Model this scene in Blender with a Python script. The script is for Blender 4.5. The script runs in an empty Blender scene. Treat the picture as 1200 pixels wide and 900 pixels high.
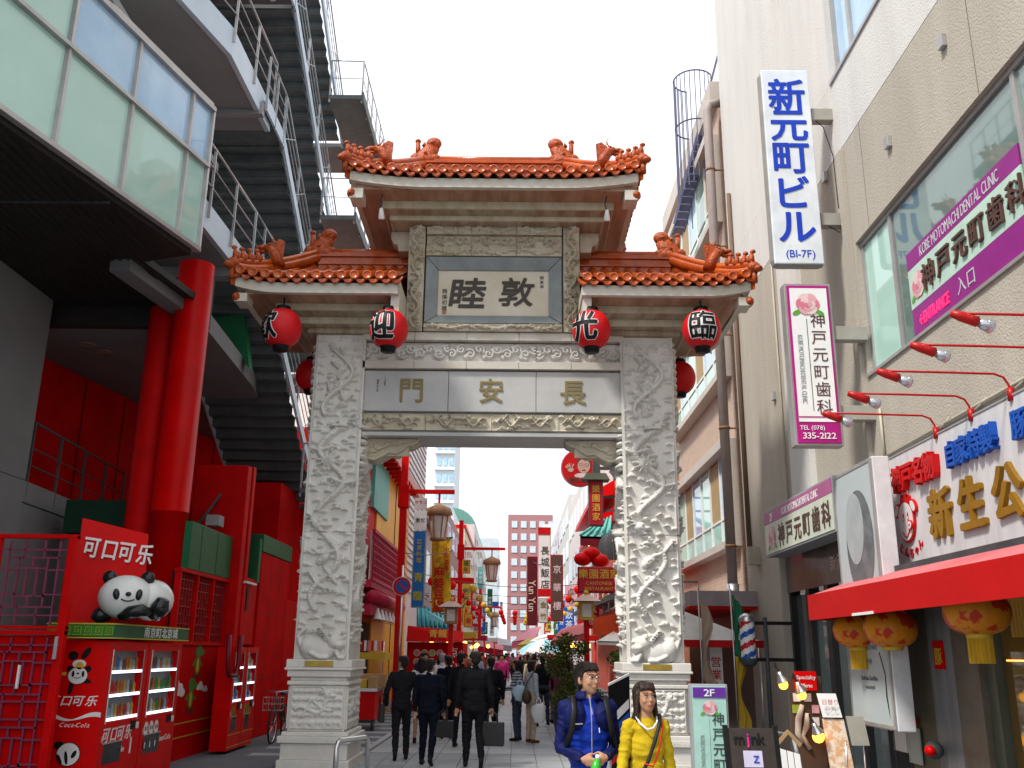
import bpy, bmesh, math, random
import numpy as np
from mathutils import Vector, Matrix
random.seed(7); rng = np.random.RandomState(7)
sc = bpy.context.scene
C = sc.collection
R_ = math.radians
# ---------------------------------------------------------------- camera
FP = 1092.0; TH = math.atan(315/FP); RO = R_(.62); PS = -R_(.32); CZ = 1.75
fw = np.array([math.sin(PS)*math.cos(TH), math.cos(PS)*math.cos(TH), math.sin(TH)])
r0 = np.array([math.cos(PS), -math.sin(PS), 0.]); u0_ = np.cross(r0, fw)
CR = r0*math.cos(RO)+u0_*math.sin(RO); CU = -r0*math.sin(RO)+u0_*math.cos(RO)
cam = bpy.data.cameras.new('camera'); cam.sensor_width = 36; cam.lens = FP/1200*36; cam.clip_end = 3000; cam.clip_start = .05
co = bpy.data.objects.new('camera', cam); C.objects.link(co); sc.camera = co
co.matrix_world = Matrix(((CR[0], CU[0], -fw[0], 0), (CR[1], CU[1], -fw[1], 0), (CR[2], CU[2], -fw[2], CZ), (0, 0, 0, 1)))
def P(u, v, Y=None, X=None, Z=None):
    """survey helper: the world point seen at photograph pixel (u, v) on the plane Y, X or Z"""
    d = (u-600)/FP*CR+(450-v)/FP*CU+fw
    t = Y/d[1] if Y is not None else X/d[0] if X is not None else (Z-CZ)/d[2]
    return Vector((t*d[0], t*d[1], CZ+t*d[2]))
# ---------------------------------------------------------------- world, sun, exposure
w = bpy.data.worlds.new('World'); sc.world = w; w.use_nodes = True
nt = w.node_tree; nt.nodes.clear()
out = nt.nodes.new('ShaderNodeOutputWorld'); bg = nt.nodes.new('ShaderNodeBackground')
sky = nt.nodes.new('ShaderNodeTexSky'); sky.sky_type = 'NISHITA'; sky.sun_disc = False
SUN_EL, SUN_AZ = 54, 232      # azimuth clockwise from +Y: the sun stands behind and left of the camera
sky.sun_elevation = R_(SUN_EL); sky.sun_rotation = R_(SUN_AZ); sky.air_density = 1.2; sky.dust_density = 3
tc = nt.nodes.new('ShaderNodeTexCoord'); nz = nt.nodes.new('ShaderNodeTexNoise'); nz.inputs['Scale'].default_value = 2.2; nz.inputs['Detail'].default_value = 7
ramp = nt.nodes.new('ShaderNodeValToRGB'); ramp.color_ramp.elements[0].position = .30; ramp.color_ramp.elements[0].color = (.62, .62, .62, 1); ramp.color_ramp.elements[1].position = .42; ramp.color_ramp.elements[1].color = (1, 1, 1, 1)
mix = nt.nodes.new('ShaderNodeMix'); mix.data_type = 'RGBA'; mix.inputs['B'].default_value = (10.4, 10.6, 11.0, 1)
nt.links.new(tc.outputs['Generated'], nz.inputs['Vector']); nt.links.new(nz.outputs['Fac'], ramp.inputs['Fac'])
nt.links.new(ramp.outputs['Color'], mix.inputs['Factor']); nt.links.new(sky.outputs['Color'], mix.inputs['A'])
nt.links.new(mix.outputs['Result'], bg.inputs['Color']); bg.inputs['Strength'].default_value = .077
nt.links.new(bg.outputs['Background'], out.inputs['Surface'])
sl = bpy.data.lights.new('sun', 'SUN'); sl.energy = 2.7; sl.angle = R_(9); sl.color = (1, .95, .88)
so = bpy.data.objects.new('sun', sl); C.objects.link(so)
sdir = Vector((math.sin(R_(SUN_AZ))*math.cos(R_(SUN_EL)), math.cos(R_(SUN_AZ))*math.cos(R_(SUN_EL)), math.sin(R_(SUN_EL))))
so.rotation_euler = sdir.to_track_quat('Z', 'Y').to_euler()
vs = sc.view_settings; vs.view_transform = 'Standard'; vs.look = 'None'; vs.gamma = 1; vs.exposure = .74
sc.cycles.max_bounces = 6; sc.cycles.use_denoising = True
# ---------------------------------------------------------------- materials
MC = {}
def mat(name, col, rough=.6, col2=None, scale=3, metal=0, bump=0, bscale=60, spec=.25, emit=0, detail=6, lo=.35, hi=.65, stretch=None, coat=0, alpha=1):
    if name in MC: return MC[name]
    m = bpy.data.materials.new(name); m.use_nodes = True; n = m.node_tree; b = n.nodes['Principled BSDF']
    b.inputs['Roughness'].default_value = rough; b.inputs['Metallic'].default_value = metal
    b.inputs['Specular IOR Level'].default_value = spec; b.inputs['Coat Weight'].default_value = coat
    b.inputs['Base Color'].default_value = (*col, 1)
    if alpha < 1: b.inputs['Alpha'].default_value = alpha
    t = n.nodes.new('ShaderNodeTexCoord'); mp = n.nodes.new('ShaderNodeMapping'); n.links.new(t.outputs['Object'], mp.inputs['Vector'])
    if stretch: mp.inputs['Scale'].default_value = stretch
    if col2 is None: col2 = tuple(c*.82 for c in col)
    a = n.nodes.new('ShaderNodeTexNoise'); a.inputs['Scale'].default_value = scale; a.inputs['Detail'].default_value = detail; a.inputs['Roughness'].default_value = .65
    r = n.nodes.new('ShaderNodeValToRGB'); r.color_ramp.elements[0].position = lo; r.color_ramp.elements[1].position = hi
    r.color_ramp.elements[0].color = (*col, 1); r.color_ramp.elements[1].color = (*col2, 1)
    n.links.new(mp.outputs['Vector'], a.inputs['Vector']); n.links.new(a.outputs['Fac'], r.inputs['Fac']); n.links.new(r.outputs['Color'], b.inputs['Base Color'])
    if bump:
        a2 = n.nodes.new('ShaderNodeTexNoise'); a2.inputs['Scale'].default_value = bscale; a2.inputs['Detail'].default_value = 3
        bp = n.nodes.new('ShaderNodeBump'); bp.inputs['Strength'].default_value = bump; bp.inputs['Distance'].default_value = .02
        n.links.new(t.outputs['Object'], a2.inputs['Vector']); n.links.new(a2.outputs['Fac'], bp.inputs['Height']); n.links.new(bp.outputs['Normal'], b.inputs['Normal'])
    if emit:
        n.links.new(r.outputs['Color'], b.inputs['Emission Color']); b.inputs['Emission Strength'].default_value = emit
    MC[name] = m; return m
stone = mat('carved white marble', (.70, .68, .64), .6, (.58, .56, .51), 1.6, bump=.25, bscale=45)
stone_old = mat('weathered marble', (.58, .54, .44), .65, (.40, .34, .23), 1.6, bump=.25, bscale=50, lo=.3, hi=.7)
stone_band = mat('pale marble band', (.58, .55, .48), .5, (.50, .43, .31), 1.3, bump=.1, lo=.45, hi=.75)
stone_slab = mat('grey marble slab', (.50, .49, .47), .4, (.38, .39, .39), 1.1, bump=.05, lo=.35, hi=.7)
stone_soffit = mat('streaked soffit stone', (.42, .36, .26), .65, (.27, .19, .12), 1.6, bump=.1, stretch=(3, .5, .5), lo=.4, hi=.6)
soffit_pink = mat('streaked soffit stone with painted bounce', (.42, .27, .18), .6, (.30, .16, .09), 1.6, bump=.1, stretch=(3, .6, .6), lo=.4, hi=.6)  # warm bounce from below is put into the stone colour
soffit_orange = mat('soffit with painted orange bounce', (.52, .23, .11), .6, (.45, .19, .09), 1.8, bump=.1)  # orange bounce light painted as base colour
plaque_grey = mat('blue grey slate frame', (.26, .29, .29), .5, (.19, .215, .22), 3, bump=.1)
plaque_white = mat('cream marble plaque', (.64, .60, .50), .5, (.56, .50, .37), 1.5)
ink = mat('dark engraved ink', (.07, .06, .05), .6)
gold_ink = mat('dull gilt lettering', (.24, .19, .07), .5)
brass = mat('brass plate', (.42, .30, .05), .35, (.30, .21, .04), 6, metal=.5)
tile_m = mat('orange glazed tile', (.50, .095, .011), .25, (.30, .038, .006), 5, bump=.15, bscale=14, coat=.25, spec=.3, lo=.3, hi=.75)
tile_s = mat('dull orange glazed ornament', (.50, .095, .014), .38, (.24, .032, .006), 14, bump=1, bscale=26, spec=.3)
red = mat('red paint', (.60, .001, .002), .55, (.44, .001, .0015), 1.6, bump=.03, spec=.08)
redwall = mat('red panel wall', (.58, .001, .002), .65, (.42, .001, .0015), 1.3, spec=.05)
redgloss = mat('glossy red enamel', (.66, .001, .0015), .4, (.54, .001, .001), 1.6, spec=.12)
green = mat('green painted panel', (.008, .13, .05), .5, (.006, .11, .04), 2)
teal = mat('turquoise paint', (.10, .42, .36), .5, (.08, .35, .31), 2)
yellow = mat('ochre yellow panel', (.72, .38, .02), .5, (.62, .32, .02), 1.5)
white = mat('white paint', (.80, .80, .79), .45, (.74, .74, .73), 2)
black = mat('black paint', (.008, .008, .009), .5, spec=.2)
grey = mat('grey paint', (.33, .34, .35), .5, (.28, .29, .30), 1)
dgrey = mat('dark grey steel', (.07, .08, .085), .55, (.05, .055, .06), 2)
steel = mat('stainless steel', (.62, .62, .63), .28, metal=.9)
conc = mat('grey concrete cladding', (.22, .235, .24), .6, (.185, .195, .20), .7, bump=.05)
slabw = mat('blue white steel fascia', (.55, .66, .76), .45, (.48, .60, .70), .9)
soff = mat('grey balcony soffit', (.30, .32, .33), .7, (.25, .265, .27), .5)
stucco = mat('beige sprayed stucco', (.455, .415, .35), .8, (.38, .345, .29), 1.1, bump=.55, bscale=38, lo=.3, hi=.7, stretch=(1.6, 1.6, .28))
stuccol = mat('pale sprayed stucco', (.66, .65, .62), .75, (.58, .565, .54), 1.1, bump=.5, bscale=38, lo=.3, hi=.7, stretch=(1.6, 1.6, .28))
alum = mat('aluminium frame', (.46, .45, .44), .4, metal=.5)
glassg = mat('pale green window glass', (.46, .70, .62), .04, (.38, .61, .54), .3, spec=.9)
glassd = mat('dark window glass', (.05, .065, .07), .04, (.08, .09, .09), .6, spec=.8)
glassb = mat('window glass with painted sky blue', (.42, .62, .80), .04, (.28, .48, .70), .7, spec=.9)  # blue of the reflected sky is painted into the panes
skinm = mat('skin', (.46, .25, .15), .55, (.38, .19, .11), 14, bump=.2, bscale=150)
hairm = mat('black hair', (.008, .006, .005), .45, (.020, .014, .010), 90, bump=1, bscale=120, stretch=(3, 3, .4))
suitm = mat('black suit cloth', (.006, .006, .008), .85, (.010, .010, .013), 8, bump=.1, spec=.12)
# ---------------------------------------------------------------- mesh builder
ORG = {}
def rx(a): return Matrix.Rotation(a, 3, 'X')
def ry(a): return Matrix.Rotation(a, 3, 'Y')
def rz(a): return Matrix.Rotation(a, 3, 'Z')
class MB:
    def __init__(s): s.v = []; s.f = []; s.mi = []; s.sm = []
    def add(s, vs, fs, mi=0, sm=False):
        o = len(s.v); s.v.extend([tuple(p) for p in vs])
        for f in fs: s.f.append(tuple(i+o for i in f)); s.mi.append(mi); s.sm.append(sm)
        return s
    def box(s, x0, x1, y0, y1, z0, z1, mi=0, M=None, o=None):
        vs = [Vector((x, y, z)) for z in (z0, z1) for y in (y0, y1) for x in (x0, x1)]
        if M is not None:
            o = Vector(o) if o is not None else Vector(((x0+x1)/2, (y0+y1)/2, (z0+z1)/2))
            vs = [M @ (p-o)+o for p in vs]
        return s.add(vs, [(0, 2, 3, 1), (4, 5, 7, 6), (0, 1, 5, 4), (2, 6, 7, 3), (0, 4, 6, 2), (1, 3, 7, 5)], mi)
    def bar(s, p0, p1, w, h, mi=0, up=(0, 0, 1)):
        p0 = Vector(p0); p1 = Vector(p1); d = (p1-p0).normalized(); up = Vector(up)
        if abs(d.dot(up)) > .98: up = Vector((0, 1, 0))
        a = d.cross(up).normalized()*w/2; b = a.cross(d).normalized()*h/2
        vs = [p0-a-b, p0+a-b, p0+a+b, p0-a+b, p1-a-b, p1+a-b, p1+a+b, p1-a+b]
        return s.add(vs, [(0, 3, 2, 1), (4, 5, 6, 7), (0, 1, 5, 4), (1, 2, 6, 5), (2, 3, 7, 6), (3, 0, 4, 7)], mi)
    def prism(s, pts, ext, mi=0):
        """closed solid: planar polygon pts swept by vector ext"""
        n = len(pts); pts = [Vector(p) for p in pts]; e = Vector(ext)
        return s.add(pts+[p+e for p in pts], [tuple(range(n))[::-1], tuple(range(n, 2*n))]+[(i, (i+1) % n, (i+1) % n+n, i+n) for i in range(n)], mi)
    def tube(s, pts, r, n=8, mi=0, cap=True, r1=None, flat=1):
        pts = [Vector(p) for p in pts]; k = len(pts); vs = []; ref = Vector((0, 0, 1))
        for i, p in enumerate(pts):
            d = (pts[min(i+1, k-1)]-pts[max(i-1, 0)]).normalized()
            if abs(d.dot(ref)) > .95: ref = Vector((0, 1, 0)) if abs(d.y) < .9 else Vector((1, 0, 0))
            a = d.cross(ref).normalized(); b = a.cross(d).normalized(); ref = b
            rr = r[i] if isinstance(r, (list, tuple)) else (r if r1 is None else r+(r1-r)*i/(k-1))
            for j in range(n):
                t = 2*math.pi*j/n; vs.append(p+(a*math.cos(t)+b*math.sin(t)*flat)*rr)
        fs = [(i*n+j, i*n+(j+1) % n, (i+1)*n+(j+1) % n, (i+1)*n+j) for i in range(k-1) for j in range(n)]
        if cap: fs += [tuple(range(n))[::-1], tuple(range((k-1)*n, k*n))]
        return s.add(vs, fs, mi, n > 5)
    def lathe(s, c, prof, n=24, mi=0, sx=1, sy=1, M=None, a0=0, a1=2*math.pi):
        c = Vector(c); vs = []; k = len(prof); full = abs(a1-a0-2*math.pi) < 1e-6; nn = n if full else n+1
        for r, z in prof:
            for j in range(nn):
                t = a0+(a1-a0)*j/n; p = Vector((r*math.cos(t)*sx, r*math.sin(t)*sy, z)); vs.append((M @ p if M is not None else p)+c)
        fs = []
        for i in range(k-1):
            for j in range(n):
                j2 = (j+1) % nn; fs.append((i*nn+j, i*nn+j2, (i+1)*nn+j2, (i+1)*nn+j))
        return s.add(vs, fs, mi, True)
    def ball(s, c, r, n=12, mi=0, M=None):
        if not isinstance(r, (tuple, list)): r = (r, r, r)
        k = max(5, n//2); prof = [(math.sin(math.pi*i/k), -math.cos(math.pi*i/k)) for i in range(k+1)]
        c = Vector(c); vs = []
        for a, z in prof:
            for j in range(n):
                t = 2*math.pi*j/n; p = Vector((a*math.cos(t)*r[0], a*math.sin(t)*r[1], z*r[2])); vs.append((M @ p if M is not None else p)+c)
        return s.add(vs, [(i*n+j, i*n+(j+1) % n, (i+1)*n+(j+1) % n, (i+1)*n+j) for i in range(k) for j in range(n)], mi, True)
    def grid(s, rows, mi=0, sm=True, closed=False):
        k = len(rows); n = len(rows[0]); vs = [p for r in rows for p in r]
        m = n if closed else n-1
        return s.add(vs, [(i*n+j, i*n+(j+1) % n, (i+1)*n+(j+1) % n, (i+1)*n+j) for i in range(k-1) for j in range(m)], mi, sm)
    def build(s, name, mats, parent=None, bevel=0, org=None, **kw):
        if not isinstance(mats, (list, tuple)): mats = [mats]
        me = bpy.data.meshes.new(name)
        o = Vector(org) if org is not None else (ORG.get(parent.name, Vector((0, 0, 0))) if parent else Vector((0, 0, 0)))
        me.from_pydata([(p[0]-o.x, p[1]-o.y, p[2]-o.z) for p in s.v], [], s.f)
        for m in mats: me.materials.append(m)
        me.polygons.foreach_set('material_index', s.mi); me.polygons.foreach_set('use_smooth', s.sm); me.update()
        return link(name, me, parent, bevel, o if parent is None else None, **kw)
def link(name, me, parent=None, bevel=0, org=None, label=None, cat=None, group=None, kind=None):
    ob = bpy.data.objects.new(name, me); C.objects.link(ob)
    if parent is not None: ob.parent = parent; ORG[ob.name] = ORG.get(parent.name, Vector((0, 0, 0)))
    elif org is not None: ob.location = org; ORG[ob.name] = Vector(org)
    if bevel:
        b = ob.modifiers.new('Bevel', 'BEVEL'); b.width = bevel; b.segments = 2; b.limit_method = 'ANGLE'; b.harden_normals = False
    for k, v in (('label', label), ('category', cat), ('group', group), ('kind', kind)):
        if v: ob[k] = v
    return ob
def thing(name, label, cat, loc=(0, 0, 0), group=None, rotz=0):
    o = link(name, None, None, 0, Vector(loc), label, cat, group)
    if rotz: o.rotation_euler = (0, 0, rotz); ORG[o.name] = Vector((0, 0, 0))   # rotated things build their parts in local coordinates
    return o
def dup(root, loc, label=None, rotz=None, group=None):
    r = root.copy(); C.objects.link(r); r.location = loc; ORG[r.name] = Vector(loc)
    if rotz is not None: r.rotation_euler = (0, 0, rotz)
    if label: r['label'] = label
    if group: r['group'] = group
    for ch in list(root.children):
        c = ch.copy(); C.objects.link(c); c.parent = r
        for g in ch.children:
            d = g.copy(); C.objects.link(d); d.parent = c
    return r
# ---------------------------------------------------------------- lettering
_G = {}
TS = bpy.data.scenes.new('workbench')      # small side scene: curves and blobs are turned into meshes there
def evald(ob):
    TS.collection.objects.link(ob); vl = TS.view_layers[0]; vl.update(); return ob.evaluated_get(vl.depsgraph), vl.depsgraph
def glyph(ch, off=0., ext=0., slant=0.):
    k = (ch, round(off, 4), round(ext, 4), slant)
    if k in _G: return _G[k]
    cu = bpy.data.curves.new('g', 'FONT'); cu.body = ch; cu.size = 1; cu.offset = off; cu.extrude = ext; cu.resolution_u = 3; cu.shear = slant
    ob = bpy.data.objects.new('g', cu); oe, dg = evald(ob); me = oe.to_mesh()
    vs = [tuple(v.co) for v in me.vertices]; fs = [tuple(p.vertices) for p in me.polygons]
    oe.to_mesh_clear(); bpy.data.objects.remove(ob); bpy.data.curves.remove(cu)
    if vs:
        xs = [v[0] for v in vs]; ys = [v[1] for v in vs]; bb = (min(xs), max(xs), min(ys), max(ys))
    else: bb = (0, .3, 0, .7)
    _G[k] = (vs, fs, bb); return _G[k]
def T(parent, s, o, xd, yd, size, m, ext=.004, off=0., vert=False, step=None, name='lettering', sx=1., slant=0., push=.002, mb=None, mi=0, align='c'):
    """lettering centred at o, reading along xd with up yd; vert stacks the characters downwards; step = advance"""
    o = Vector(o); xd = Vector(xd).normalized(); yd = Vector(yd).normalized(); n = xd.cross(yd).normalized()
    own = mb is None
    if own: mb = MB()
    cjk = any(ord(c) > 0x2E00 for c in s); bo = off*size
    offs = [(0, 0)] if off <= .004 else [(bo, 0), (-bo, 0), (0, bo), (0, -bo)]
    if bo > .004: offs = [(bo*q[0], bo*q[1]) for q in ((1, 0), (-1, 0), (0, 1), (0, -1), (.7, .7), (-.7, .7), (.7, -.7), (-.7, -.7))]
    if vert:
        st = step or size*1.12; y = (len(s)-1)/2*st
        for ch in s:
            vs, fs, bb = glyph(ch, 0, ext/size, slant); cx = (bb[0]+bb[1])/2; cy = .36 if cjk else .35
            for q, (ox, oy) in enumerate(offs): mb.add([o+xd*((a-cx)*size*sx+ox)+yd*((b-cy)*size+y+oy)+n*(push+ext+c*size+q*.00015) for a, b, c in vs], fs, mi)
            y -= st
    else:
        adv = []
        for ch in s:
            bb = glyph(ch, 0, ext/size, slant)[2]
            adv.append(step if step else (size*sx*1.04 if cjk and ord(ch) > 0x2E00 else (.28*size*sx if ch == ' ' else (bb[1]-bb[0]+.07)*size*sx)))
        x = -sum(adv)/2 if align == 'c' else 0
        for ch, a_ in zip(s, adv):
            vs, fs, bb = glyph(ch, 0, ext/size, slant); cx = (bb[0]+bb[1])/2
            for q, (ox, oy) in enumerate(offs if ch != ' ' else []): mb.add([o+xd*((a-cx)*size*sx+x+a_/2+ox)+yd*((b-.36)*size+oy)+n*(push+ext+c*size+q*.00015) for a, b, c in vs], fs, mi)
            x += a_
    return mb.build(name, m, parent) if own else mb
XP, ZP = Vector((1, 0, 0)), Vector((0, 0, 1))
YM = Vector((0, -1, 0))     # reading direction on a wall that faces -X is -Y; on one that faces +X it is +Y
YPv = Vector((0, 1, 0))
# ---------------------------------------------------------------- carved relief height fields
class HM:
    def __init__(s, w, h, res):
        s.w, s.h, s.res = w, h, res; s.nx = max(2, int(round(w/res))+1); s.ny = max(2, int(round(h/res))+1)
        s.X, s.Y = np.meshgrid(np.linspace(0, w, s.nx), np.linspace(0, h, s.ny)); s.H = np.zeros_like(s.X)
    def win(s, x0, x1, y0, y1):
        i0 = max(0, int(y0/s.h*(s.ny-1))); i1 = min(s.ny, int(y1/s.h*(s.ny-1))+2); j0 = max(0, int(x0/s.w*(s.nx-1))); j1 = min(s.nx, int(x1/s.w*(s.nx-1))+2)
        return (slice(i0, i1), slice(j0, j1)) if i1 > i0 and j1 > j0 else None
    def dome(s, x, y, a, b, ht, ang=0, base=0, ridges=0):
        m = max(a, b); w_ = s.win(x-m, x+m, y-m, y+m)
        if w_ is None: return
        dx = s.X[w_]-x; dy = s.Y[w_]-y; c, q = math.cos(ang), math.sin(ang)
        r2 = ((dx*c+dy*q)/a)**2+((-dx*q+dy*c)/b)**2
        h = np.where(r2 < 1, base+ht*np.sqrt(np.clip(1-r2, 0, 1)), 0)
        if ridges: h = np.where(r2 < 1, h*(1-.3*(np.sin(np.sqrt(r2)*ridges)**2)), 0)
        s.H[w_] = np.maximum(s.H[w_], h)
    def tube(s, pts, r, ht, r1=None, scales=0, base=0):
        r1 = r if r1 is None else r1; L = 0; n = len(pts)-1
        for i in range(n):
            (ax, ay), (bx, by) = pts[i], pts[i+1]; ra = r+(r1-r)*i/n; m = max(ra, .004)
            w_ = s.win(min(ax, bx)-m, max(ax, bx)+m, min(ay, by)-m, max(ay, by)+m); l = math.hypot(bx-ax, by-ay)
            if w_ is None or l < 1e-6: L += l; continue
            dx = s.X[w_]-ax; dy = s.Y[w_]-ay; t = np.clip((dx*(bx-ax)+dy*(by-ay))/l/l, 0, 1)
            d = np.hypot(dx-t*(bx-ax), dy-t*(by-ay))/m; h = np.where(d < 1, base+ht*np.sqrt(np.clip(1-d*d, 0, 1)), 0)
            if scales: h = np.where(d < 1, h-.22*ht*np.abs(np.sin((L+t*l)*scales+d*2)), 0)
            s.H[w_] = np.maximum(s.H[w_], h); L += l
    def spiral(s, x, y, r, ht, turns=1.4, d=1, a0=0, w=None):
        w = w or r*.22; k = 16
        s.tube([(x+(r-w)*(1-i/k*.85)*math.cos(a0+d*turns*6.283*i/k), y+(r-w)*(1-i/k*.85)*math.sin(a0+d*turns*6.283*i/k)) for i in range(k+1)], w, ht)
    def cloud(s, x, y, z, ht):
        f = random.choice((-1, 1))
        for dx, dy, r in ((-.62, -.1, .34), (-.2, 0, .42), (.28, -.02, .4), (.68, -.12, .3), (0, .3, .36), (-.4, .22, .28), (.42, .24, .3)):
            s.dome(x+f*dx*z, y+dy*z, r*z, r*z*.8, ht*random.uniform(.8, 1.05), 0, ht*.3, 7)
        s.tube([(x-f*z*.9, y-.25*z), (x, y-.3*z), (x+f*.8*z, y-.36*z), (x+f*1.4*z, y-.3*z)], .1*z, ht*.7)
    def obj(s, name, o, xd, yd, m, parent, depth=.03):
        """solid slab: displaced front, straight rim going back by depth"""
        o = Vector(o); xd = Vector(xd); yd = Vector(yd); n = xd.cross(yd)
        A = np.array(o)[None, :]+s.X.ravel()[:, None]*np.array(xd)+s.Y.ravel()[:, None]*np.array(yd)
        fr = A+s.H.ravel()[:, None]*np.array(n)
        idx = np.arange(s.nx*s.ny).reshape(s.ny, s.nx)
        q = np.stack([idx[:-1, :-1], idx[:-1, 1:], idx[1:, 1:], idx[1:, :-1]], -1).reshape(-1, 4)
        rim = np.concatenate([idx[0, :], idx[1:, -1], idx[-1, ::-1][1:], idx[::-1, 0][1:-1]])
        bk = A[rim]-depth*np.array(n); N = len(fr); K = len(rim); k = np.arange(K)
        side = np.stack([rim, N+k, N+(k+1) % K, rim[(k+1) % K]], -1)
        V = np.concatenate([fr, bk]); og = ORG.get(parent.name, Vector((0, 0, 0))) if parent else Vector((0, 0, 0))
        V = V-np.array(og); F = np.concatenate([q, side])
        me = bpy.data.meshes.new(name); me.vertices.add(len(V)); me.vertices.foreach_set('co', V.ravel())
        me.loops.add(F.size); me.loops.foreach_set('vertex_index', F.ravel()); me.polygons.add(len(F))
        me.polygons.foreach_set('loop_start', np.arange(len(F))*4); me.polygons.foreach_set('loop_total', np.full(len(F), 4))
        me.polygons.foreach_set('use_smooth', np.concatenate([np.ones(len(q), bool), np.zeros(K, bool)])); me.materials.append(m); me.update(calc_edges=True); me.validate()
        return link(name, me, parent)
def wavy(x0, y0, x1, y1, amp, n, k=60, ph=0):
    L = math.hypot(x1-x0, y1-y0); tx, ty = (x1-x0)/L, (y1-y0)/L
    return [(x0+(x1-x0)*i/k-ty*amp*math.sin(ph+n*6.283*i/k), y0+(y1-y0)*i/k+tx*amp*math.sin(ph+n*6.283*i/k)) for i in range(k+1)]
# ================================================================ the gate
moulding_m = mat('yellowed moulding marble', (.56, .51, .38), .55, (.44, .38, .25), 2, stretch=(3, 1, 1), lo=.4, hi=.65)
GX, GY = -.42, 15.75
gate = thing('chinese_gate', 'carved white marble Chinese gateway with three orange glazed roofs spanning the street', 'gate', (GX, GY, 0))
def part(name, mb, m, parent=None, bevel=0, **k): return mb.build(name, m, parent or gate, bevel, **k)
random.seed(3)
def rose_lumps(h, n, z, ht):
    for _ in range(n): h.cloud(random.uniform(0, h.w), random.uniform(0, h.h), random.uniform(.6, 1.1)*z, ht*random.uniform(.7, 1))
def dragon(h, pts, r, ht, flip=1):
    h.tube(pts, r*.75, ht*1.25, r*1.0, scales=62)
    x, y = pts[-1]; h.dome(x, y, r*1.9, r*1.5, ht*1.5); h.dome(x+flip*r*1.6, y-r*.3, r*1.5, r*.75, ht*1.55)
    h.dome(x+flip*.6*r, y+r*.7, r*.45, r*.45, ht*1.9)
    for k in (-1, 0, 1): h.tube([(x-flip*r*.5, y+r*.6), (x-flip*r*2.2, y+r*(1.6+k*.8)), (x-flip*r*3.4, y+r*(1.5+k*1.5))], r*.3, ht*1.2, r*.1)
    n = len(pts)
    for f in (.3, .7):
        i = int(n*f); px, py = pts[i]; qx, qy = pts[min(i+2, n-1)]; L = math.hypot(qx-px, qy-py)+1e-6; nx_, ny_ = -(qy-py)/L, (qx-px)/L
        for sgn in (-1, 1):
            ex, ey = px+nx_*sgn*r*3, py+ny_*sgn*r*3+r; h.tube([(px, py), (ex, ey)], r*.55, ht*1.1, r*.35)
            for a in (-.8, 0, .8): h.tube([(ex, ey), (ex+math.cos(a+1.5*sgn)*r*1.6, ey+math.sin(a-1.)*r*1.4)], r*.22, ht, r*.1)
def shaft_relief(h, seed, amp=.05):
    random.seed(seed); W, Hh = h.w, h.h; h.H += .0
    for y in np.arange(.3, Hh, .145):
        for x in (W*.12, W*.38, W*.63, W*.88):
            h.cloud(x+random.uniform(-.07, .07), y+random.uniform(-.06, .06), random.uniform(.045, .08), amp*random.uniform(.45, .85))
    dragon(h, wavy(W*.45, .75, W*.5, 2.1, W*.26, 1.1, ph=.5), .06, amp)
    dragon(h, wavy(W*.5, 2.35, W*.45, 3.75, W*.27, 1.3, ph=2), .065, amp, -1)
    h.tube(wavy(W*.5, 3.95, W*.5, Hh-.25, W*.30, .95, ph=1), .045, amp*1.3, .03)
    for k in range(9):
        y = 4.0+k*(Hh-4.3)/9; x = W*(.3+.4*random.random()); h.dome(x, y, .1, .05, amp, random.uniform(-1, 1), 0, 9)
        h.tube([(x, y), (x+random.uniform(-.2, .2), y+.16)], .02, amp*1.2, .01)
    # long tailed bird
    h.dome(W*.42, 1.55, .13, .07, amp*1.7, .7, 0, 8); h.dome(W*.58, 1.3, .2, .045, amp*1.5, -.9, 0, 12); h.dome(W*.52, 4.45, .12, .08, amp*1.8, .8, 0, 8)
    h.dome(W*.4, 3.15, .13, .11, amp*1.9, .2, 0, 9)
    for a in np.arange(0, 6.28, .6): h.tube([(W*.4, 3.15), (W*.4+.19*math.cos(a), 3.15+.15*math.sin(a))], .022, amp*1.2, .01)
    e = .02
    m = (h.X < e) | (h.X > W-e); h.H = np.where(m, np.maximum(h.H, amp*.35), h.H)
SH = {}
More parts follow.
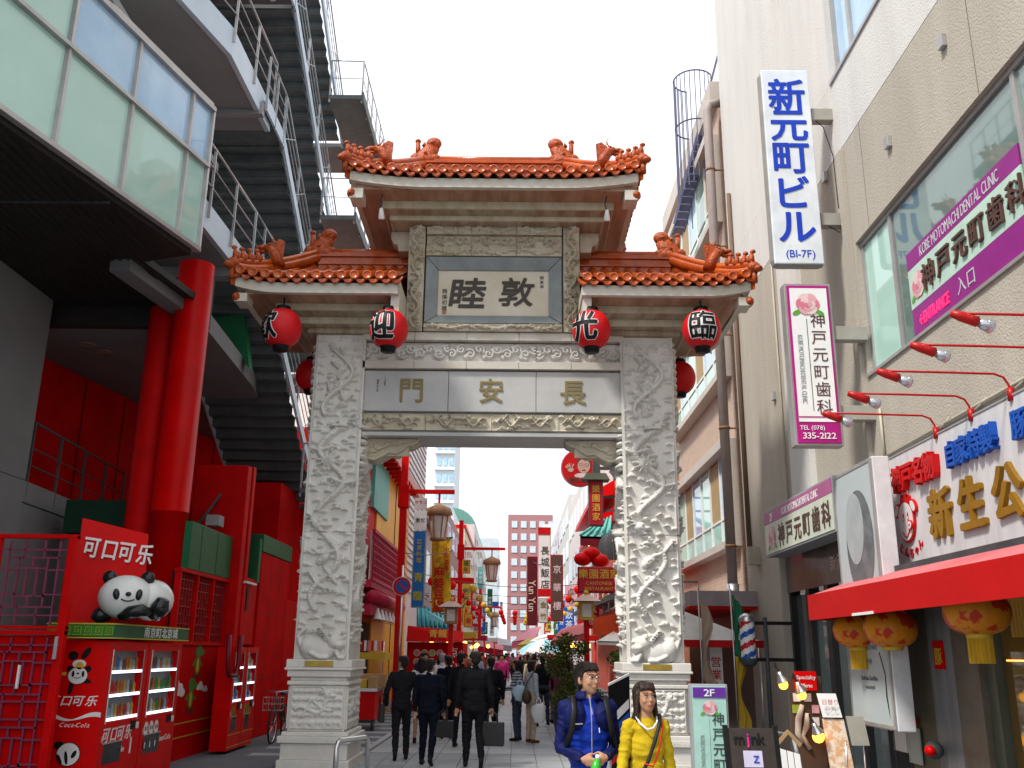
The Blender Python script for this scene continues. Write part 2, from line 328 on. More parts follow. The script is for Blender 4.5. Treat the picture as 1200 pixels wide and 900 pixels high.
for side, (xa, xb) in enumerate(((-3.42, -2.64), (1.80, 2.62))):
    # the core of the shaft carries four reliefs
    y0, y1, zb, zt = 15.2, 16.3, 1.62, 6.99
    core = MB().box(xa+.01, xb-.01, y0+.01, y1-.01, zb, zt)
    pc = part('pillar', core, stone)
    res = .013
    for k in range(3):     # three stacked blocks with a joint between them
        za = zb+[0, 1.98, 3.72][k]; zc = zb+[1.972, 3.712, 5.36][k]
    H1 = HM(xb-xa, zt-zb, res); shaft_relief(H1, 11+side, .085)
    if True:  # crouching beast at the foot
        f = -1 if side == 0 else 1; W = xb-xa; cx = W*.5
        H1.dome(cx+f*.05, .16, .30, .2, .13); H1.dome(cx+f*.2, .2, .15, .17, .16); H1.dome(cx-f*.2, .28, .13, .13, .17, 0, 0, 0); H1.dome(cx-f*.28, .22, .1, .07, .19)
        H1.dome(cx-f*.16, .38, .05, .06, .17); H1.tube([(cx-f*.25, .12), (cx-f*.3, .03), (cx-f*.38, .03)], .05, .16, .04); H1.tube([(cx+f*.15, .1), (cx, .03), (cx-f*.1, .03)], .055, .16, .045)
        H1.tube([(cx+f*.3, .15), (cx+f*.37, .35), (cx+f*.28, .45)], .045, .1, .03)
        for q in range(5): H1.spiral(cx-f*(.08-.03*q), .3+.035*q, .05, .15, 1.2)
    for j in (1.98, 3.72): H1.H = np.where(np.abs(H1.Y-j) < .008, -.015, H1.H)
    H1.obj('front_relief', (xa, y0, zb), (1, 0, 0), (0, 0, 1), stone, pc, .02)
    H2 = HM(y1-y0, zt-zb, .018); shaft_relief(H2, 21+side, .11)
    for j in (1.98, 3.72): H2.H = np.where(np.abs(H2.Y-j) < .01, -.015, H2.H)
    H2.obj('side_relief', (xb, y0, zb), (0, 1, 0), (0, 0, 1), stone, pc, .02)
    H3 = HM(y1-y0, zt-zb, .022); shaft_relief(H3, 31+side, .11)
    H3.obj('side_relief', (xa, y1, zb), (0, -1, 0), (0, 0, 1), stone, pc, .02)
    # bead stacks at the outer and inner top corners
    for xx, z0_, n_ in ((xa-.04 if side == 0 else xb+.04, 5.35, 12), (xb+.04 if side == 0 else xa-.04, 4.7, 6)):
        b = MB()
        for i in range(n_): b.ball((xx, y0+.3, z0_+.06+i*.125), (.1, .3, .058), 10)
        b.build('bead_stack', stone, pc)
    # pedestal
    cx = (xa+xb)/2; hw = (xb-xa)/2; cy = (y0+y1)/2; hd = .55
    prof = [(.02, 0), (.02, .30), (-.02, .34), (-.02, .40), (-.055, .44), (-.055, .52)]
    def step(b, o, za, zc): b.box(cx-hw-o, cx+hw+o, cy-hd-o, cy+hd+o, za, zc)
    b = MB(); step(b, .16, 0, .16); step(b, .12, .16, .40); step(b, .17, .40, .50); step(b, .12, .50, .56); step(b, .05, .56, 1.24); step(b, .09, 1.24, 1.30); step(b, .05, 1.30, 1.36); step(b, .10, 1.36, 1.46); step(b, .14, 1.46, 1.50); step(b, .12, 1.50, 1.62)
    pd = part('pedestal', b, stone, None, .012)
    for nm, o_, xd, ww in (('front_relief', (cx-hw-.02, cy-hd-.056, .60), (1, 0, 0), 2*hw+.04), ('side_relief', (cx+hw+.056, cy-hd-.02, .60), (0, 1, 0), 2*hd+.04), ('side_relief', (cx-hw-.056, cy+hd+.02, .60), (0, -1, 0), 2*hd+.04)):
        h = HM(ww, .62, .012); random.seed(5+side)
        for r_ in range(5):
            for i in range(10):
                h.dome(.05+i*ww/9, .09+r_*.115, .06, .04, .04, 0, 0, 6)
        for i in range(6): h.dome(.08+i*ww/5.5, .05, .07, .06, .03, 0, 0, 9)
        dragon(h, wavy(ww*.15, .2, ww*.75, .42, .1, 1.0, ph=1), .042, .04)
        h.H = np.where((h.X < .03) | (h.X > ww-.03) | (h.Y < .02) | (h.Y > .6), .02, h.H); h.obj(nm, o_, xd, (0, 0, 1), stone, pd, .02)
    MB().box(cx-.22, cx+.22, cy-hd-.135, cy-hd-.11, 1.515, 1.60).build('brass_plate', brass, pd, .004)
    # dentils on the pedestal foot
    b = MB()
    for i in range(15): b.ball((cx-hw-.1+i*(2*hw+.2)/14, cy-hd-.12, .45), (.03, .06, .035), 8)
    b.build('bead_row', stone, pd)
# ---- beams and panels between the shafts
XA, XB = -2.66, 1.82
part('lintel', MB().box(XA, XB, 15.36, 16.2, 5.30, 6.99), stone_slab)
# lower frieze: clouds and running scroll
def frieze(name, xa, xb, za, zb_, y, m, kind, seed, split=1, depth=.05):
    random.seed(seed); n = split; L = (xb-xa)/n
    for k in range(n):
        W = L-.006; Hh = zb_-za; h = HM(W, Hh, .0105 if Hh > .2 else .01)
        if kind == 'dragon':
            for i in range(int(W/.13)): h.cloud(.05+i*.13, random.uniform(.1, .9)*Hh, .07, .045)
            for f in (0, 1):
                a = wavy(W*(.08+.48*f), Hh*.5, W*(.42+.48*f), Hh*.5, Hh*.24, 1.2, ph=f)
                dragon(h, a if f == 0 else a[::-1], Hh*.09, .07, 1 if f == 0 else -1)
        elif kind == 'scroll':
            i = 0; x = .04
            while x < W:
                d = 1 if i % 2 else -1; r = Hh*.30
                h.spiral(x, Hh*(.62 if i % 2 else .38), r*1.15, .085, 1.3, d, random.uniform(0, 6), r*.27); h.spiral(x+r*.9, Hh*(.25 if i % 2 else .76), r*.55, .065, 1.3, -d, random.uniform(0, 6), r*.2)
                if i % 3 == 0: h.dome(x+r, Hh*.5, r*.5, r*.35, .08, .3, 0, 8)
                x += r*1.6; i += 1
        elif kind == 'vine':
            p = wavy(0, Hh*.5, W, Hh*.5, Hh*.2, max(1, W/.6)); h.tube(p, .018, .055)
            for i in range(0, 60, 4): h.dome(p[i][0]+random.uniform(-.04, .04), p[i][1]+random.uniform(-.3, .3)*Hh, .05, .028, .06, random.uniform(-1, 1), 0, 9)
            for i in range(2, 60, 9): h.spiral(p[i][0], p[i][1], Hh*.3, .055, 1.3, 1, i)
        elif kind == 'post':
            p = wavy(W*.5, .05, W*.5, Hh-.08, W*.25, Hh/.55); dragon(h, p, .036, .09)
            for i in range(int(Hh/.1)): h.cloud(random.uniform(.1, .9)*W, .05+i*.1, .05, .06)
            for i in range(int(Hh/.16)): h.spiral(W*random.uniform(.25, .75), .08+i*.16, W*.24, .10, 1.4, random.choice((-1, 1)), i)
        e = .012; h.H = np.where((h.X < e) | (h.X > W-e) | (h.Y < e) | (h.Y > Hh-e), np.maximum(h.H, .014), h.H)
        h.obj(name, (xa+k*L+.003, y, za), (1, 0, 0), (0, 0, 1), m, gate, depth)
frieze('cloud_frieze', XA, XB, 5.34, 5.62, 15.31, stone_old, 'dragon', 41, 4)
for k in range(3):
    L = (XB-XA)/3; sb = part('inscription_slab', MB().box(XA+k*L+.004, XA+(k+1)*L-.004, 15.26, 15.36, 5.66, 6.37), stone_slab, None, .006)
    ch = '門安長'[k]; cx = XA+(k+.5)*L
    if k == 0:
        T(sb, '門', (cx+.12, 15.26, 6.02), XP, ZP, .46, gold_ink, .008, .012)
        T(sb, '昭和六十年', (cx-.46, 15.26, 6.1), XP, ZP, .04, ink, .002, .004, vert=True); T(sb, '十一月吉日', (cx-.34, 15.26, 6.18), XP, ZP, .03, ink, .002, .004, vert=True)
    elif k == 1: T(sb, '安', (cx-.02, 15.26, 6.02), XP, ZP, .45, gold_ink, .008, .012)
    else: T(sb, '長', (cx-.12, 15.26, 6.0), XP, ZP, .46, gold_ink, .008, .012)
for k in range(5):
    L = (XB-XA)/5
    part('marble_block', MB().box(XA+k*L+.003, XA+(k+1)*L-.003, 15.2, 15.36, 6.40, 6.53), stone_band, None, .005)
    part('marble_block', MB().box(XA+k*L+.003, XA+(k+1)*L-.003, 15.16, 15.36, 6.90, 7.04), stone_band, None, .005)
frieze('scroll_frieze', XA, XB, 6.55, 6.88, 15.3, stone, 'scroll', 51, 3)
part('soffit_slab', MB().box(XA, XB, 15.28, 16.2, 5.24, 5.298), stone_slab)
# corbels with an ogee lower edge
for sx_, x0 in ((1, XA), (-1, XB)):
    prof = [(0, 0), (1.0, 0), (.97, -.07), (.86, -.13), (.80, -.13), (.74, -.20), (.62, -.27), (.50, -.25), (.40, -.31), (.26, -.38), (.14, -.36), (0, -.42)]
    c = part('corbel', MB().prism([(x0+sx_*a, 15.5, 5.235+b_) for a, b_ in prof], (0, .45, 0)), stone_old, None, .01)
    rim = MB(); rim.tube([(x0+sx_*a, 15.49, 5.235+b_+.015) for a, b_ in prof[1:]], .022, 6); rim.build('corbel_moulding', stone_old, c)
    h = HM(.84, .30, .012); random.seed(9)
    for i in range(9): h.cloud(.05+i*.09, random.uniform(.05, .27), .06, .03)
    for i in range(4): h.spiral(.12+i*.18, .16, .08, .04, 1.5, (-1)**i)
    yy = np.interp(h.X, [0, .14, .26, .4, .5, .62, .74, .84], [0, .03, .04, .12, .17, .17, .2, .28]); h.H = np.where(h.Y > yy, h.H, -.03)
    h.obj('corbel_relief', (x0, 15.485, 4.93) if sx_ > 0 else (x0-.84, 15.485, 4.93), (1, 0, 0), (0, 0, 1), stone_old, c, .005) if sx_ > 0 else None
    if sx_ < 0:
        h.H = h.H[:, ::-1].copy(); h.obj('corbel_relief', (x0-.84, 15.485, 4.93), (1, 0, 0), (0, 0, 1), stone_old, c, .005)
# ---- central upper storey
UX0, UX1 = -1.62, .77
part('upper_wall', MB().box(-1.92, 1.06, 15.35, 16.15, 7.0, 9.2), stone_old)
for xa, xb in ((-1.93, -1.64), (.79, 1.08)):
    frieze('carved_post', xa, xb, 7.05, 9.04, 15.13, stone_old, 'post', 61+int(xa), 1, .25)
for xa, sg in ((-2.28, 1), (1.1, -1)):       # small side brackets
    pts = [(0, 0), (.33, 0), (.33, .38), (.12, .38), (.10, .28), (0, .24)] if sg > 0 else [(0, 0), (.33, 0), (.33, .24), (.23, .28), (.21, .38), (0, .38)]
    pts = [(a, .38-b_) for a, b_ in pts]
    pts = [(.0, .38), (.34, .38), (.34, 0), (.14, 0), (.12, .12), (.05, .14), (0, .24)] if sg > 0 else [(0, .38), (.34, .38), (.34, .24), (.29, .14), (.22, .12), (.2, 0), (0, 0)]
    part('side_bracket', MB().prism([(xa+a, 15.32, 8.62+b_) for a, b_ in pts], (0, .3, 0)), stone_old, None, .012)
frieze('dragon_frieze', UX0, UX1, 8.62, 8.84, 15.16, stone_old, 'dragon', 71, 3, .2)
frieze('vine_frieze', UX0, UX1, 8.85, 9.02, 15.10, stone_old, 'vine', 72, 3, .2)
frieze('vine_frieze', UX0, UX1, 8.45, 8.61, 15.12, stone_old, 'vine', 73, 3, .2)
frieze('vine_frieze', UX0, UX1, 7.05, 7.18, 15.12, stone_old, 'vine', 74, 3, .2)
# mitred slate frame and the plaque
fx0, fx1, fz0, fz1 = UX0+.01, UX1-.01, 7.20, 8.43; ix0, ix1, iz0, iz1 = -1.40, .54, 7.36, 8.21
fr = [((fx0, fz0), (fx1, fz0), (ix1, iz0), (ix0, iz0)), ((fx0, fz1), (ix0, iz1), (ix1, iz1), (fx1, fz1)), ((fx0, fz0), (ix0, iz0), (ix0, iz1), (fx0, fz1)), ((fx1, fz0), (fx1, fz1), (ix1, iz1), (ix1, iz0))]
for q in fr:
    c = (sum(a for a, _ in q)/4, sum(b_ for _, b_ in q)/4)
    q2 = [(a+(c[0]-a)*.01, b_+(c[1]-b_)*.01) for a, b_ in q]
    outer = [p for p in q2]
    part('plaque_frame', MB().prism([(a, 15.12 if (abs(a-fx0) < .1 or abs(a-fx1) < .1) and (b_ < 7.3 or b_ > 8.3) else 15.19, b_) for a, b_ in q2], (0, .14, 0)), plaque_grey)
pq = part('plaque', MB().box(ix0, ix1, 15.22, 15.33, iz0, iz1), plaque_white)
T(pq, '睦', (-.88, 15.22, 7.77), XP, ZP, .60, ink, .008, .020, sx=1.12, slant=.12)
T(pq, '敦', (-.02, 15.22, 7.80), XP, ZP, .56, ink, .008, .016, sx=1.12, slant=.12)
T(pq, '趙樸初題', (-1.28, 15.22, 7.66), XP, ZP, .095, ink, .003, .004, vert=True)
T(pq, '癸亥年', (.42, 15.22, 8.0), XP, ZP, .075, ink, .003, .004, vert=True)
MB().box(-1.315, -1.245, 15.214, 15.219, 7.39, 7.46).build('red_seal', mat('faded red seal', (.5, .16, .12), .6), pq)
# ---- roofs
cover_me = [None]; drip_me = [None]
def tile_meshes():
    # a cover tile: half round bar sloping down to a disc that closes its end, local y = down slope (towards viewer)
    b = MB(); n = 8; L = 1.0
    rows = []
    for yy in (0, 1.0): rows.append([(.075*math.cos(math.pi*j/n), yy, .075*math.sin(math.pi*j/n)) for j in range(n+1)])
    b.grid(rows)
    return b
RH = .44
def roof(name_group, xc, hx, ridge_hx0, ridge_hx1, ey, ez, ry_, rz_, upL, upR, hipL, hipR, bod):
    """one slope of glazed tiles, front and back. eave at y=ey,z=ez; ridge at ry_,rz_"""
    ntile = int(round(2*hx/.213)); dx = 2*hx/ntile
    dep = ry_-ey
    def lift(x):
        t = (x-xc)/hx; u = 0
        if t < 0 and upL: u = max(0, (-t-.45)/.55)**2*upL
        if t > 0 and upR: u = max(0, (t-.45)/.55)**2*upR
        return u
    def reach(x):    # how far up the slope (0..1) the tile row runs before the hip ridge cuts it
        t = 1.0
        xl, xr = xc-hx, xc+hx
        if hipL and x < ridge_hx0: t = (x-xl)/(ridge_hx0-xl)
        if hipR and x > ridge_hx1: t = (xr-x)/(xr-ridge_hx1)
        return max(.08, min(1, t))
    def surf(x, t): return (ey+dep*t, ez+lift(x)*(1-t)**1.5+(rz_-ez)*(t*.82+.18*t*t))
    for side in (0, 1):
        def Y(y): return y if side == 0 else 2*ry_-y
        if side == 0:
            for i in range(ntile):
                x = xc-hx+(i+.5)*dx; rt = reach(x); b = MB(); rows = []
                segs = 5
                for k in range(segs+1):
                    t = rt*k/segs; y, z = surf(x, t); z -= .0
                    rows.append([(x+.073*math.cos(math.pi*j/8), y-.03, z+.055+.073*math.sin(math.pi*j/8)) for j in range(9)])
                b.grid(rows)
                y, z = surf(x, 0)
                for q in (0, 1): b.lathe((x, y-.03, z+.055), [(0, .022), (.055, .020), (.062, .030), (.078, .026), (.080, 0), (.078, -.01)], 14, 0, M=rx(math.pi/2)) if q == 0 else None
                ct = b.build('cover_tile', tile_m, gate)
            for i in range(ntile+1):
                x = xc-hx+i*dx; x = min(max(x, xc-hx+.04), xc+hx-.04); y, z = surf(x, 0); b = MB()
                # crescent drip tile hanging between two cover tiles
                m_ = 8; up_ = [(x-.098+.196*j/m_, y-.015, z+.045-.055*math.sin(math.pi*j/m_)) for j in range(m_+1)]
                lo_ = [(x-.098+.196*j/m_, y-.025, z+.015-.105*math.sin(math.pi*j/m_)**.8) for j in range(m_+1)]
                b.grid([up_, lo_], 0, False); b.grid([[(p[0], p[1]+.03, p[2]) for p in lo_], [(p[0], p[1]+.03, p[2]) for p in up_]], 0, False)
                b.grid([lo_, [(p[0], p[1]+.03, p[2]) for p in lo_]], 0, False)
                b.tube([(p[0], p[1]-.006, p[2]+.012) for p in lo_], .009, 5)
                b.build('drip_tile', tile_m, gate)
        b = MB()
        rows = []
        for k in range(9):
            t = k/8; rr = []
            for i in range(25):
                x = xc-hx+2*hx*i/24; rt = reach(x); y, z = surf(x, t*rt); rr.append((x, Y(y), z+.012))
            rows.append(rr)
        b.grid(rows, 0, True)
        b.build('tile_bed', tile_m, gate)
        if side == 1:
            b = MB()
            for i in range(ntile):
                x = xc-hx+(i+.5)*dx; rt = reach(x); b.tube([(x, Y(surf(x, rt*k/3)[0]), surf(x, rt*k/3)[1]+.05) for k in range(4)], .073, 6)
            b.build('rear_tiles', tile_m, gate, kind='stuff')
    # hip end slopes
    for s_, hip, rxx, up in ((-1, hipL, ridge_hx0, upL), (1, hipR, ridge_hx1, upR)):
        if not hip: continue
        xe = xc+s_*hx; b = MB(); rows = []
        for k in range(7):
            t = k/6; rows.append([(xe+(rxx-xe)*t, (ey+dep*t)+(2*(ry_-ey)*(1-t))*j/10, ez+.012+up*(1-t)**1.5*(abs(j/5-1)**3)+(rz_-ez)*(t*.82+.18*t*t)) for j in range(11)])
        b.grid(rows); b.build('tile_bed', tile_m, gate)
        for i in range(int(2*dep/.213)):
            yy = ey+.1+i*.213; f = 1-abs((yy-ry_)/dep); f = max(.08, f*.98); b = MB(); up_ = up*(abs((yy-ry_)/dep))**3
            b.tube([(xe+s_*.03+(rxx-xe)*f*k/3, yy, ez+.055+up_*(1-f*k/3)**1.5+(rz_-ez)*(f*k/3)*.9) for k in range(4)], .073, 8); b.build('cover_tile', tile_m, gate)
            b = MB(); b.ball((xe+s_*.02, yy+.1, ez-.005+up_), (.02, .09, .06), 8); b.build('drip_tile', tile_m, gate)
    # main ridge: stacked courses
    b = MB(); xa, xb = ridge_hx0-(.0 if hipL else 0), ridge_hx1
    b.box(xa, xb, ry_-.12, ry_+.12, rz_-.10, rz_+.08); b.box(xa, xb, ry_-.15, ry_+.15, rz_+.082, rz_+.12); b.box(xa, xb, ry_-.10, ry_+.10, rz_+.122, rz_+.24); b.box(xa, xb, ry_-.14, ry_+.14, rz_+.242, rz_+.28); b.box(xa, xb, ry_-.09, ry_+.09, rz_+.282, rz_+RH-.1)
    b.tube([(xa, ry_, rz_+RH-.07), (xb, ry_, rz_+RH-.07)], .07, 10)
    rg = b.build('ridge', tile_m, gate)
    # hip ridges curling up at the corner
    for s_, hip, rxx, up in ((-1, hipL, ridge_hx0, upL), (1, hipR, ridge_hx1, upR)):
        if not hip: continue
        xe = xc+s_*hx
        for sd in (0, 1):
            pts = []
            for k in range(15):
                t = k/14; y = ry_+(ey-ry_)*t*1.02; zs_ = rz_+(ez-rz_)*(1-((1-t)*.82+.18*(1-t)**2))+up*t**3
                z = zs_+(RH-.20)*(1-t)**1.3+.03+.05*t**8
                pts.append(Vector((rxx+(xe-rxx)*t*1.03, y if sd == 0 else 2*ry_-y, z)))
            b = MB(); b.tube([p+Vector((0, 0, .02)) for p in pts], .09, 8); b.tube([p+Vector((0, 0, .13)) for p in pts], .065, 8); b.grid([[p-Vector((0, 0, .30)) for p in pts], [p+Vector((0, 0, .02)) for p in pts]], 0, False); b.grid([[p+Vector((0, .03, .02)) for p in pts], [p+Vector((0, .03, -.30)) for p in pts]], 0, False); hr = b.build('hip_ridge', tile_m, gate)
            b = MB(); e = pts[-1]; dr = (pts[-1]-pts[-3]).normalized()
            b.ball(e+Vector((0, 0, .06)), (.11, .11, .10), 10); b.ball(e+dr*.09+Vector((0, 0, .03)), (.08, .07, .06), 8)
            b.tube([e, e-Vector((0, 0, .2))], .05, 6); b.build('dragon_head_cap', tile_s, hr)
            # walking figures then the snarling hip beast
            d_ = Vector((s_*1, 0, 0)); random.seed(int(abs(xe)*10)+sd)
            for q, t in enumerate((.98, .90, .82, .74)):
                p = pts[int(t*14)].lerp(pts[min(14, int(t*14)+1)], t*14-int(t*14)) + Vector((0, 0, .17)); b = MB()
                b.tube([p+Vector((-s_*.01, 0, -.03)), p+Vector((0, 0, .08)), p+Vector((s_*.01, 0, .15))], [.06, .05, .03], 8); b.ball(p+Vector((s_*.03, 0, .185)), (.05, .035, .038), 8); b.ball(p+Vector((-s_*.055, 0, .05)), (.035, .03, .06), 8)
                b.build('ridge_figure', tile_s, hr)
            p = pts[int(.60*14)]+Vector((0, 0, .10)); b = MB()
            b.tube([p+Vector((-s_*.12, 0, -.04)), p+Vector((-s_*.04, 0, .14)), p+Vector((s_*.04, 0, .26)), p+Vector((s_*.15, 0, .31))], [.15, .14, .12, .08], 8, flat=.7)
            b.ball(p+Vector((s_*.21, 0, .30)), (.1, .06, .045), 8); b.ball(p+Vector((s_*.19, 0, .22)), (.08, .055, .03), 8); b.ball(p+Vector((s_*.07, -.08, .33)), .025, 6); b.ball(p+Vector((s_*.07, .08, .33)), .025, 6)
            b.prism([p+Vector((-s_*.16, -.02, .0)), p+Vector((-s_*.18, -.02, .42)), p+Vector((-s_*.08, -.02, .46)), p+Vector((s_*.02, -.02, .36)), p+Vector((s_*.02, -.02, .1))], (0, .04, 0))
            for yy in (-.04, .04): b.tube([p+Vector((s_*.05, yy, .35)), p+Vector((s_*.0, yy*1.4, .44)), p+Vector((s_*.05, yy*2, .52))], .014, 5, r1=.005)
            b.build('hip_beast', tile_s, hr)
    for s_, hip, rxx in ((-1, hipL, ridge_hx0), (1, hipR, ridge_hx1)):
        if not hip: continue
        p = Vector((rxx, ry_, rz_+RH-.10)); b = MB()      # ridge end beast swallowing the ridge, tail curled up
        b.tube([p+Vector((s_*.05, 0, -.1)), p+Vector((s_*.03, 0, .06)), p+Vector((-s_*.06, 0, .20)), p+Vector((-s_*.13, 0, .32))], [.24, .21, .16, .13], 12, flat=.55)
        b.ball(p+Vector((-s_*.13, 0, .37)), (.15, .09, .13), 14); b.ball(p+Vector((-s_*.12, 0, .36)), (.07, .12, .06), 10)
        b.ball(p+Vector((0, 0, .02)), (.30, .12, .13), 12); b.ball(p+Vector((s_*.2, 0, .06)), (.12, .1, .1), 8); b.ball(p+Vector((-s_*.15, 0, .06)), (.14, .1, .08), 8); b.ball(p+Vector((s_*.02, -.11, .12)), .035, 6)
        b.tube([p+Vector((s_*.16, 0, .12)), p+Vector((s_*.17, 0, .38))], .055, 7, r1=.045); b.ball(p+Vector((s_*.17, 0, .42)), (.06, .05, .05), 8)
        [b.tube([p+Vector((-s_*(.0-.02*k), 0, .05+.09*k)), p+Vector((s_*(.13-.03*k), 0, .14+.09*k))], .045, 6, r1=.01) for k in range(4)]; [b.ball(p+Vector((s_*.26, yy, .02)), (.05, .03, .03), 6) for yy in (-.05, .05)]; b.build('ridge_beast', tile_s, rg)
def fascia(xc, hx, ey, by, z1, z0, upL, upR, m, th=.10, ztopadd=0):
    """curved pale board all round under the eave"""
    def lift(t): return (max(0, (-t-.45)/.55)**2*upL if t < 0 else max(0, (t-.45)/.55)**2*upR)
    for y, yy in ((ey, ey+th), (2*GY-ey-th, 2*GY-ey)):
        b = MB(); top = [(xc+hx*(i/12-1), z1+lift(i/12-1)) for i in range(25)]; bot = [(xc+hx*(i/12-1), z0+lift(i/12-1)*1.0) for i in range(25)]
        A = [[(x, y, z) for x, z in bot], [(x, y, z) for x, z in top], [(x, yy, z) for x, z in top], [(x, yy, z) for x, z in bot], [(x, y, z) for x, z in bot]]
        b.grid(A[::-1], 0, False); b.build('eave_board', m, gate)
    for s_, up in ((-1, upL), (1, upR)):
        x = xc+s_*hx; n = 10; ys = [ey+th+.002+(2*(GY-ey-th)-.004)*i/n for i in range(n+1)]; ff = [up*abs(i/5-1)**3*1.0 for i in range(n+1)]
        xa, xb = (x, x-s_*th)
        A = [[(xa, y, z0+f) for y, f in zip(ys, ff)], [(xa, y, z1+f) for y, f in zip(ys, ff)], [(xb, y, z1+f) for y, f in zip(ys, ff)], [(xb, y, z0+f) for y, f in zip(ys, ff)], [(xa, y, z0+f) for y, f in zip(ys, ff)]]
        MB().grid(A, 0, False).build('eave_board', m, gate)
def frustum(name, l0, l1, m, parent=None):
    (xa, xb, ya, yb, z), (xc_, xd, yc, yd, z2) = l0, l1
    vs = [(xa, ya, z), (xb, ya, z), (xb, yb, z), (xa, yb, z), (xc_, yc, z2), (xd, yc, z2), (xd, yd, z2), (xc_, yd, z2)]
    return MB().add(vs, [(3, 2, 1, 0), (4, 5, 6, 7), (0, 1, 5, 4), (1, 2, 6, 5), (2, 3, 7, 6), (3, 0, 4, 7)]).build(name, m, parent or gate)
def sym(xa, xb, f): return (xa, xb, f, 2*GY-f)
# upper roof
UE, UZ = 14.1, 9.42
roof('u', GX, 2.47, -1.75, .82, UE-.04, UZ+.07, GY, 10.32, .12, .12, True, True, None)
fascia(GX, 2.43, UE, 0, 9.41, 9.245, .13, .13, stone_band)
# soffit: flat courses stepping down towards the wall
def slab(name, xa, xb, f, z0, z1, m): return MB().box(xa, xb, f, 2*GY-f, z0, z1).build(name, m, gate)
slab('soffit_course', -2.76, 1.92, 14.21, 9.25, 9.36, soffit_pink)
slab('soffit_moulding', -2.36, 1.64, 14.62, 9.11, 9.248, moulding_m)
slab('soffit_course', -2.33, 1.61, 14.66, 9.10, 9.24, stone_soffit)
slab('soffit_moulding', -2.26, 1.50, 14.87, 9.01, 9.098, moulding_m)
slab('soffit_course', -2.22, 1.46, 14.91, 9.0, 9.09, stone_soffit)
# corner blocks with tiny tiled caps under the upper corners
for x in (-2.84, 2.0):
    s_ = -1 if x < 0 else 1
    part('corner_beam', MB().box(x-.02 if s_ > 0 else x+.02-.0, x+.12 if s_ > 0 else x+.22, 14.15, 14.5, 8.86, 8.99) if False else MB().box(min(x, x-s_*.22), max(x, x-s_*.22), 14.14, 14.5, 9.06, 9.24), stone_band)
    b = MB(); b.ball((x-s_*.02, 14.2, 9.16), (.08, .12, .085), 10); part('corner_cap', b, tile_s)
# lower roofs
for xa, xb, hipL in ((-4.60, -1.95, True), (1.04, 3.78, False)):
    xc = (xa+xb)/2; hx = (xb-xa)/2
    if hipL: roof('l', xc, hx+.02, -3.62, -1.97, 14.06, 7.56, GY, 8.40, .10, 0, True, False, None)
    else: roof('l', xc, hx+.02, 1.11, 2.76, 14.06, 7.56, GY, 8.40, 0, .10, False, True, None)
    fascia(xc, hx, 14.1, 0, 7.50, 7.33, .11 if hipL else 0, 0 if hipL else .11, stone_band, .1)
    def lv(a, b_): return (xa+a, xb-b_) if hipL else (xa+b_, xb-a)
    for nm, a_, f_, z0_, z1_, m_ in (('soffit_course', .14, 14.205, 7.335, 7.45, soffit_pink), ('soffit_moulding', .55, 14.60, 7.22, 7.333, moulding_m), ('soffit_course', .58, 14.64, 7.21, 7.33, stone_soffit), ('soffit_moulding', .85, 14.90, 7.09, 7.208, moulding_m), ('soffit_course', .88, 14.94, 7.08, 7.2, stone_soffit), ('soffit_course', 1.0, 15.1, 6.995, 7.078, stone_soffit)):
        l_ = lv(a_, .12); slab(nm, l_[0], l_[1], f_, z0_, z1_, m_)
    xw = xa+.05 if hipL else xb-.05
    # fascia return against the upper wall and corner block with cap
    x = xa if hipL else xb; s_ = -1 if hipL else 1
    part('corner_beam', MB().box(min(x, x-s_*.2), max(x, x-s_*.2), 14.14, 14.5, 7.19, 7.33), stone_band)
    b = MB(); b.ball((x-s_*.02, 14.2, 7.27), (.08, .12, .085), 10); part('corner_cap', b, tile_s)
    # white column stump between the roof and the carved post
    xi = xb-.14 if hipL else xa
    part('side_pier', MB().box(xi+.02, xi+.16, 14.205, 15.12, 7.06, 7.6), stone_band)
# floodlights under the upper eave
for i, x in enumerate((-2.33, 1.5)):
    f = thing('floodlight', ('left' if i == 0 else 'right')+'most of the two small white spotlights under the topmost roof of the gate', 'light', (x, 14.4, 8.92), 'spotlights under the upper eave')
    b = MB(); b.tube([(x, 14.4, 9.25), (x-.03, 14.4, 9.1), (x, 14.4, 8.98)], .012, 6); b.build('bracket', dgrey, f)
    b = MB(); b.lathe((x, 14.4, 8.90), [(0, -.1), (.05, -.1), (.055, -.08), (.045, 0), (.03, .08), (0, .1)], 12, M=rx(.4)); b.build('lamp_head', white, f)
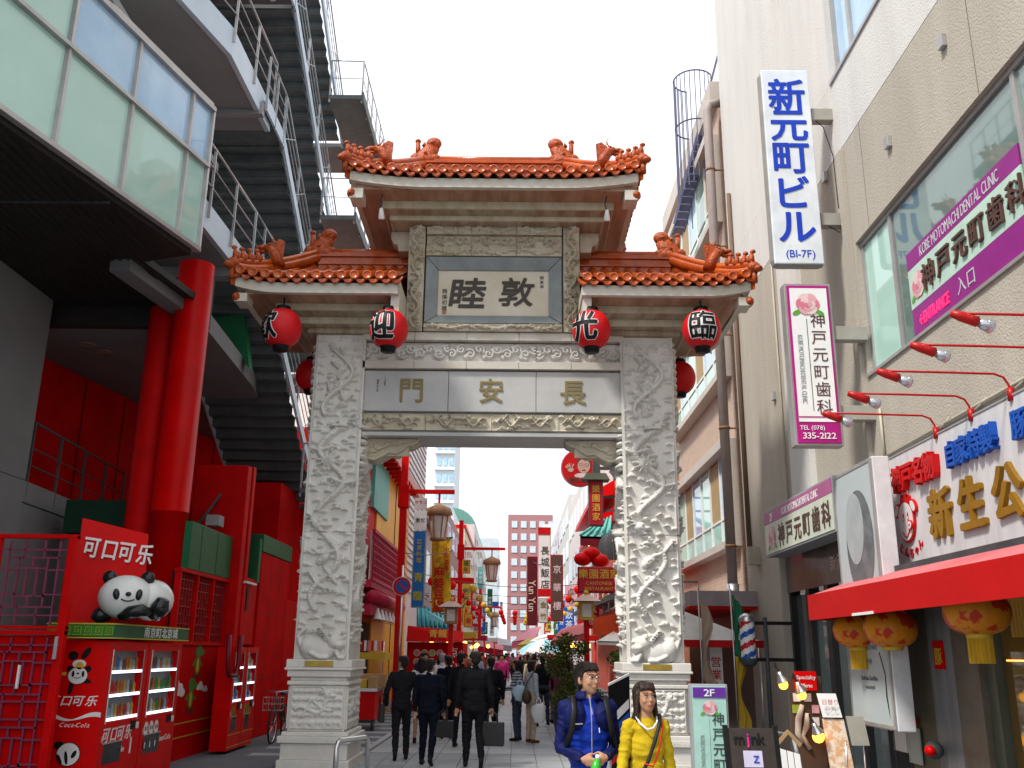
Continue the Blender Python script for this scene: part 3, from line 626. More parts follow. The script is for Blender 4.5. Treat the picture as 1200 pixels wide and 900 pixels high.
# ---- paper lanterns with brushed characters
lan_red = mat('red lantern paper', (.62, .008, .012), .42, (.56, .006, .01), 5, bump=.05)
def lantern_pt(c, R, az, el):
    r = R*math.cos(el)**.85 if abs(el) < 1.5 else 0
    return c+Vector((r*math.sin(az), -r*math.cos(az), R*1.04*math.sin(el)))
def lantern(c, R, ch, az, label, cord_top):
    c = Vector(c); t = thing('paper_lantern', label, 'lantern', c, 'round red paper lanterns hung from the gate')
    b = MB(); prof = []
    for i in range(41):
        el = -1.18+2.36*i/40; rib = 1-.008*abs(math.cos(i*math.pi/2*1.0)) ; prof.append((R*math.cos(el)**.85*rib, R*1.04*math.sin(el)))
    b.lathe(c, prof, 32); b.build('shade', lan_red, t)
    b = MB(); zt = R*1.04*math.sin(1.18)
    b.lathe(c, [(0, zt+.07), (.11*R/.3, zt+.07), (.125*R/.3, zt+.0), (.13*R/.3, zt-.02)], 20); b.lathe(c, [(.13*R/.3, -zt+.02), (.125*R/.3, -zt), (.11*R/.3, -zt-.08), (0, -zt-.08)], 20); b.build('collar', black, t)
    b = MB(); b.tube([c+Vector((0, 0, zt+.06)), c+Vector((0, 0, zt+.16)), Vector((c.x, c.y, cord_top))], .014, 6); b.build('hanger', black, t)
    if ch:
        for off, m_, nm, dr in ((.062, mat('white outline paint', (.75, .73, .72), .5), 'character_outline', .004), (.030 if ch != '臨' else .016, black, 'character', .009)):
            vs, fs, bb = glyph(ch, 0, 0, 0); S = 1.55*R; cx, cy = (bb[0]+bb[1])/2, .36; m = MB()
            for q in range(6):
                bm = bmesh.new(); ox, oy = off*math.cos(q*1.0472), off*math.sin(q*1.0472)
                V = [bm.verts.new(((a+ox-cx)*S*1.05, (b_+oy-cy)*S*1.1, 0)) for a, b_, _ in vs]
                for f in fs:
                    try: bm.faces.new([V[i] for i in f])
                    except Exception: pass
                for ax in (0, 1):
                    for k in range(-5, 6):
                        p = [0, 0, 0]; n = [0, 0, 0]; p[ax] = k*R*.2; n[ax] = 1
                        bmesh.ops.bisect_plane(bm, geom=bm.verts[:]+bm.edges[:]+bm.faces[:], plane_co=p, plane_no=n)
                bm.verts.index_update()
                m.add([lantern_pt(c, R+dr+q*.00025, az+v.co.x/R, max(-1.1, min(1.1, v.co.y/R))) for v in bm.verts], [[v.index for v in f.verts] for f in bm.faces], 0, True); bm.free()
            m.build(nm, m_, t)
lantern((-3.83, 14.3, 6.78), .315, '歓', -.85, 'red paper lantern painted 歓, hung at the far left end of the gate', 7.32)
lantern((-2.09, 14.3, 6.78), .315, '迎', -.35, 'red paper lantern painted 迎, hung just left of the inscription', 7.32)
lantern((1.20, 14.3, 6.80), .315, '光', -.55, 'red paper lantern painted 光, hung just right of the inscription', 7.32)
lantern((2.99, 14.3, 6.82), .315, '臨', -.12, 'red paper lantern painted 臨, hung at the right end of the gate', 7.32)
lantern(P(365, 440, Y=17.1), .30, None, 0, 'plain red lantern hanging behind the left pillar of the gate', 7.4)
lantern(P(796, 443, Y=17.1), .31, None, 0, 'plain red lantern hanging behind the right pillar of the gate', 7.4)
# ================================================================ left building with glazed bay, decks and escape stairs
LB = thing('modern_building', 'grey modern building on the left with glazed bay, balconies and red colonnade', 'building', (-8.5, 14, 0))
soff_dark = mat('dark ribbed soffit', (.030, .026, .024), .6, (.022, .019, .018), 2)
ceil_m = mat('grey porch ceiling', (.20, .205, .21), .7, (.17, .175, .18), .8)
stair_m = mat('dark steel stair', (.13, .15, .155), .6, (.09, .105, .11), 3)
def on_line(y): return -5.18+(y-13.8)*.26
bay = MB()
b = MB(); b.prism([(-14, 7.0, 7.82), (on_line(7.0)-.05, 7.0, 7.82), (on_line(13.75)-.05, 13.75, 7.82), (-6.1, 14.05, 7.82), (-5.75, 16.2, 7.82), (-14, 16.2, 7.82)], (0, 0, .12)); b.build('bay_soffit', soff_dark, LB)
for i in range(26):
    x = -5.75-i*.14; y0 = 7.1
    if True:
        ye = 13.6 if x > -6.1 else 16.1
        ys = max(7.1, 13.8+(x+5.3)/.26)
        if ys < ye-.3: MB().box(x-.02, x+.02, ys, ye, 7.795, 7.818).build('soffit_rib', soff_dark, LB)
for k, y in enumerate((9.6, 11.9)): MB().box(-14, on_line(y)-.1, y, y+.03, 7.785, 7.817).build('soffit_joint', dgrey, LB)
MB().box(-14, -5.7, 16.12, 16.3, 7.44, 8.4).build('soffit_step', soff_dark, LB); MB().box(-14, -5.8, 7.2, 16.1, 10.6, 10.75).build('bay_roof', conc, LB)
MB().bar((-6.45, 13.95, 7.72), (-6.05, 16.6, 7.72), .35, .20).build('soffit_beam', ceil_m, LB)
Ys = [7.3, 8.9, 10.63, 11.91, 13.24, 13.8]; zs = [7.95, 9.42, 10.48]
for r in range(2):
    for c in range(5):
        ya, yb = Ys[c]+.035, Ys[c+1]-.035; za, zc = zs[r]+.03, zs[r+1]-.03
        MB().prism([(on_line(ya), ya, za), (on_line(yb), yb, za), (on_line(yb), yb, zc), (on_line(ya), ya, zc)], (-.03, .008, 0)).build('glass_pane', glassg if r == 0 or c < 2 else glassb, LB)
for y in Ys: MB().bar((on_line(y)+.01, y, 7.90), (on_line(y)+.01, y, 10.52), .09, .07, up=(0, 1, 0)).build('mullion', alum, LB)
for z, h in ((7.93, .07), (9.42, .06), (10.48, .08)):
    MB().bar((on_line(7.3)+.03, 7.3, z), (on_line(13.8)+.03, 13.8, z), .10, h).build('transom', alum, LB)
MB().bar((on_line(7.3)-.03, 7.3, 10.58), (on_line(13.8)-.03, 13.8, 10.58), .12, .05).build('transom', alum, LB)
MB().prism([(on_line(13.8)-.01, 13.84, 7.93), (-6.3, 14.3, 7.93), (-6.3, 14.3, 10.5), (on_line(13.8)-.01, 13.84, 10.5)], (0, .04, 0)).build('bay_end_panel', conc, LB)
# grey cladding wall and the parapet that runs back from it
MB().box(-14, -8.42, 3, 15.8, 0, 7.80).build('cladding_wall', conc, LB)
for z in (1.2, 4.5): MB().box(-8.43, -8.415, 4, 15.79, z, z+.015).build('cladding_joint', dgrey, LB)
MB().prism([(-8.42, 15.8, 0), (-8.85, 21, 0), (-9.1, 21, 0), (-8.7, 15.8, 0)], (0, 0, 4.5)).build('parapet', conc, LB)
MB().prism([(-8.40, 15.8, 4.13), (-8.83, 21, 4.13), (-8.85, 21, 4.13), (-8.42, 15.8, 4.13)], (0, 0, .012)).build('cladding_joint', dgrey, LB)
# porch: ceiling and red back wall
MB().prism([(-14, 16.2, 7.45), (-5.75, 16.2, 7.45), (-5.95, 20.2, 7.45), (-7.3, 28, 7.45), (-14, 28, 7.45)], (0, 0, .35)).build('porch_ceiling', ceil_m, LB)
MB().prism([(-9.9, 16.5, 0), (-8.15, 29, 0), (-8.5, 29, 0), (-10.3, 16.5, 0)], (0, 0, 7.448)).build('red_back_wall', redwall, LB)
for i in range(8):
    f = i/8; x = -9.9+1.75*f; y = 16.5+12.5*f
    MB().box(x+.005, x+.03, y, y+.02, 3, 7.4).build('panel_joint', mat('dark red joint', (.2, .005, .005), .6), LB)
for u, v in ((102, 404), (122, 413), (264, 477), (276, 482)):
    p = P(u, v, Z=7.44); MB().lathe(p, [(0, 0), (.14, 0), (.16, -.03), (.16, .02)], 16).build('downlight', mat('dull copper trim', (.3, .17, .11), .5), LB)
# twin red steel columns
b = MB(); b.lathe(P(199, 600, Y=16.0).to_2d().to_3d(), [(.315, 0), (.315, 4.0), (.32, 4.0), (.32, 4.02), (.315, 4.02), (.315, 8.6)], 28); b.build('column', redgloss, LB)
b = MB(); b.lathe(P(166, 600, Y=16.25).to_2d().to_3d(), [(.27, 0), (.27, 7.8)], 24); b.build('column', red, LB)
# decks
def deck(z, px, zth, inner=-9):
    pts = [P(u, v, Z=z) for u, v in px]
    poly = pts+[Vector((inner, pts[-1].y, z)), Vector((inner, pts[0].y, z))]
    MB().prism(poly, (0, 0, .06)).build('deck_soffit', soff, LB)
    for a, c in zip(pts[:-1], pts[1:]):
        d = (c-a).normalized(); n = Vector((d.y, -d.x, 0)); MB().prism([a+n*.02-Vector((0, 0, .03)), c+n*.02-Vector((0, 0, .03)), c+n*.02+Vector((0, 0, zth)), a+n*.02+Vector((0, 0, zth))], n*-.10).build('deck_fascia', slabw, LB)
    return pts
def railing(pts, z, h=1.1, m=None, sp=1.1, root=None, bars=(.35, .72), rr=.018):
    root = root or LB; m = m or alum; P_ = [Vector((p[0], p[1], 0)) for p in pts]; zz = z if callable(z) else (lambda p: z)
    for a, c in zip(P_[:-1], P_[1:]):
        L = (c-a).length; n = max(1, int(round(L/sp)))
        for i in range(0 if a is P_[0] else 1, n+1):
            p = a.lerp(c, i/n); z0 = zz(p); MB().bar((p.x, p.y, z0-.25), (p.x, p.y, z0+h), .045, .03).build('rail_post', m, root)
        A = Vector((a.x, a.y, zz(a))); B = Vector((c.x, c.y, zz(c)))
        for q in bars: MB().tube([A+Vector((0, 0, q)), B+Vector((0, 0, q))], rr*.8, 6).build('rail_bar', m, root)
        MB().tube([A+Vector((0, 0, h)), B+Vector((0, 0, h))], rr*1.4, 8).build('handrail', m, root)
up_ = deck(12.45, [(175, -45), (213, 0), (270, 63), (315, 153)], .55, -9)
railing([p+Vector((.05, 0, 0)) for p in up_], 12.95, 1.15)
lo_ = deck(8.95, [(205, 225), (240, 267), (290, 330)], .50, -9)
railing([p+Vector((.05, 0, 0)) for p in lo_[:]], 9.4, 1.1)
MB().box(-9.6, -7.4, 11, 19, 9.0, 18).build('recessed_wall', conc, LB)
for z in (9.5, 13.0):
    for y in (13.2, 15.0, 16.8): MB().box(-7.42, -7.385, y, y+1.1, z, z+2.1).build('door', mat('pale door panel', (.40, .46, .47), .5), LB)
top = deck(15.95, [(150, -160), (213, -110), (285, -40), (322, 0)], .5, -9)
gb = [P(258, 0, Z=13.8), P(276, 22, Z=13.4)]
MB().prism([(-5.9, 12.6, 13.0), (-5.62, 13.9, 13.0), (-5.62, 13.9, 15.4), (-5.9, 12.6, 15.4)], (-.05, 0, 0)).build('glass_pane', glassb, LB)
MB().bar((-5.6, 13.9, 13.0), (-5.6, 13.9, 15.4), .1, .1).build('mullion', alum, LB); MB().bar((-5.88, 12.6, 13.0), (-5.6, 13.95, 13.0), .1, .1).build('transom', alum, LB)
# green panels seen through the porch
MB().prism([P(248, 372, Y=19), P(286, 368, Y=19), P(292, 432, Y=19)], (0, .3, 0)).build('green_panel', green, LB)
# escape stairs: four flights over one another
ST = thing('escape_stair', 'dark steel escape stair with pale stringers and thin handrails climbing beside the gate', 'stair', (-6.2, 22, 0))
XR, XL = -5.30, -7.35; YT, YB = 18.5, 24.6; DR = 3.6; NS = 18
sm_ = MB(); sx_ = (YB-YT)/NS; sz_ = DR/NS
step_me = None
for k, zt in enumerate((9.15, 12.75, 16.35, 19.95)):
    for i in range(NS):
        y = YT+i*sx_; z = zt-(i+1)*sz_
        if step_me is None:
            s_ = MB().add([(XL, 0, -.02), (XR-.06, 0, -.02), (XR-.06, sx_+.03, -.02), (XL, sx_+.03, -.02), (XL, 0, .02), (XR-.06, 0, .02), (XR-.06, sx_+.03, .02), (XL, sx_+.03, .02)], [(3, 2, 1, 0), (4, 5, 6, 7), (0, 1, 5, 4), (1, 2, 6, 5), (2, 3, 7, 6), (3, 0, 4, 7)])
            s_.box(XL, XR-.06, -.02, .0, .02, sz_+.0)
            o = s_.build('step', stair_m, ST); step_me = o.data
            o.location = (0, y, z) if False else Vector((0, y, z))
        else:
            o = bpy.data.objects.new('step', step_me); C.objects.link(o); o.parent = ST; o.location = (0, y, z)
    for x in (XR, XL-.06):
        MB().prism([(x, YT-.1, zt+.10), (x, YB+.1, zt-DR+.06), (x, YB+.1, zt-DR-.20), (x, YT-.1, zt-.18)], (.06, 0, 0)).build('stringer', slabw, ST)
    # landing at the near end
    MB().box(XL, XR+.0, YT-1.5, YT-.12, zt-.16, zt-.02).build('landing', stair_m, ST); MB().box(XR+.002, XR+.05, YT-1.5, YT-.12, zt-.2, zt+.1).build('landing_fascia', slabw, ST)
    MB().bar((XL, YT-1.55, zt-.25), (XR, YT-1.55, zt-.25), .16, .28).build('landing_beam', grey, ST)
    MB().box(XL, XR+1.0, YB+.12, YB+1.7, zt-DR-.16, zt-DR-.04).build('landing', stair_m, ST)
    MB().box(XR+.10, XR+1.0, YB-2.4, YB+.10, zt-DR-.161, zt-DR-.039).build('landing', stair_m, ST); MB().box(XR+1.002, XR+1.05, YB-2.4, YB+1.7, zt-DR-.22, zt-DR+.06).build('landing_fascia', stair_m, ST)
    f = lambda p, zt=zt: zt-(p.y-YT)/(YB-YT)*DR
    rm = mat('galvanised rail', (.38, .40, .42), .4, metal=.6)
    railing([(XR+.04, YT, 0), (XR+.04, YB, 0)], f, 1.05, rm, 1.5, ST, (.4, .72), .014)
    railing([(XR+.04, YT-1.5, 0), (XR+.04, YT-.1, 0)], zt, 1.05, rm, .7, ST, (.4, .72), .014)
    railing([(XR+.12, YB-2.38, 0), (XR+1.0, YB-2.35, 0), (XR+1.0, YB+1.7, 0)], zt-DR, 1.05, rm, .8, ST, (.5,), .012)
    for i in range(5):
        y = YT+i*1.25; z = f(Vector((0, y, 0))); MB().tube([(XR+.05, y, z), (XR+.05, y+.9, z+.5)], .012, 5).build('rail_brace', rm, ST)
# railing above the parapet inside the porch
railing([(-8.45, 15.9, 0), (-8.85, 20.8, 0)], 4.5, 1.05, dgrey, 1.1, LB, (.3, .6), .016)
# ---- red shop front under the porch
RF = thing('red_shop_front', 'red street front with green fascia panels and lattice screen beside the vending machines', 'shop front', (-6, 19, 0))
lat = mat('dark red lattice', (.33, .012, .012), .5); hole = mat('black recess', (.01, .008, .008), .8)
MB().box(-5.72, -5.52, 15.95, 18.3, 3.06, 3.86).build('green_fascia', green, RF, .01)
for y in (16.5, 17.4): MB().box(-5.522, -5.512, y, y+.012, 3.08, 3.84).build('fascia_joint', dgrey, RF)
MB().box(-5.74, -5.62, 15.8, 18.3, 1.84, 3.03).build('screen_backing', hole, RF)
MB().box(-5.62, -5.5, 15.6, 18.32, 2.99, 3.05).build('screen_rail', red, RF); MB().box(-5.62, -5.5, 15.6, 18.32, 1.82, 1.88).build('screen_rail', red, RF)
for j in range(4):
    y = 15.62+j*.89; MB().box(-5.61, -5.51, y, y+.05, 1.88, 2.99).build('screen_post', red, RF)
for j in range(3):
    y0 = 15.67+j*.89; lay = []
    for q in range(1, 6): lay.append((y0+q*.14, y0+q*.14+.018, 1.88, 2.99))
    for a, c, z_ in ((0, .84, 2.0), (0, .84, 2.87), (.14, .7, 2.15), (.14, .7, 2.72), (0, .28, 2.3), (.56, .84, 2.3), (0, .28, 2.55), (.56, .84, 2.55), (.14, .7, 2.43)): lay.append((y0+a, y0+c, z_, z_+.02))
    for a, c, e, f in lay: MB().box(-5.60, -5.56, a, c, e, f).build('lattice_bar', lat, RF)
MB().box(-5.9, -5.53, 15.6, 18.3, 0, 1.81).build('painted_panel', redwall, RF)
for z in (.34, .56): MB().box(-5.528, -5.522, 15.7, 18.2, z, z+.02).build('gold_line', mat('gold line', (.5, .33, .03), .4), RF)
pp = RF
cl = mat('printed cloud white', (.75, .72, .70), .6); dg = mat('printed dragon green', (.06, .2, .03), .6); dk = mat('printed dark brown', (.06, .03, .02), .6); yl = mat('printed yellow', (.6, .42, .04), .6)
def disc(root, c, ry__, rz__, m, name='print', n=20, dx=.004, ang=0):
    c = Vector(c); b = MB(); pts = []
    for j in range(n):
        t = 6.2832*j/n; a, q = ry__*math.cos(t), rz__*math.sin(t); pts.append(c+Vector((0, a*math.cos(ang)-q*math.sin(ang), a*math.sin(ang)+q*math.cos(ang))))
    b.prism(pts, (dx, 0, 0)); return b.build(name, m, root)
for y, z, s in ((16.15, 1.08, 1), (16.0, 1.2, .6), (17.2, 1.12, .7), (17.5, 1.07, .5)):
    for k, (a, q) in enumerate(((0, 0), (-.15, -.01), (.14, -.02), (.03, .06))): disc(RF, (-5.526+k*.0007, y+a*s, z+q*s), .13*s, .07*s, cl, 'printed_cloud')
for y, z in ((16.95, 1.50), (16.75, .95)):       # two little printed dragons
    disc(RF, (-5.526, y, z), .13, .17, dg, 'printed_dragon'); disc(RF, (-5.525, y+.02, z+.22), .17, .11, dg, 'printed_dragon'); disc(RF, (-5.5245, y+.18, z+.2), .12, .05, dg, 'printed_dragon')
    disc(RF, (-5.5235, y, z-.02), .065, .12, yl, 'printed_belly'); disc(RF, (-5.5255, y-.12, z-.2), .07, .05, dk, 'printed_foot'); disc(RF, (-5.5255, y+.12, z-.2), .07, .05, dk, 'printed_foot')
    disc(RF, (-5.5255, y-.18, z+.02), .09, .03, dg, 'printed_arm', ang=.5); disc(RF, (-5.5255, y+.18, z+.0), .09, .03, dg, 'printed_arm', ang=-.4)
MB().box(-8.2, -6.75, 16.9, 18.0, 3.75, 4.35).build('green_fascia', mat('deep green panel', (.004, .035, .018), .6), RF, .01); MB().box(-8.2, -6.2, 17.2, 18.0, 0, 3.74).build('rear_red_wall', redwall, RF)
# tall red frame with hoop and the taller pier
MB().box(-6.4, -5.35, 18.35, 18.62, 0, 5.3).build('pier', red, RF, .02); MB().box(-5.9, -5.35, 18.75, 18.95, 0, 5.35).build('pier', red, RF, .02)
MB().box(-6.2, -5.40, 18.64, 19.9, 1.85, 3.15).build('meter_cabinet', red, RF, .01); MB().box(-5.395, -5.37, 19.1, 19.25, 2.5, 2.95).build('window_slot', dk, RF); MB().box(-5.395, -5.3, 18.75, 19.5, 3.02, 3.06).build('strip_light', white, RF)
b = MB(); b.tube([(-5.0, 16.9, 2.0), (-4.98, 16.9, 1.5), (-4.97, 17.0, 1.32), (-4.95, 17.3, 1.30), (-4.95, 17.45, 1.5), (-4.95, 17.45, 2.0)], .045, 8); b.build('hoop', mat('maroon pipe', (.2, .01, .02), .35), RF)
MB().box(-6.4, -5.36, 19.95, 22.5, 0, 3.75).build('kiosk_wall', redwall, RF, .02); MB().box(-6.42, -5.34, 19.9, 22.52, 3.76, 4.12).build('kiosk_green_band', green, RF, .01); MB().box(-5.9, -5.36, 19.70, 19.88, 3.1, 4.0).build('green_fascia', green, RF)
MB().box(-7.6, -5.75, 22.6, 27, 0, 5.7).build('rear_red_wall', redwall, RF); MB().box(-6.4, -5.4, 22.55, 24.2, 0, 2.9).build('rear_kiosk', red, RF, .02)
MB().box(-7.5, -5.6, 24.2, 24.3, 2.2, 2.32).build('rear_beam', red, RF)
MB().box(-6.4, -5.46, 24.5, 27, 0, 2.1).build('dark_doorway', hole, RF)
for z in (1.75, 1.9): MB().box(-5.47, -5.45, 25.0, 26.2, z, z+.04).build('tube_light', mat('warm tube light', (1, .85, .5), emit=6), RF)
b = MB(); b.tube([(-6.1, 17.7, 3.9), (-5.9, 18.3, 4.6), (-5.75, 18.6, 5.1)], .03, 6); b.build('conduit', dgrey, RF)
MB().box(-5.85, -5.6, 17.6, 17.9, 4.0, 4.2).build('junction_box', grey, RF)
for y, x_, z0_, z1_ in ((20.8, -5.36, 0, 3.75), (21.65, -5.36, 0, 3.75), (23.4, -5.4, 0, 2.9)): MB().box(x_, x_+.004, y, y+.02, z0_, z1_).build('panel_joint', MC['dark red joint'], RF)
for z in (1.2, 2.5): MB().box(-5.36, -5.356, 19.95, 22.5, z, z+.015).build('panel_joint', MC['dark red joint'], RF)
for z in (1.9, 3.4): MB().box(-5.351, -5.345, 18.36, 18.61, z, z+.015).build('panel_joint', MC['dark red joint'], RF)
# base pavement strip by the wall is part of the ground
# ---- lattice screen gate at the far left, standing across the camera's view
SG = thing('lattice_gate', 'red gate with maroon lattice infill at the left edge of the picture', 'gate', (-6.4, 11.7, 0))
ltm = mat('plum lattice paint', (.20, .035, .08), .5)
Yg = 11.7
for x in (-8.3, -6.45, -5.50): MB().box(x-.05, x+.05, Yg-.05, Yg+.05, 0, 3.1).build('gate_post', red, SG, .006)
for z in (3.06, 1.97, 1.90): MB().box(-8.3, -5.45, Yg-.04, Yg+.04, z, z+(.05 if z != 1.97 else .035)).build('gate_rail', red, SG)
MB().box(-8.25, -5.5, Yg+.03, Yg+.05, .05, 1.89).build('gate_panel', redwall, SG)
MB().box(-5.53, -5.49, Yg-.1, Yg-.06, 1.62, 1.88).build('hinge', steel, SG)
def lattice(x0, x1, z0, z1, seed):
    random.seed(seed); w = x1-x0; h = z1-z0; L = []
    for f in (.12, .88): L += [(x0+w*f, x0+w*f, z0, z1)]
    for f in (.1, .9): L += [(x0, x1, z0+h*f, z0+h*f)]
    for f in (.28, .72): L += [(x0+w*f, x0+w*f, z0+h*.2, z0+h*.8)]
    for f in (.2, .8): L += [(x0+w*.12, x0+w*.88, z0+h*f, z0+h*f)]
    L += [(x0+w*.28, x0+w*.72, z0+h*.33, z0+h*.33), (x0+w*.28, x0+w*.72, z0+h*.67, z0+h*.67), (x0+w*.42, x0+w*.42, z0+h*.33, z0+h*.67), (x0+w*.58, x0+w*.58, z0+h*.33, z0+h*.67)]
    for f in (.35, .65): L += [(x0+w*f, x0+w*f, z0, z0+h*.1), (x0+w*f, x0+w*f, z0+h*.9, z1), (x0, x0+w*.12, z0+h*f, z0+h*f), (x0+w*.88, x1, z0+h*f, z0+h*f), (x0+w*.12, x0+w*.28, z0+h*f, z0+h*f), (x0+w*.72, x0+w*.88, z0+h*f, z0+h*f), (x0+w*f, x0+w*f, z0+h*.1, z0+h*.2), (x0+w*f, x0+w*f, z0+h*.8, z0+h*.9)]
    L += [(x0+w*.5, x0+w*.5, z0+h*.2, z0+h*.33), (x0+w*.5, x0+w*.5, z0+h*.67, z0+h*.8)]
    for i, (a, c, e, f) in enumerate(L): MB().box(a-.010, c+.010, Yg-.02-.001*(i % 3), Yg+.005+.001*(i % 3), e-.010, f+.010).build('lattice_bar', ltm, SG)
lattice(-6.38, -5.56, 2.03, 3.02, 1); lattice(-7.3, -6.52, 2.03, 3.02, 2); lattice(-6.38, -5.56, 1.05, 1.86, 3); lattice(-6.38, -5.56, .12, 1.02, 5); lattice(-7.3, -6.52, .12, 1.86, 4)
for x in (-6.33, -5.92): MB().box(x-.012, x+.012, Yg-.08, Yg-.05, 1.28, 1.55).build('gate_handle', white, SG)
# ---- vending machines
goods = [mat('can %s' % n, c, .35) for n, c in (('red', (.35, .02, .02)), ('blue', (.03, .12, .32)), ('green', (.03, .16, .05)), ('yellow', (.35, .22, .03)), ('white', (.35, .36, .38)), ('brown', (.10, .05, .03)), ('orange', (.32, .10, .02)), ('silver', (.25, .28, .32)))]
vglass = mat('display interior', (.20, .24, .27), .3, emit=0); strip = mat('lit shelf strip', (.75, .85, 1), .4, emit=1.6); slot = mat('smoked flap', (.05, .05, .055), .15)
def vending(y0, y1, x, H, label, seed, shelves=3, depth=.75):
    random.seed(seed); t = thing('vending_machine', label, 'vending machine', (x-depth/2, (y0+y1)/2, 0), 'red drinks vending machines on the left')
    w = y1-y0; wa, wb = y0+.14, y1-.16; za, zc = .86/1.83*H, 1.72/1.83*H
    b = MB(); b.box(x-depth, x-.10, y0, y1, .05, H)
    for q in ((y0, wa, .05, H), (wb, y1, .05, H), (wa, wb, .05, za), (wa, wb, zc, H)): b.box(x-.10, x, q[0], q[1], q[2], q[3])
    b.build('cabinet', redgloss, t)
    MB().box(x-.098, x-.09, wa, wb, za, zc).build('display_back', vglass, t)
    MB().box(x-.012, x+.004, wa-.02, wa, za-.02, zc+.02).build('window_frame', white, t); MB().box(x-.012, x+.004, wb, wb+.03, za-.02, zc+.02).build('window_frame', alum, t)
    n = int((wb-wa)/.105)
    for s in range(shelves):
        z = za+.03+s*(zc-za)/shelves; hh = (zc-za)/shelves
        MB().box(x-.088, x-.012, wa+.003, wb-.003, z-.02, z+.0).build('shelf', white, t)
        MB().box(x-.010, x+.001, wa+.003, wb-.003, z-.02, z+.015).build('lit_strip', strip, t)
        for i in range(n):
            y = wa+.05+i*(wb-wa-.06)/n; r = .028; hc = hh*random.uniform(.45, .7); b = MB()
            b.lathe((x-.05, y, z), [(0, .002), (r, .002), (r, hc*.8), (r*.5, hc*.92), (r*.4, hc), (0, hc)], 8); b.build('drink', random.choice(goods), t)
    MB().box(x, x+.006, y0+.16, y0+w*.55, .36, .60).build('pickup_flap', slot, t, .004); MB().box(x, x+.01, y0+.14, y0+w*.57, .60, .615).build('flap_rim', alum, t)
    MB().box(x, x+.012, y1-.36, y1-.2, .72, .83).build('coin_panel', black, t); MB().box(x, x+.008, y1-.16, y1-.08, .72, .80).build('bill_slot', white, t)
    disc(t, (x, y0+.1, .66), .03, .045, alum, 'lock')
    return t, w
v1, _ = vending(12.2, 13.5, -5.1, 1.83, 'nearer drinks machine of the pair under the panda, side printed with white lettering', 1)
v2, _ = vending(13.53, 14.85, -5.1, 1.83, 'farther drinks machine of the pair under the green board', 2)
v3, _ = vending(17.3, 18.12, -5.0, 1.80, 'drinks machine with bottle pictures, left one of the far pair', 3, 3, .3)
v4, _ = vending(18.14, 18.95, -5.0, 1.80, 'drinks machine at the far end next to the parked bicycle', 4, 3, .3)
wlet = mat('white sign lettering', (.78, .77, .76), .5); blk = black
T(v1, '可口可乐', (-5.1, 12.75, .70), YPv, ZP, .20, wlet, .002, .012, slant=.2, sx=1.1)
T(v2, 'Coca-Cola', (-5.1, 14.45, .52), YPv, ZP, .11, wlet, .002, .0, slant=.3)
T(v1, 'Coke', (-5.1, 12.9, .50), YPv, ZP, .1, wlet, .002, .0, slant=.3)
MB().box(-5.1, -5.094, 13.2, 13.24, .42, .62).build('printed_bottle', wlet, v1)
for k in range(3):       # three plain panda faces over bow ties
    y = 13.72+k*.19; disc(v2, (-5.099, y, .68), .075, .10, wlet, 'printed_face', ang=0); disc(v2, (-5.0965, y-.03, .69), .014, .03, blk, 'printed_eye'); disc(v2, (-5.0965, y+.03, .69), .014, .03, blk, 'printed_eye')
    disc(v2, (-5.099, y, .47), .07, .07, blk, 'printed_body'); disc(v2, (-5.0965, y, .47), .015, .045, wlet, 'printed_tie')
for t, ys in ((v3, (17.45, 17.6)), (v4, (18.25, 18.37, 18.49, 18.61))):
    for y in ys: MB().box(-5.0, -4.994, y, y+.05, .55, .78).build('printed_bottle', mat('olive bottle print', (.22, .25, .03), .5), t)
for t, y0, y1 in ((v3, 17.32, 18.1), (v4, 18.16, 18.93)):
    for z in (.30, .10): MB().box(-5.0, -4.995, y0, y1, z, z+.015).build('gold_line', MC['gold line'], t)
# side print of the nearest machine (faces the camera)
def vdisc(root, x, z, rx_, rz__, m, y=12.2, d=.004, name='print', ang=0, n=22):
    pts = []
    for j in range(n):
        t = 6.2832*j/n; a, q = rx_*math.cos(t), rz__*math.sin(t); pts.append((x+a*math.cos(ang)-q*math.sin(ang), y, z+a*math.sin(ang)+q*math.cos(ang)))
    return MB().prism(pts, (0, -d, 0)).build(name, m, root)
sx0 = -5.45
vdisc(v1, sx0-.10, 1.66, .065, .055, blk, name='printed_ear'); vdisc(v1, sx0+.06, 1.69, .04, .085, blk, name='printed_ear', ang=-.6)
vdisc(v1, sx0-.01, 1.56, .085, .05, wlet, d=.005, name='printed_cap'); vdisc(v1, sx0, 1.54, .05, .045, yl, d=.007, name='printed_cap')
vdisc(v1, sx0-.12, 1.50, .04, .04, blk, name='printed_arm'); vdisc(v1, sx0+.11, 1.50, .04, .04, blk, name='printed_arm'); vdisc(v1, sx0+.1, 1.36, .07, .03, blk, name='printed_leg', ang=-.3); vdisc(v1, sx0-.08, 1.27, .03, .08, blk, name='printed_leg', ang=-.15)
vdisc(v1, sx0-.01, 1.42, .128, .108, blk, d=.005, name='printed_outline'); vdisc(v1, sx0-.01, 1.42, .12, .10, wlet, d=.007, name='printed_face')
for dx in (-.07, .055): vdisc(v1, sx0+dx, 1.44, .017, .038, blk, d=.009, name='printed_eye')
vdisc(v1, sx0-.01, 1.445, .016, .012, blk, d=.009, name='printed_nose'); b = MB(); b.tube([(sx0-.05, 12.193, 1.40), (sx0-.01, 12.193, 1.385), (sx0+.03, 12.193, 1.405)], .005, 5); b.build('printed_mouth', blk, v1)
MB().box(sx0-.28, sx0-.16, 12.194, 12.2, 1.42, 1.46).build('yellow_label', yl, v1)
T(v1, '可口可乐', (sx0-.03, 12.2, 1.12), XP, ZP, .135, wlet, .002, .014, slant=.25, sx=1.1)
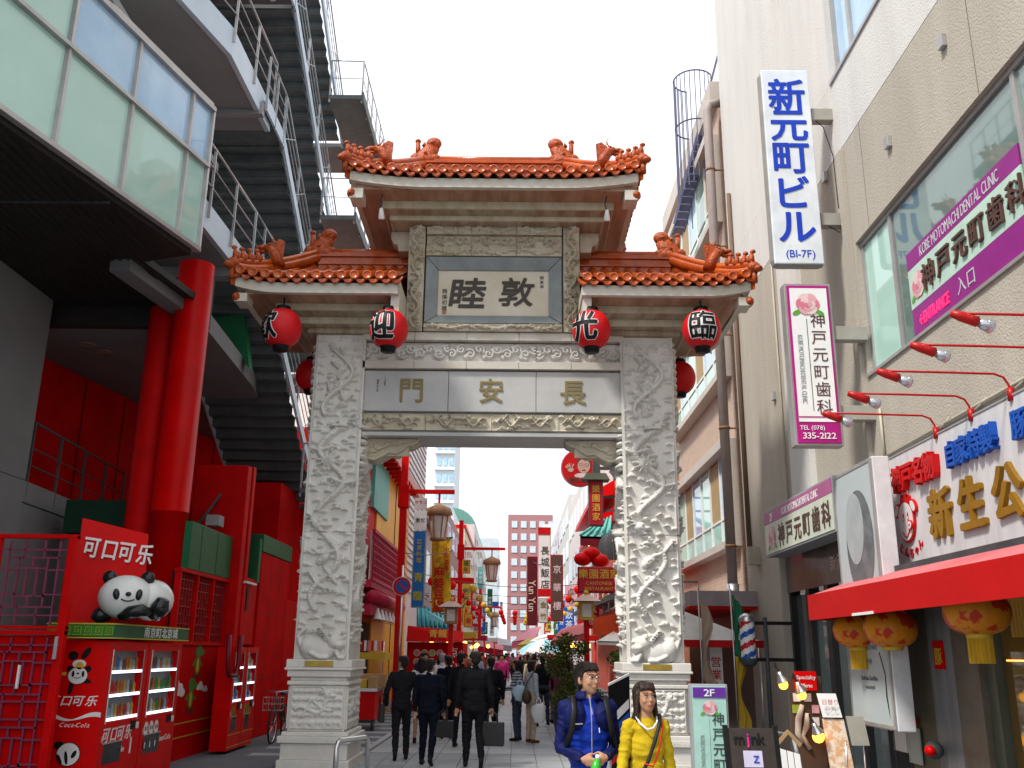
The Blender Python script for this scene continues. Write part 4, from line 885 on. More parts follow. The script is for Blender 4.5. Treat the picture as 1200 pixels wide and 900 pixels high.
b = MB(); w0 = [(sx0-.36+.7*i/20, .93+.035*math.cos(i/20*7.0)) for i in range(21)]
b.grid([[(x, 12.194, z-(.022*abs(math.cos(i/20*3.1))+.006)) for i, (x, z) in enumerate(w0)], [(x, 12.194, z+(.022*abs(math.cos(i/20*3.1))+.006)) for i, (x, z) in enumerate(w0)]], 0, False); b.build('printed_wave', wlet, v1)
T(v1, 'Coca-Cola', (sx0+.03, 12.2, .84), XP, ZP, .075, wlet, .002, 0, slant=.35)
vdisc(v1, sx0-.13, .60, .06, .05, blk, name='printed_ear'); vdisc(v1, sx0, .50, .15, .14, blk, d=.005, name='printed_outline'); vdisc(v1, sx0, .50, .14, .13, wlet, d=.007, name='printed_face'); vdisc(v1, sx0+.07, .50, .025, .05, blk, d=.009, name='printed_eye', ang=-.5); vdisc(v1, sx0-.02, .46, .02, .08, blk, d=.009, name='printed_bamboo', ang=.2); vdisc(v1, sx0-.1, .44, .02, .07, blk, d=.009, name='printed_bamboo', ang=.5)
# green meander board with lettering
gbd = thing('sign_board', 'green board with meander border and white characters on top of the vending machines', 'sign', (-5.4, 13.5, 1.86))
gp = mat('grass green print', (.05, .22, .02), .5); gd = mat('dark green board', (.02, .12, .05), .5); gl = mat('lime line', (.30, .42, .05), .5)
MB().box(-5.9, -5.04, 12.12, 14.9, 1.865, 2.06).build('board', gd, gbd, .004)
MB().box(-5.89, -5.045, 12.112, 12.119, 1.90, 2.03).build('print', gp, gbd)
for z in (1.87, 2.04): MB().box(-5.9, -5.04, 12.108, 12.12, z, z+.015).build('yellow_edge', yl, gbd); MB().box(-5.04, -5.03, 12.11, 14.9, z, z+.015).build('yellow_edge', yl, gbd)
for k in range(6):
    x = -5.83+k*.135; pts = [(0, 0), (.1, 0), (.1, .09), (.02, .09), (.02, .03), (.07, .03), (.07, .06), (.045, .06)]
    MB().tube([(x+a, 12.108, 1.915+q) for a, q in pts], .006, 4).build('meander', gl, gbd)
T(gbd, '南京町北京城', (-5.04, 13.75, 1.965), YPv, ZP, .15, wlet, .002, .012, step=.22, sx=1.4)
# red advertising board behind the panda
ab = thing('advertising_board', 'red board with white brush lettering standing behind the panda statue', 'sign', (-5.3, 12.9, 1.9))
q = [P(97, 607, Y=12.75), P(174, 626, Y=13.1), P(166, 735, Y=13.1), P(79, 735, Y=12.75)]
MB().prism(q[::-1], (-.02, .06, 0)).build('board', redgloss, ab)
xd = (q[1]-q[0]).normalized(); yd_ = ZP; nn = xd.cross(ZP)
xh = Vector((xd.x, xd.y, 0)).normalized(); nn = xh.cross(ZP); nn = -nn if nn.y > 0 else nn
T(ab, '可口可乐', P(139, 646, Y=12.93)+nn*.015, Vector((xh.x, xh.y, -.10)), ZP, .30, wlet, .003, .018, slant=.15, sx=.72)
b = MB(); a0, a1, a2 = P(84, 650, Y=12.78), P(98, 672, Y=12.82), P(118, 690, Y=12.9); c0, c1, c2 = P(82, 668, Y=12.78), P(98, 684, Y=12.82), P(118, 693, Y=12.9)
b.grid([[p+nn*.02 for p in (c0, c1, c2)], [p+nn*.02 for p in (a0, a1, a2)]], 0, False); b.build('white_wave', wlet, ab)
# ---- panda statue
pw = mat('glossy white fibreglass', (.72, .74, .72), .25, (.62, .66, .63), 3, coat=.3); pb_ = mat('glossy black fibreglass', (.012, .013, .015), .22, coat=.3)
pa = thing('panda_statue', 'big round white and black panda statue lying on the vending machines', 'statue', (-4.98, 12.7, 2.06))
hc = Vector((-5.12, 12.55, 2.40)); fd = Vector((.28, -.96, 0)).normalized(); rt = Vector((.96, .28, 0)).normalized()
b = MB(); b.ball(hc, (.345, .30, .285), 32, M=rz(.28)); b.build('head', pw, pa)
b = MB(); b.ball(hc+Vector((.24, .28, -.02)), (.27, .36, .27), 24); b.build('body', pw, pa)
def on_head(a, e, k=1.0): d = (fd*math.cos(a)+rt*math.sin(a))*math.cos(e)+ZP*math.sin(e); return hc+Vector((d.x*.345*k, d.y*.31*k, d.z*.285*k))
for s_ in (-1, 1): b = MB(); b.ball(hc+rt*.235*s_+Vector((0, .02, .25)), (.095, .07, .095), 16); b.build('ear', pb_, pa)
for s_ in (-1, 1): b = MB(); b.ball(on_head(.12+s_*.42, .08, .99), (.042, .03, .072), 14, M=rz(.28) @ ry(s_*.15)); b.build('eye_patch', pb_, pa)
b = MB(); b.ball(on_head(.14, .09, 1.0), (.038, .03, .03), 12); b.build('nose', pb_, pa)
b = MB(); b.tube([on_head(.14+a, -.10-.12*math.cos(a*5.2), 1.0) for a in np.linspace(-.24, .24, 9)], .009, 6); b.build('mouth', pb_, pa)
b = MB(); b.tube([hc+Vector((.02, -.12, -.24)), hc+Vector((.16, -.2, -.2)), hc+Vector((.3, -.17, -.17)), hc+Vector((.38, -.1, -.2))], [.07, .085, .08, .05], 12); b.build('arm', pb_, pa)
b = MB(); b.tube([hc+Vector((-.2, .02, -.2)), hc+Vector((-.32, -.04, -.24)), hc+Vector((-.38, -.08, -.22))], [.1, .11, .06], 12); b.build('arm', pb_, pa)
b = MB(); b.tube([hc+Vector((.36, .1, -.2)), hc+Vector((.46, .02, -.12)), hc+Vector((.50, .0, -.02))], [.12, .12, .08], 12); b.build('leg', pb_, pa)
b = MB(); b.ball(hc+Vector((.3, .18, .04)), (.14, .2, .26), 16); b.build('black_back', pb_, pa) if False else None
# bicycle
BK = thing('bicycle', 'black city bicycle parked against the red wall past the vending machines', 'bicycle', (-4.72, 19.9, 0))
bm_ = mat('bicycle black enamel', (.03, .03, .03), .3); rub = mat('rubber', (.02, .02, .02), .8)
Xb = -4.72
for yc in (19.35, 20.4):
    b = MB(); b.tube([(Xb, yc+.33*math.cos(a), .33+.33*math.sin(a)) for a in np.linspace(0, 6.283, 25)], .02, 6, cap=False); o = b.build('wheel', rub, BK)
    b = MB(); b.tube([(Xb, yc+.30*math.cos(a), .33+.30*math.sin(a)) for a in np.linspace(0, 6.283, 25)], .010, 5, cap=False); b.build('rim', steel, o)
    b = MB()
    for k in range(12): b.tube([(Xb, yc, .33), (Xb, yc+.3*math.cos(k*.5236), .33+.3*math.sin(k*.5236))], .003, 4)
    b.build('spokes', steel, o, kind='stuff')
b = MB()
for a, c in (((Xb, 19.35, .33), (Xb, 19.5, .85)), ((Xb, 19.5, .8), (Xb, 19.95, .42)), ((Xb, 19.95, .42), (Xb, 20.05, .85)), ((Xb, 19.95, .42), (Xb, 20.4, .33)), ((Xb, 20.4, .33), (Xb, 20.04, .78))): b.tube([a, c], .018, 6)
b.build('frame', bm_, BK); b = MB(); b.tube([(Xb-.27, 19.62, .98), (Xb-.1, 19.48, .96), (Xb+.1, 19.48, .96), (Xb+.27, 19.62, .98)], .014, 6); b.build('handlebar', steel, BK)
b = MB(); b.tube([(Xb, 19.5, .84), (Xb, 19.48, .97)], .014, 6); b.build('stem', steel, BK); MB().ball((Xb, 20.1, .9), (.08, .13, .04), 10).build('saddle', bm_, BK)
b = MB()
for z in (.62, .74, .86):
    b.tube([(Xb-.17, 19.15, z), (Xb+.17, 19.15, z), (Xb+.17, 19.42, z), (Xb-.17, 19.42, z), (Xb-.17, 19.15, z)], .006, 4)
for x in (-.17, -.06, .06, .17):
    for y in (19.15, 19.42): b.tube([(Xb+x, y, .62), (Xb+x, y, .86)], .005, 4)
b.build('basket', steel, BK, kind='stuff')
# ================================================================ right building, rendered in stucco
RB = thing('stucco_building', 'beige stucco office building with strip windows lining the right side of the street', 'building', (6, 11, 0))
XW = 4.9
def wallr(y0, y1, z0, z1, m=stucco, nm='wall'): return MB().box(XW, XW+.35, y0, y1, z0, z1).build(nm, m, RB)
YE = 20.0
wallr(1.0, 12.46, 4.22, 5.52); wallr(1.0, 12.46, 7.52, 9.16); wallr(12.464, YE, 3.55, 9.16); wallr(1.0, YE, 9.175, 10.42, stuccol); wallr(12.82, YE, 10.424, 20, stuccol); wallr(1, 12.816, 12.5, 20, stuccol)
MB().box(XW+.35, 12, 1, YE-.002, 0, 20).build('wall_core', stucco, RB) if False else None
MB().box(XW+.36, 12, YE-.3, YE, 0, 20).build('end_wall', stuccol, RB); MB().box(XW+.36, 12, 1, 1.3, 0, 20).build('end_wall', stuccol, RB)
MB().box(XW+.02, XW+.33, 1, YE, 9.161, 9.174).build('shadow_joint', dgrey, RB)
MB().box(XW-.10, XW-.001, 15.0, 16.1, 3.5, 20).build('pilaster', stuccol, RB)
MB().box(XW-.07, XW-.002, 12.55, 12.75, 3.0, 9.1).build('pilaster', stucco, RB)
# second floor window
win_in = mat('clinic interior wall', (.34, .55, .45), .6, (.28, .47, .39), .6)
MB().box(XW+.34, XW+.36, 1, 12.46, 5.5, 7.55).build('interior_wall', win_in, RB)
for a, c in ((1.2, 4.9), (4.98, 8.17), (8.25, 11.36), (11.5, 12.40)):
    MB().box(XW+.10, XW+.115, a, c, 5.58, 7.44).build('glass_pane', glassg if c > 12 or c < 8.1 else mat('reflecting shop glass', (.16, .24, .22), .03, (.12, .19, .17), .4, spec=1), RB)
for y in (1.15, 4.94, 8.21, 11.43, 12.43): MB().box(XW+.07, XW+.14, y-.04, y+.04, 5.53, 7.51).build('mullion', alum, RB)
for z in (5.53, 7.45): MB().box(XW+.06, XW+.15, 1, 12.46, z, z+.06).build('window_rail', alum, RB)
MB().box(XW-.03, XW+.1, 1, 12.47, 5.48, 5.52).build('sill', alum, RB)
# third floor window
MB().box(XW+.15, XW+.17, 1, 12.8, 10.45, 12.48).build('glass_pane', glassb, RB)
for y in (6, 8.3, 10.5, 12.15, 12.78): MB().box(XW+.10, XW+.18, y-.05, y+.05, 10.43, 12.5).build('mullion', alum, RB)
MB().box(XW-.03, XW+.2, 1, 12.82, 10.38, 10.44).build('sill', alum, RB)
# lettering inside the second floor window
purple = mat('purple vinyl', (.28, .02, .22), .4, (.24, .015, .19), 3); mint = mat('mint board', (.50, .68, .58), .4); silv = mat('silver lettering', (.55, .56, .58), .4); pinkled = mat('pink lit lettering', (1, .02, .12), .4, emit=.9)
CS = thing('clinic_window_sign', 'purple and mint dental clinic sign inside the second floor window', 'sign', (XW, 9.7, 5.6))
MB().box(XW+.075, XW+.095, 8.3, 11.05, 6.47, 6.70).build('purple_strip', purple, CS); MB().box(XW+.075, XW+.095, 8.3, 11.05, 5.95, 6.465).build('mint_strip', mint, CS); MB().box(XW+.075, XW+.095, 8.3, 11.05, 5.58, 5.945).build('purple_strip', purple, CS)
o_ = XW+.075
T(CS, 'KOBE MOTOMACHI DENTAL CLINIC', (o_, 9.68, 6.585), YM, ZP, .20, silv, .002, 0, sx=.62)
T(CS, '神戸元町歯科', (o_, 9.45, 6.2), YM, ZP, .36, mat('brown sign lettering', (.10, .05, .04), .5), .015, .008, step=.41)
T(CS, '←ENTRANCE', (o_, 10.45, 5.75), YM, ZP, .20, pinkled, .004, .012, sx=.7); T(CS, '入口', (o_, 9.63, 5.77), YM, ZP, .22, silv, .002, 0)
pk = [mat('rose pink %d' % i, c, .5) for i, c in enumerate(((.68, .20, .28), (.75, .38, .42), (.78, .58, .58)))]; leafm = mat('rose leaf green', (.12, .38, .04), .5)
def rose(root, c, R, xd, yd):
    c = Vector(c); xd = Vector(xd); yd = Vector(yd); n = xd.cross(yd)
    def blob(cx, cy, a, q, ang, m, d, nm):
        pts = []
        for j in range(14):
            t = 6.2832*j/14; x, y = a*math.cos(t), q*math.sin(t); pts.append(c+xd*(cx+x*math.cos(ang)-y*math.sin(ang))+yd*(cy+x*math.sin(ang)+y*math.cos(ang))+n*d)
        MB().prism(pts, n*.0015).build(nm, m, root)
    for s_ in (-1, 1): blob(s_*R*.95, -R*.75, R*.38, R*.2, s_*-.5, leafm, .001, 'leaf')
    k = 0
    for ring, (rr, num, sz) in enumerate(((.62, 6, .48), (.38, 5, .36), (.16, 3, .25))):
        for i in range(num):
            t = 6.283*i/num+ring; blob(R*rr*math.cos(t), R*rr*math.sin(t), R*sz, R*sz*.75, t+1.57, pk[(i+ring) % 3], .003+ring*.004+i*.0005, 'petal')
rose(CS, (o_-.004, 10.78, 6.2), .18, YM, ZP)
# ---- box signs on brackets, facing up the street
def sign_box(name, label, x0, x1, y0, y1, z0, z1, m_face, m_edge, bev, brackets):
    t = thing(name, label, 'sign', ((x0+x1)/2, (y0+y1)/2, z0))
    MB().box(x0, x1, y0, y1, z0, z1).build('casing', m_edge, t, bev); MB().box(x0+.035, x1-.035, y0-.012, y0+.02, z0+.035, z1-.035).build('face', m_face, t, bev*.8)
    for z in brackets: MB().box(x1-.01, XW, (y0+y1)/2-.06, (y0+y1)/2+.1, z-.1, z+.1).build('bracket', mat('beige bracket', (.36, .34, .30), .5), t, .005)
    return t
blu = mat('blue lettering', (.01, .05, .48), .5)
s1 = sign_box('vertical_sign', 'tall white rounded sign with large blue characters, highest sign on the right building', 3.77, 4.58, 12.8, 13.02, 7.30, 10.68, mat('white sign acrylic', (.74, .78, .82), .35), mat('bronze grey casing', (.33, .32, .30), .4, metal=.2), .13, (8.1, 9.9))
for ch, z in zip('新元町ビル', (10.18, 9.66, 9.10, 8.49, 7.93)): T(s1, ch, (4.18, 12.788, z), XP, ZP, .60, blu, .003, .022)
T(s1, '(B1-7F)', (4.20, 12.788, 7.50), XP, ZP, .17, blu, .002, .004)
s2 = sign_box('vertical_sign', 'white sign with magenta border and pink rose, below the tall blue lettered sign', 3.76, 4.42, 12.3, 12.5, 4.47, 6.82, mat('magenta sign border', (.42, .01, .20), .4), mat('bronze grey casing', (.33, .32, .30), .4), .012, (6.1, 4.95))
fa = 12.288
MB().box(3.83, 4.35, fa-.008, fa-.001, 4.80, 6.74).build('white_panel', white, s2); MB().box(3.83, 4.35, fa-.014, fa-.009, 4.86, 4.875).build('purple_rule', mat('magenta sign border', (0, 0, 0)), s2)
rose(s2, (4.07, fa-.012, 6.50), .17, XP, ZP)
T(s2, '神戸元町歯科', (4.19, fa-.008, 5.63), XP, ZP, .225, MC['brown sign lettering'], .002, .0, vert=True, step=.25); MB().box(4.035, 4.043, fa-.012, fa-.008, 4.95, 6.28).build('green_rule', green, s2)
def rot_text(root, s, c, size, m, xd=XP, sx=1):   # lettering turned a quarter so that it reads downwards
    T(root, s, c, Vector((0, 0, -1)), xd, size, m, .002, 0, sx=sx)
gtx = mat('grey green lettering', (.36, .42, .42), .5)
rot_text(s2, 'KOBE MOTOMACHI DENTAL CLINIC', (3.93, fa-.008, 5.55), .095, gtx, sx=.66)
T(s2, 'TEL (078)', (4.0, fa-.003, 4.72), XP, ZP, .085, white, .002, .004, sx=1.0); T(s2, '335-2122', (4.09, fa-.003, 4.61), XP, ZP, .12, white, .002, .006, sx=1.15)
# 2F sign box fixed flat to the wall
s3 = thing('wall_sign', '2F dental clinic light box over the glass entrance', 'sign', (4.6, 15, 3.4))
MB().box(4.5, 4.88, 13.15, 16.9, 3.43, 4.24).build('casing', grey, s3, .01); MB().box(4.488, 4.499, 13.19, 16.86, 3.99, 4.20).build('purple_strip', mat('mauve sign strip', (.42, .10, .26), .4), s3); MB().box(4.488, 4.499, 13.19, 16.86, 3.47, 3.985).build('mint_strip', mat('cream sign face', (.62, .68, .56), .4), s3)
T(s3, '2F', (4.488, 16.4, 4.095), YM, ZP, .2, white, .002, .01); T(s3, 'KOBE MOTOMACHI DENTAL CLINIC', (4.488, 14.75, 4.095), YM, ZP, .17, white, .002, 0, sx=.72)
T(s3, '神戸元町歯科', (4.488, 14.65, 3.71), YM, ZP, .40, MC['brown sign lettering'], .004, .014, step=.47); rose(s3, (4.486, 16.4, 3.73), .21, YM, ZP)
# ---- ground floor entrance of dark glass
MB().box(XW-.02, XW+.33, 17.5, 18.3, 0, 3.548).build('entrance_pillar', stucco, RB, .01); MB().box(XW, XW+.3, 18.304, YE, 0, 3.546).build('wall', stucco, RB)
MB().box(XW+.1, XW+.5, 13.0, 17.496, 2.85, 3.546).build('entrance_header', mat('polished brown stone', (.12, .09, .08), .12, (.17, .13, .11), 2), RB)
T(RB, '新元町ビル', (XW+.1, 14.2, 3.15), YM, ZP, .26, steel, .01, .01, step=.32)
for a, c in ((13.1, 14.1), (14.3, 15.3), (15.5, 16.3), (16.5, 17.4)): MB().box(XW+.22, XW+.24, a, c, .1, 2.8).build('door_glass', glassd, RB)
for y, ww in ((14.2, .16), (15.4, .22), (16.4, .2), (17.44, .12)): MB().box(XW+.12, XW+.3, y-ww/2, y+ww/2, 0, 2.85).build('door_frame', mat('black door frame', (.015, .016, .017), .3), RB)
MB().box(XW+1.6, XW+1.7, 11, 18, 0, 3.5).build('lobby_wall', mat('lobby wall', (.20, .17, .14), .6), RB)
MB().box(XW, XW+.3, 12.2, 13.0, 0, 3.5).build('wall', mat('black stone cladding', (.02, .02, .022), .25), RB)
nb = thing('notice_board', 'black glass notice board with white curled emblem beside the hanging light box', 'sign', (4.85, 12.9, 1.2))
MB().box(4.86, 4.895, 12.55, 13.4, .9, 2.75).build('board', mat('black gloss board', (.012, .012, .013), .15), nb)
b = MB(); b.tube([(4.85, 13.1+.11*math.cos(a)*(1-a*.05), 2.25+.17*math.sin(a)*(1-a*.05)) for a in np.linspace(1.2, 6.2, 16)], .035, 6, flat=.4); b.build('curled_emblem', mat('cream emblem', (.55, .45, .38), .6), nb)
for k in range(4): MB().box(4.852, 4.859, 12.86+k*.09, 12.92+k*.09, 1.85, 1.91).build('white_mark', MC['cream emblem'], nb)
for k in range(3): MB().box(4.852, 4.859, 13.2-k*.1, 13.3-k*.1, 1.66-k*.07, 1.68-k*.07).build('white_step', MC['cream emblem'], nb); MB().box(4.852, 4.859, 13.2-k*.1, 13.22-k*.1, 1.60-k*.07, 1.68-k*.07).build('white_step', MC['cream emblem'], nb)
for k in range(3): MB().box(4.852, 4.859, 12.86+k*.14, 12.96+k*.14, 2.55, 2.64).build('white_mark', MC['cream emblem'], nb)
# ---- hanging light box with the ink stone picture
lb = thing('light_box', 'tall pale light box with a grey oval stone picture by the shop corner', 'sign', (4.55, 11.9, 1.0))
MB().box(4.36, 4.57, 11.25, 12.66, .93, 4.12).build('casing', mat('light box white', (.66, .67, .68), .5), lb, .012)
MB().box(4.343, 4.358, 11.31, 12.60, .99, 4.06).build('print', mat('pale blue print', (.46, .52, .53), .45, (.42, .48, .49), 1), lb)
for q in ((11.26, 12.65, 4.06, 4.10), (11.26, 12.65, .95, .99), (11.26, 11.31, .99, 4.06), (12.60, 12.65, .99, 4.06)): MB().box(4.335, 4.359, *q).build('frame', alum, lb)
stm = mat('printed grey stone', (.08, .085, .09), .6, (.18, .19, .2), 3); 
def xdisc(root, x, y, z, a, q, m, nm, n=32, d=.004, ang=0): 
    pts = [(x, y+a*math.cos(t)*math.cos(ang)-q*math.sin(t)*math.sin(ang), z+a*math.cos(t)*math.sin(ang)+q*math.sin(t)*math.cos(ang)) for t in np.linspace(0, 6.283, n, endpoint=False)]
    return MB().prism(pts, (-d, 0, 0)).build(nm, m, root)
xdisc(lb, 4.342, 11.85, 3.13, .47, .66, stm, 'printed_stone', ang=.06); xdisc(lb, 4.337, 11.98, 3.32, .31, .45, mat('printed highlight', (.40, .44, .45), .5), 'printed_stone_hollow', ang=.06)
for z, s_ in ((2.02, 'Hausneck Dfu,'), (1.94, 'Li Sunpurtend, Zoma,'), (1.86, 'dau. Aua. Gun. 37 04-02'), (1.70, '1 (F/F) (0)'), (1.50, 'ShallMain-Chad Bfan'), (1.40, 'wansonyod')):
    T(lb, s_, (4.343, 11.95, z), YM, ZP, .075, mat('grey print text', (.12, .13, .14), .5), .001, 0, sx=.9)
# ---- marble shop sign
ms = thing('shop_sign', 'white marble shop sign with raised red, blue and gold characters and a pig emblem', 'sign', (4.85, 8, 2.8))
mar = mat('streaked white marble', (.60, .60, .61), .4, (.40, .41, .43), 1.5, stretch=(1, 4, .5), lo=.45, hi=.9)
for k in range(3): MB().box(4.80, 4.895, 4.0+k*2.71, 4.0+k*2.71+2.705, 2.84, 4.19).build('marble_panel', mar, ms)
MB().box(4.79, 4.90, 3.9, 12.14, 2.80, 2.838).build('edge_strip', dgrey, ms); MB().box(4.79, 4.90, 3.9, 12.14, 4.192, 4.21).build('edge_strip', grey, ms)
rl = mat('raised red lettering', (.55, .006, .008), .4, spec=.2); bl = mat('raised blue lettering', (.01, .09, .45), .35); gl2 = mat('raised gold lettering', (.28, .145, .008), .45, (.22, .11, .006), 4)
T(ms, '神戸名物', (4.80, 11.02, 3.86), YM, ZP, .33, rl, .04, .03, step=.31, sx=1.0)
T(ms, '自家特製', (4.80, 9.60, 3.88), YM, ZP, .30, bl, .035, .025, step=.27, sx=.95); T(ms, '豚まん', (4.80, 8.25, 3.88), YM, ZP, .30, bl, .035, .025)
T(ms, '新生公司', (4.80, 9.37, 3.30), YM, ZP, .58, gl2, .022, .032, step=.74, sx=1.0)
# pig emblem: red outlined round face with ears, snout and a smile
pgw = mat('emblem white', (.72, .70, .70), .4)
xdisc(ms, 4.80, 11.42, 3.34, .235, .255, rl, 'emblem_outline', d=.03); xdisc(ms, 4.768, 11.42, 3.34, .212, .232, pgw, 'emblem_face', d=.006)
for s_, an in ((-1, .7), (1, -.7)):
    xdisc(ms, 4.80, 11.42+s_*.24, 3.50, .10, .065, rl, 'emblem_ear', d=.034, ang=an*1.2, n=16); xdisc(ms, 4.765, 11.42+s_*.24, 3.50, .08, .045, pgw, 'emblem_ear_inner', d=.004, ang=an*1.2, n=16)
    xdisc(ms, 4.762, 11.42-.02+s_*.065, 3.39, .020, .055, rl, 'emblem_eye', n=14); xdisc(ms, 4.758, 11.42-.02+s_*.065, 3.375, .009, .02, pgw, 'emblem_eye_light', n=10, d=.003)
xdisc(ms, 4.762, 11.27, 3.28, .068, .060, rl, 'emblem_snout', n=20, d=.02); xdisc(ms, 4.742, 11.27, 3.28, .052, .045, pgw, 'emblem_snout_face', n=20, d=.004)
for s_ in (-1, 1): xdisc(ms, 4.738, 11.27+s_*.018, 3.28, .008, .016, rl, 'emblem_nostril', n=8)
b = MB(); b.tube([(4.758, 11.52-.2*t_, 3.22-.07*math.sin(t_*3.14)) for t_ in np.linspace(0, 1, 9)], .009, 5); b.build('emblem_smile', rl, ms)
b = MB(); b.prism([(4.80, 11.55, 3.56), (4.80, 11.50, 3.68), (4.80, 11.44, 3.62), (4.80, 11.38, 3.69), (4.80, 11.33, 3.61), (4.80, 11.27, 3.64), (4.80, 11.26, 3.54)], (-.035, 0, 0)); b.build('emblem_hair', rl, ms)
for i, ch in enumerate('とんちゃん'):
    a = -.62+i*.31; T(ms, ch, (4.80, 11.40-.47*math.sin(a), 3.40-.44*math.cos(a)), Vector((0, -math.cos(a), math.sin(a))), Vector((0, math.sin(a), math.cos(a))), .13, rl, .006, .014)
# gooseneck lamps
lm_red = mat('lamp arm red', (.42, .01, .01), .35); bulb = mat('silvered bulb glass', (.55, .58, .62), .12, metal=.6)
for i, y in enumerate((10.41, 9.56, 8.74, 7.93, 7.13)):
    t = thing('gooseneck_lamp', ['red gooseneck lamp farthest along the marble sign, overlapping the magenta bordered sign', 'second red gooseneck lamp from the far end of the marble sign', 'middle red gooseneck lamp over the marble sign', 'fourth red gooseneck lamp, over the pink lit arrow lettering', 'topmost red gooseneck lamp, its arm running out of the picture on the right'][i], 'lamp', (4.7, y, 4.2), 'red gooseneck lamps above the marble sign')
    b = MB(); b.tube([(4.80, y, 4.20), (4.79, y, 4.31), (4.75, y, 4.385), (4.66, y, 4.42), (4.2, y, 4.43), (3.60, y, 4.44)], .012, 7); b.build('arm', lm_red, t)
    b = MB(); b.tube([(4.80, y, 4.15), (4.80, y, 4.28)], .035, 8); b.build('base', lm_red, t)
    b = MB(); b.tube([(3.52, y, 4.44), (3.60, y-.01, 4.41), (3.66, y-.01, 4.385), (3.72, y-.02, 4.36)], [.028, .044, .042, .046], 12); b.build('lamp_holder', lm_red, t)
    b = MB(); b.tube([(3.72, y-.02, 4.36), (3.76, y-.02, 4.34), (3.82, y-.03, 4.315), (3.835, y-.03, 4.31)], [.03, .046, .060, .042], 14); b.build('bulb', bulb, t)
    b = MB(); b.tube([(4.88, y-.2, 4.35), (4.86, y-.1, 4.3), (4.82, y+.05, 4.24)], .012, 6); b.build('cable', mat('beige cable', (.45, .42, .33), .6), t)
b = MB(); b.tube([(4.87, 12.1, 4.28), (4.87, 6.5, 4.36)], .022, 8); b.build('conduit', MC['beige cable'], RB)
b = MB(); b.tube([(4.87, 12.12, 4.2), (4.87, 12.12, 4.95)], .018, 8); b.build('conduit', MC['beige cable'], RB)
# ---- red awning
aw = thing('awning', 'long red awning over the shop entrance under the marble sign', 'awning', (4.3, 8, 2.2))
awr = mat('red awning cloth', (.50, .003, .003), .7, (.44, .002, .002), 1.5, bump=.1, bscale=25); awp = mat('faded red awning top', (.55, .16, .17), .7, (.48, .11, .12), 1.5)
MB().prism([(3.9, 3, 2.20), (3.9, 12.64, 2.20), (3.9, 12.64, 2.52), (3.9, 3, 2.52)], (-.03, 0, 0)).build('valance', awr, aw)
MB().prism([(3.9, 3, 2.50), (4.78, 3, 2.80), (4.78, 12.64, 2.80), (3.9, 12.64, 2.50)], (0, 0, .02)).build('canopy', awp, aw)
MB().prism([(3.9, 12.62, 2.20), (4.78, 12.62, 2.20), (4.78, 12.62, 2.79), (3.9, 12.62, 2.50)], (0, .02, 0)).build('side_flap', awr, aw)
MB().box(3.86, 3.868, 10.35, 11.0, 2.195, 2.225).build('white_tab', white, aw); 
b = MB(); b.tube([(3.93, 3, 2.22), (3.93, 12.6, 2.22)], .015, 6); b.build('frame_tube', alum, aw)
MB().box(4.5, 4.86, 3, 12.2, 2.68, 2.79).build('roller_box', dgrey, aw)
# shop front under the awning
MB().box(4.88, 5.2, 11.35, 12.2, 0, 2.8).build('shop_pier', mat('olive brown pier', (.17, .145, .10), .6), RB); MB().box(4.84, 5.2, 10.72, 11.345, 0, 2.8).build('shop_pier', mat('grey marble pier', (.26, .25, .25), .4, (.16, .155, .155), 2, stretch=(1, 3, .5)), RB); MB().box(4.83, 5.2, 10.15, 10.715, 0, 2.8).build('shop_pier', mat('brown grey marble pier', (.16, .13, .10), .4, (.10, .08, .06), 2), RB)
MB().box(4.82, 4.838, 10.93, 11.18, 1.62, 1.93).build('poster', redgloss, RB); T(RB, '豚', (4.82, 11.05, 1.76), YM, ZP, .2, yl, .002, .01)
MB().box(4.9, 5.1, 9.95, 10.14, 0, 2.8).build('door_frame', mat('olive door frame', (.10, .11, .08), .4), RB)
inter = mat('lit shop interior', (.22, .115, .03), .5, (.12, .06, .012), 1.2)
MB().box(5.9, 6.0, 3, 10.2, 0, 2.8).build('interior_wall', inter, RB); MB().box(4.95, 6, 3, 10.2, 2.68, 2.79).build('interior_ceiling', mat('cream ceiling', (.5, .4, .25), .6), RB)
gsh = mat('clear shop glass', (.11, .075, .03), .05, (.16, .09, .02), 1.3, spec=.5)
for a, c in ((7.9, 9.93), (5.8, 7.85), (3.5, 5.75)): MB().box(4.99, 5.0, a, c, 0.02, 2.66).build('door_glass', gsh, RB)
MB().box(4.96, 5.03, 7.86, 7.90, 0, 2.67).build('door_frame', alum, RB)
MB().box(5.0, 5.9, 9.3, 9.34, 2.1, 2.14).build('hanging_rail', dgrey, RB)
b = MB(); 
for k in range(9): b.box(4.975, 4.985, 9.05+k*.07, 9.11+k*.07, 1.95, 2.35+.02*(k % 2))
b.build('cloth_strips', mat('amber cloth', (.55, .30, .05), .6), RB, kind='stuff')
MB().box(4.97, 4.985, 9.08, 9.28, 1.42, 1.62).build('blue_sticker', mat('blue sticker', (.03, .2, .45), .4), RB); MB().box(4.97, 4.985, 9.35, 9.48, 1.36, 1.62).build('red_sticker', redgloss, RB)
MB().box(4.978, 4.988, 9.3, 9.85, 1.72, 1.735).build('reflected_tube', mat('orange tube reflection', (1, .45, .08), emit=2), RB)  # glowing bar on the door glass stands in for a reflection
b = MB(); b.ball((4.72, 11.2, .75), (.10, .12, .10), 12); b.build('siren', dgrey, RB); b = MB(); b.ball((4.64, 11.12, .75), (.06, .07, .06), 12); b.build('siren_lens', redgloss, RB)
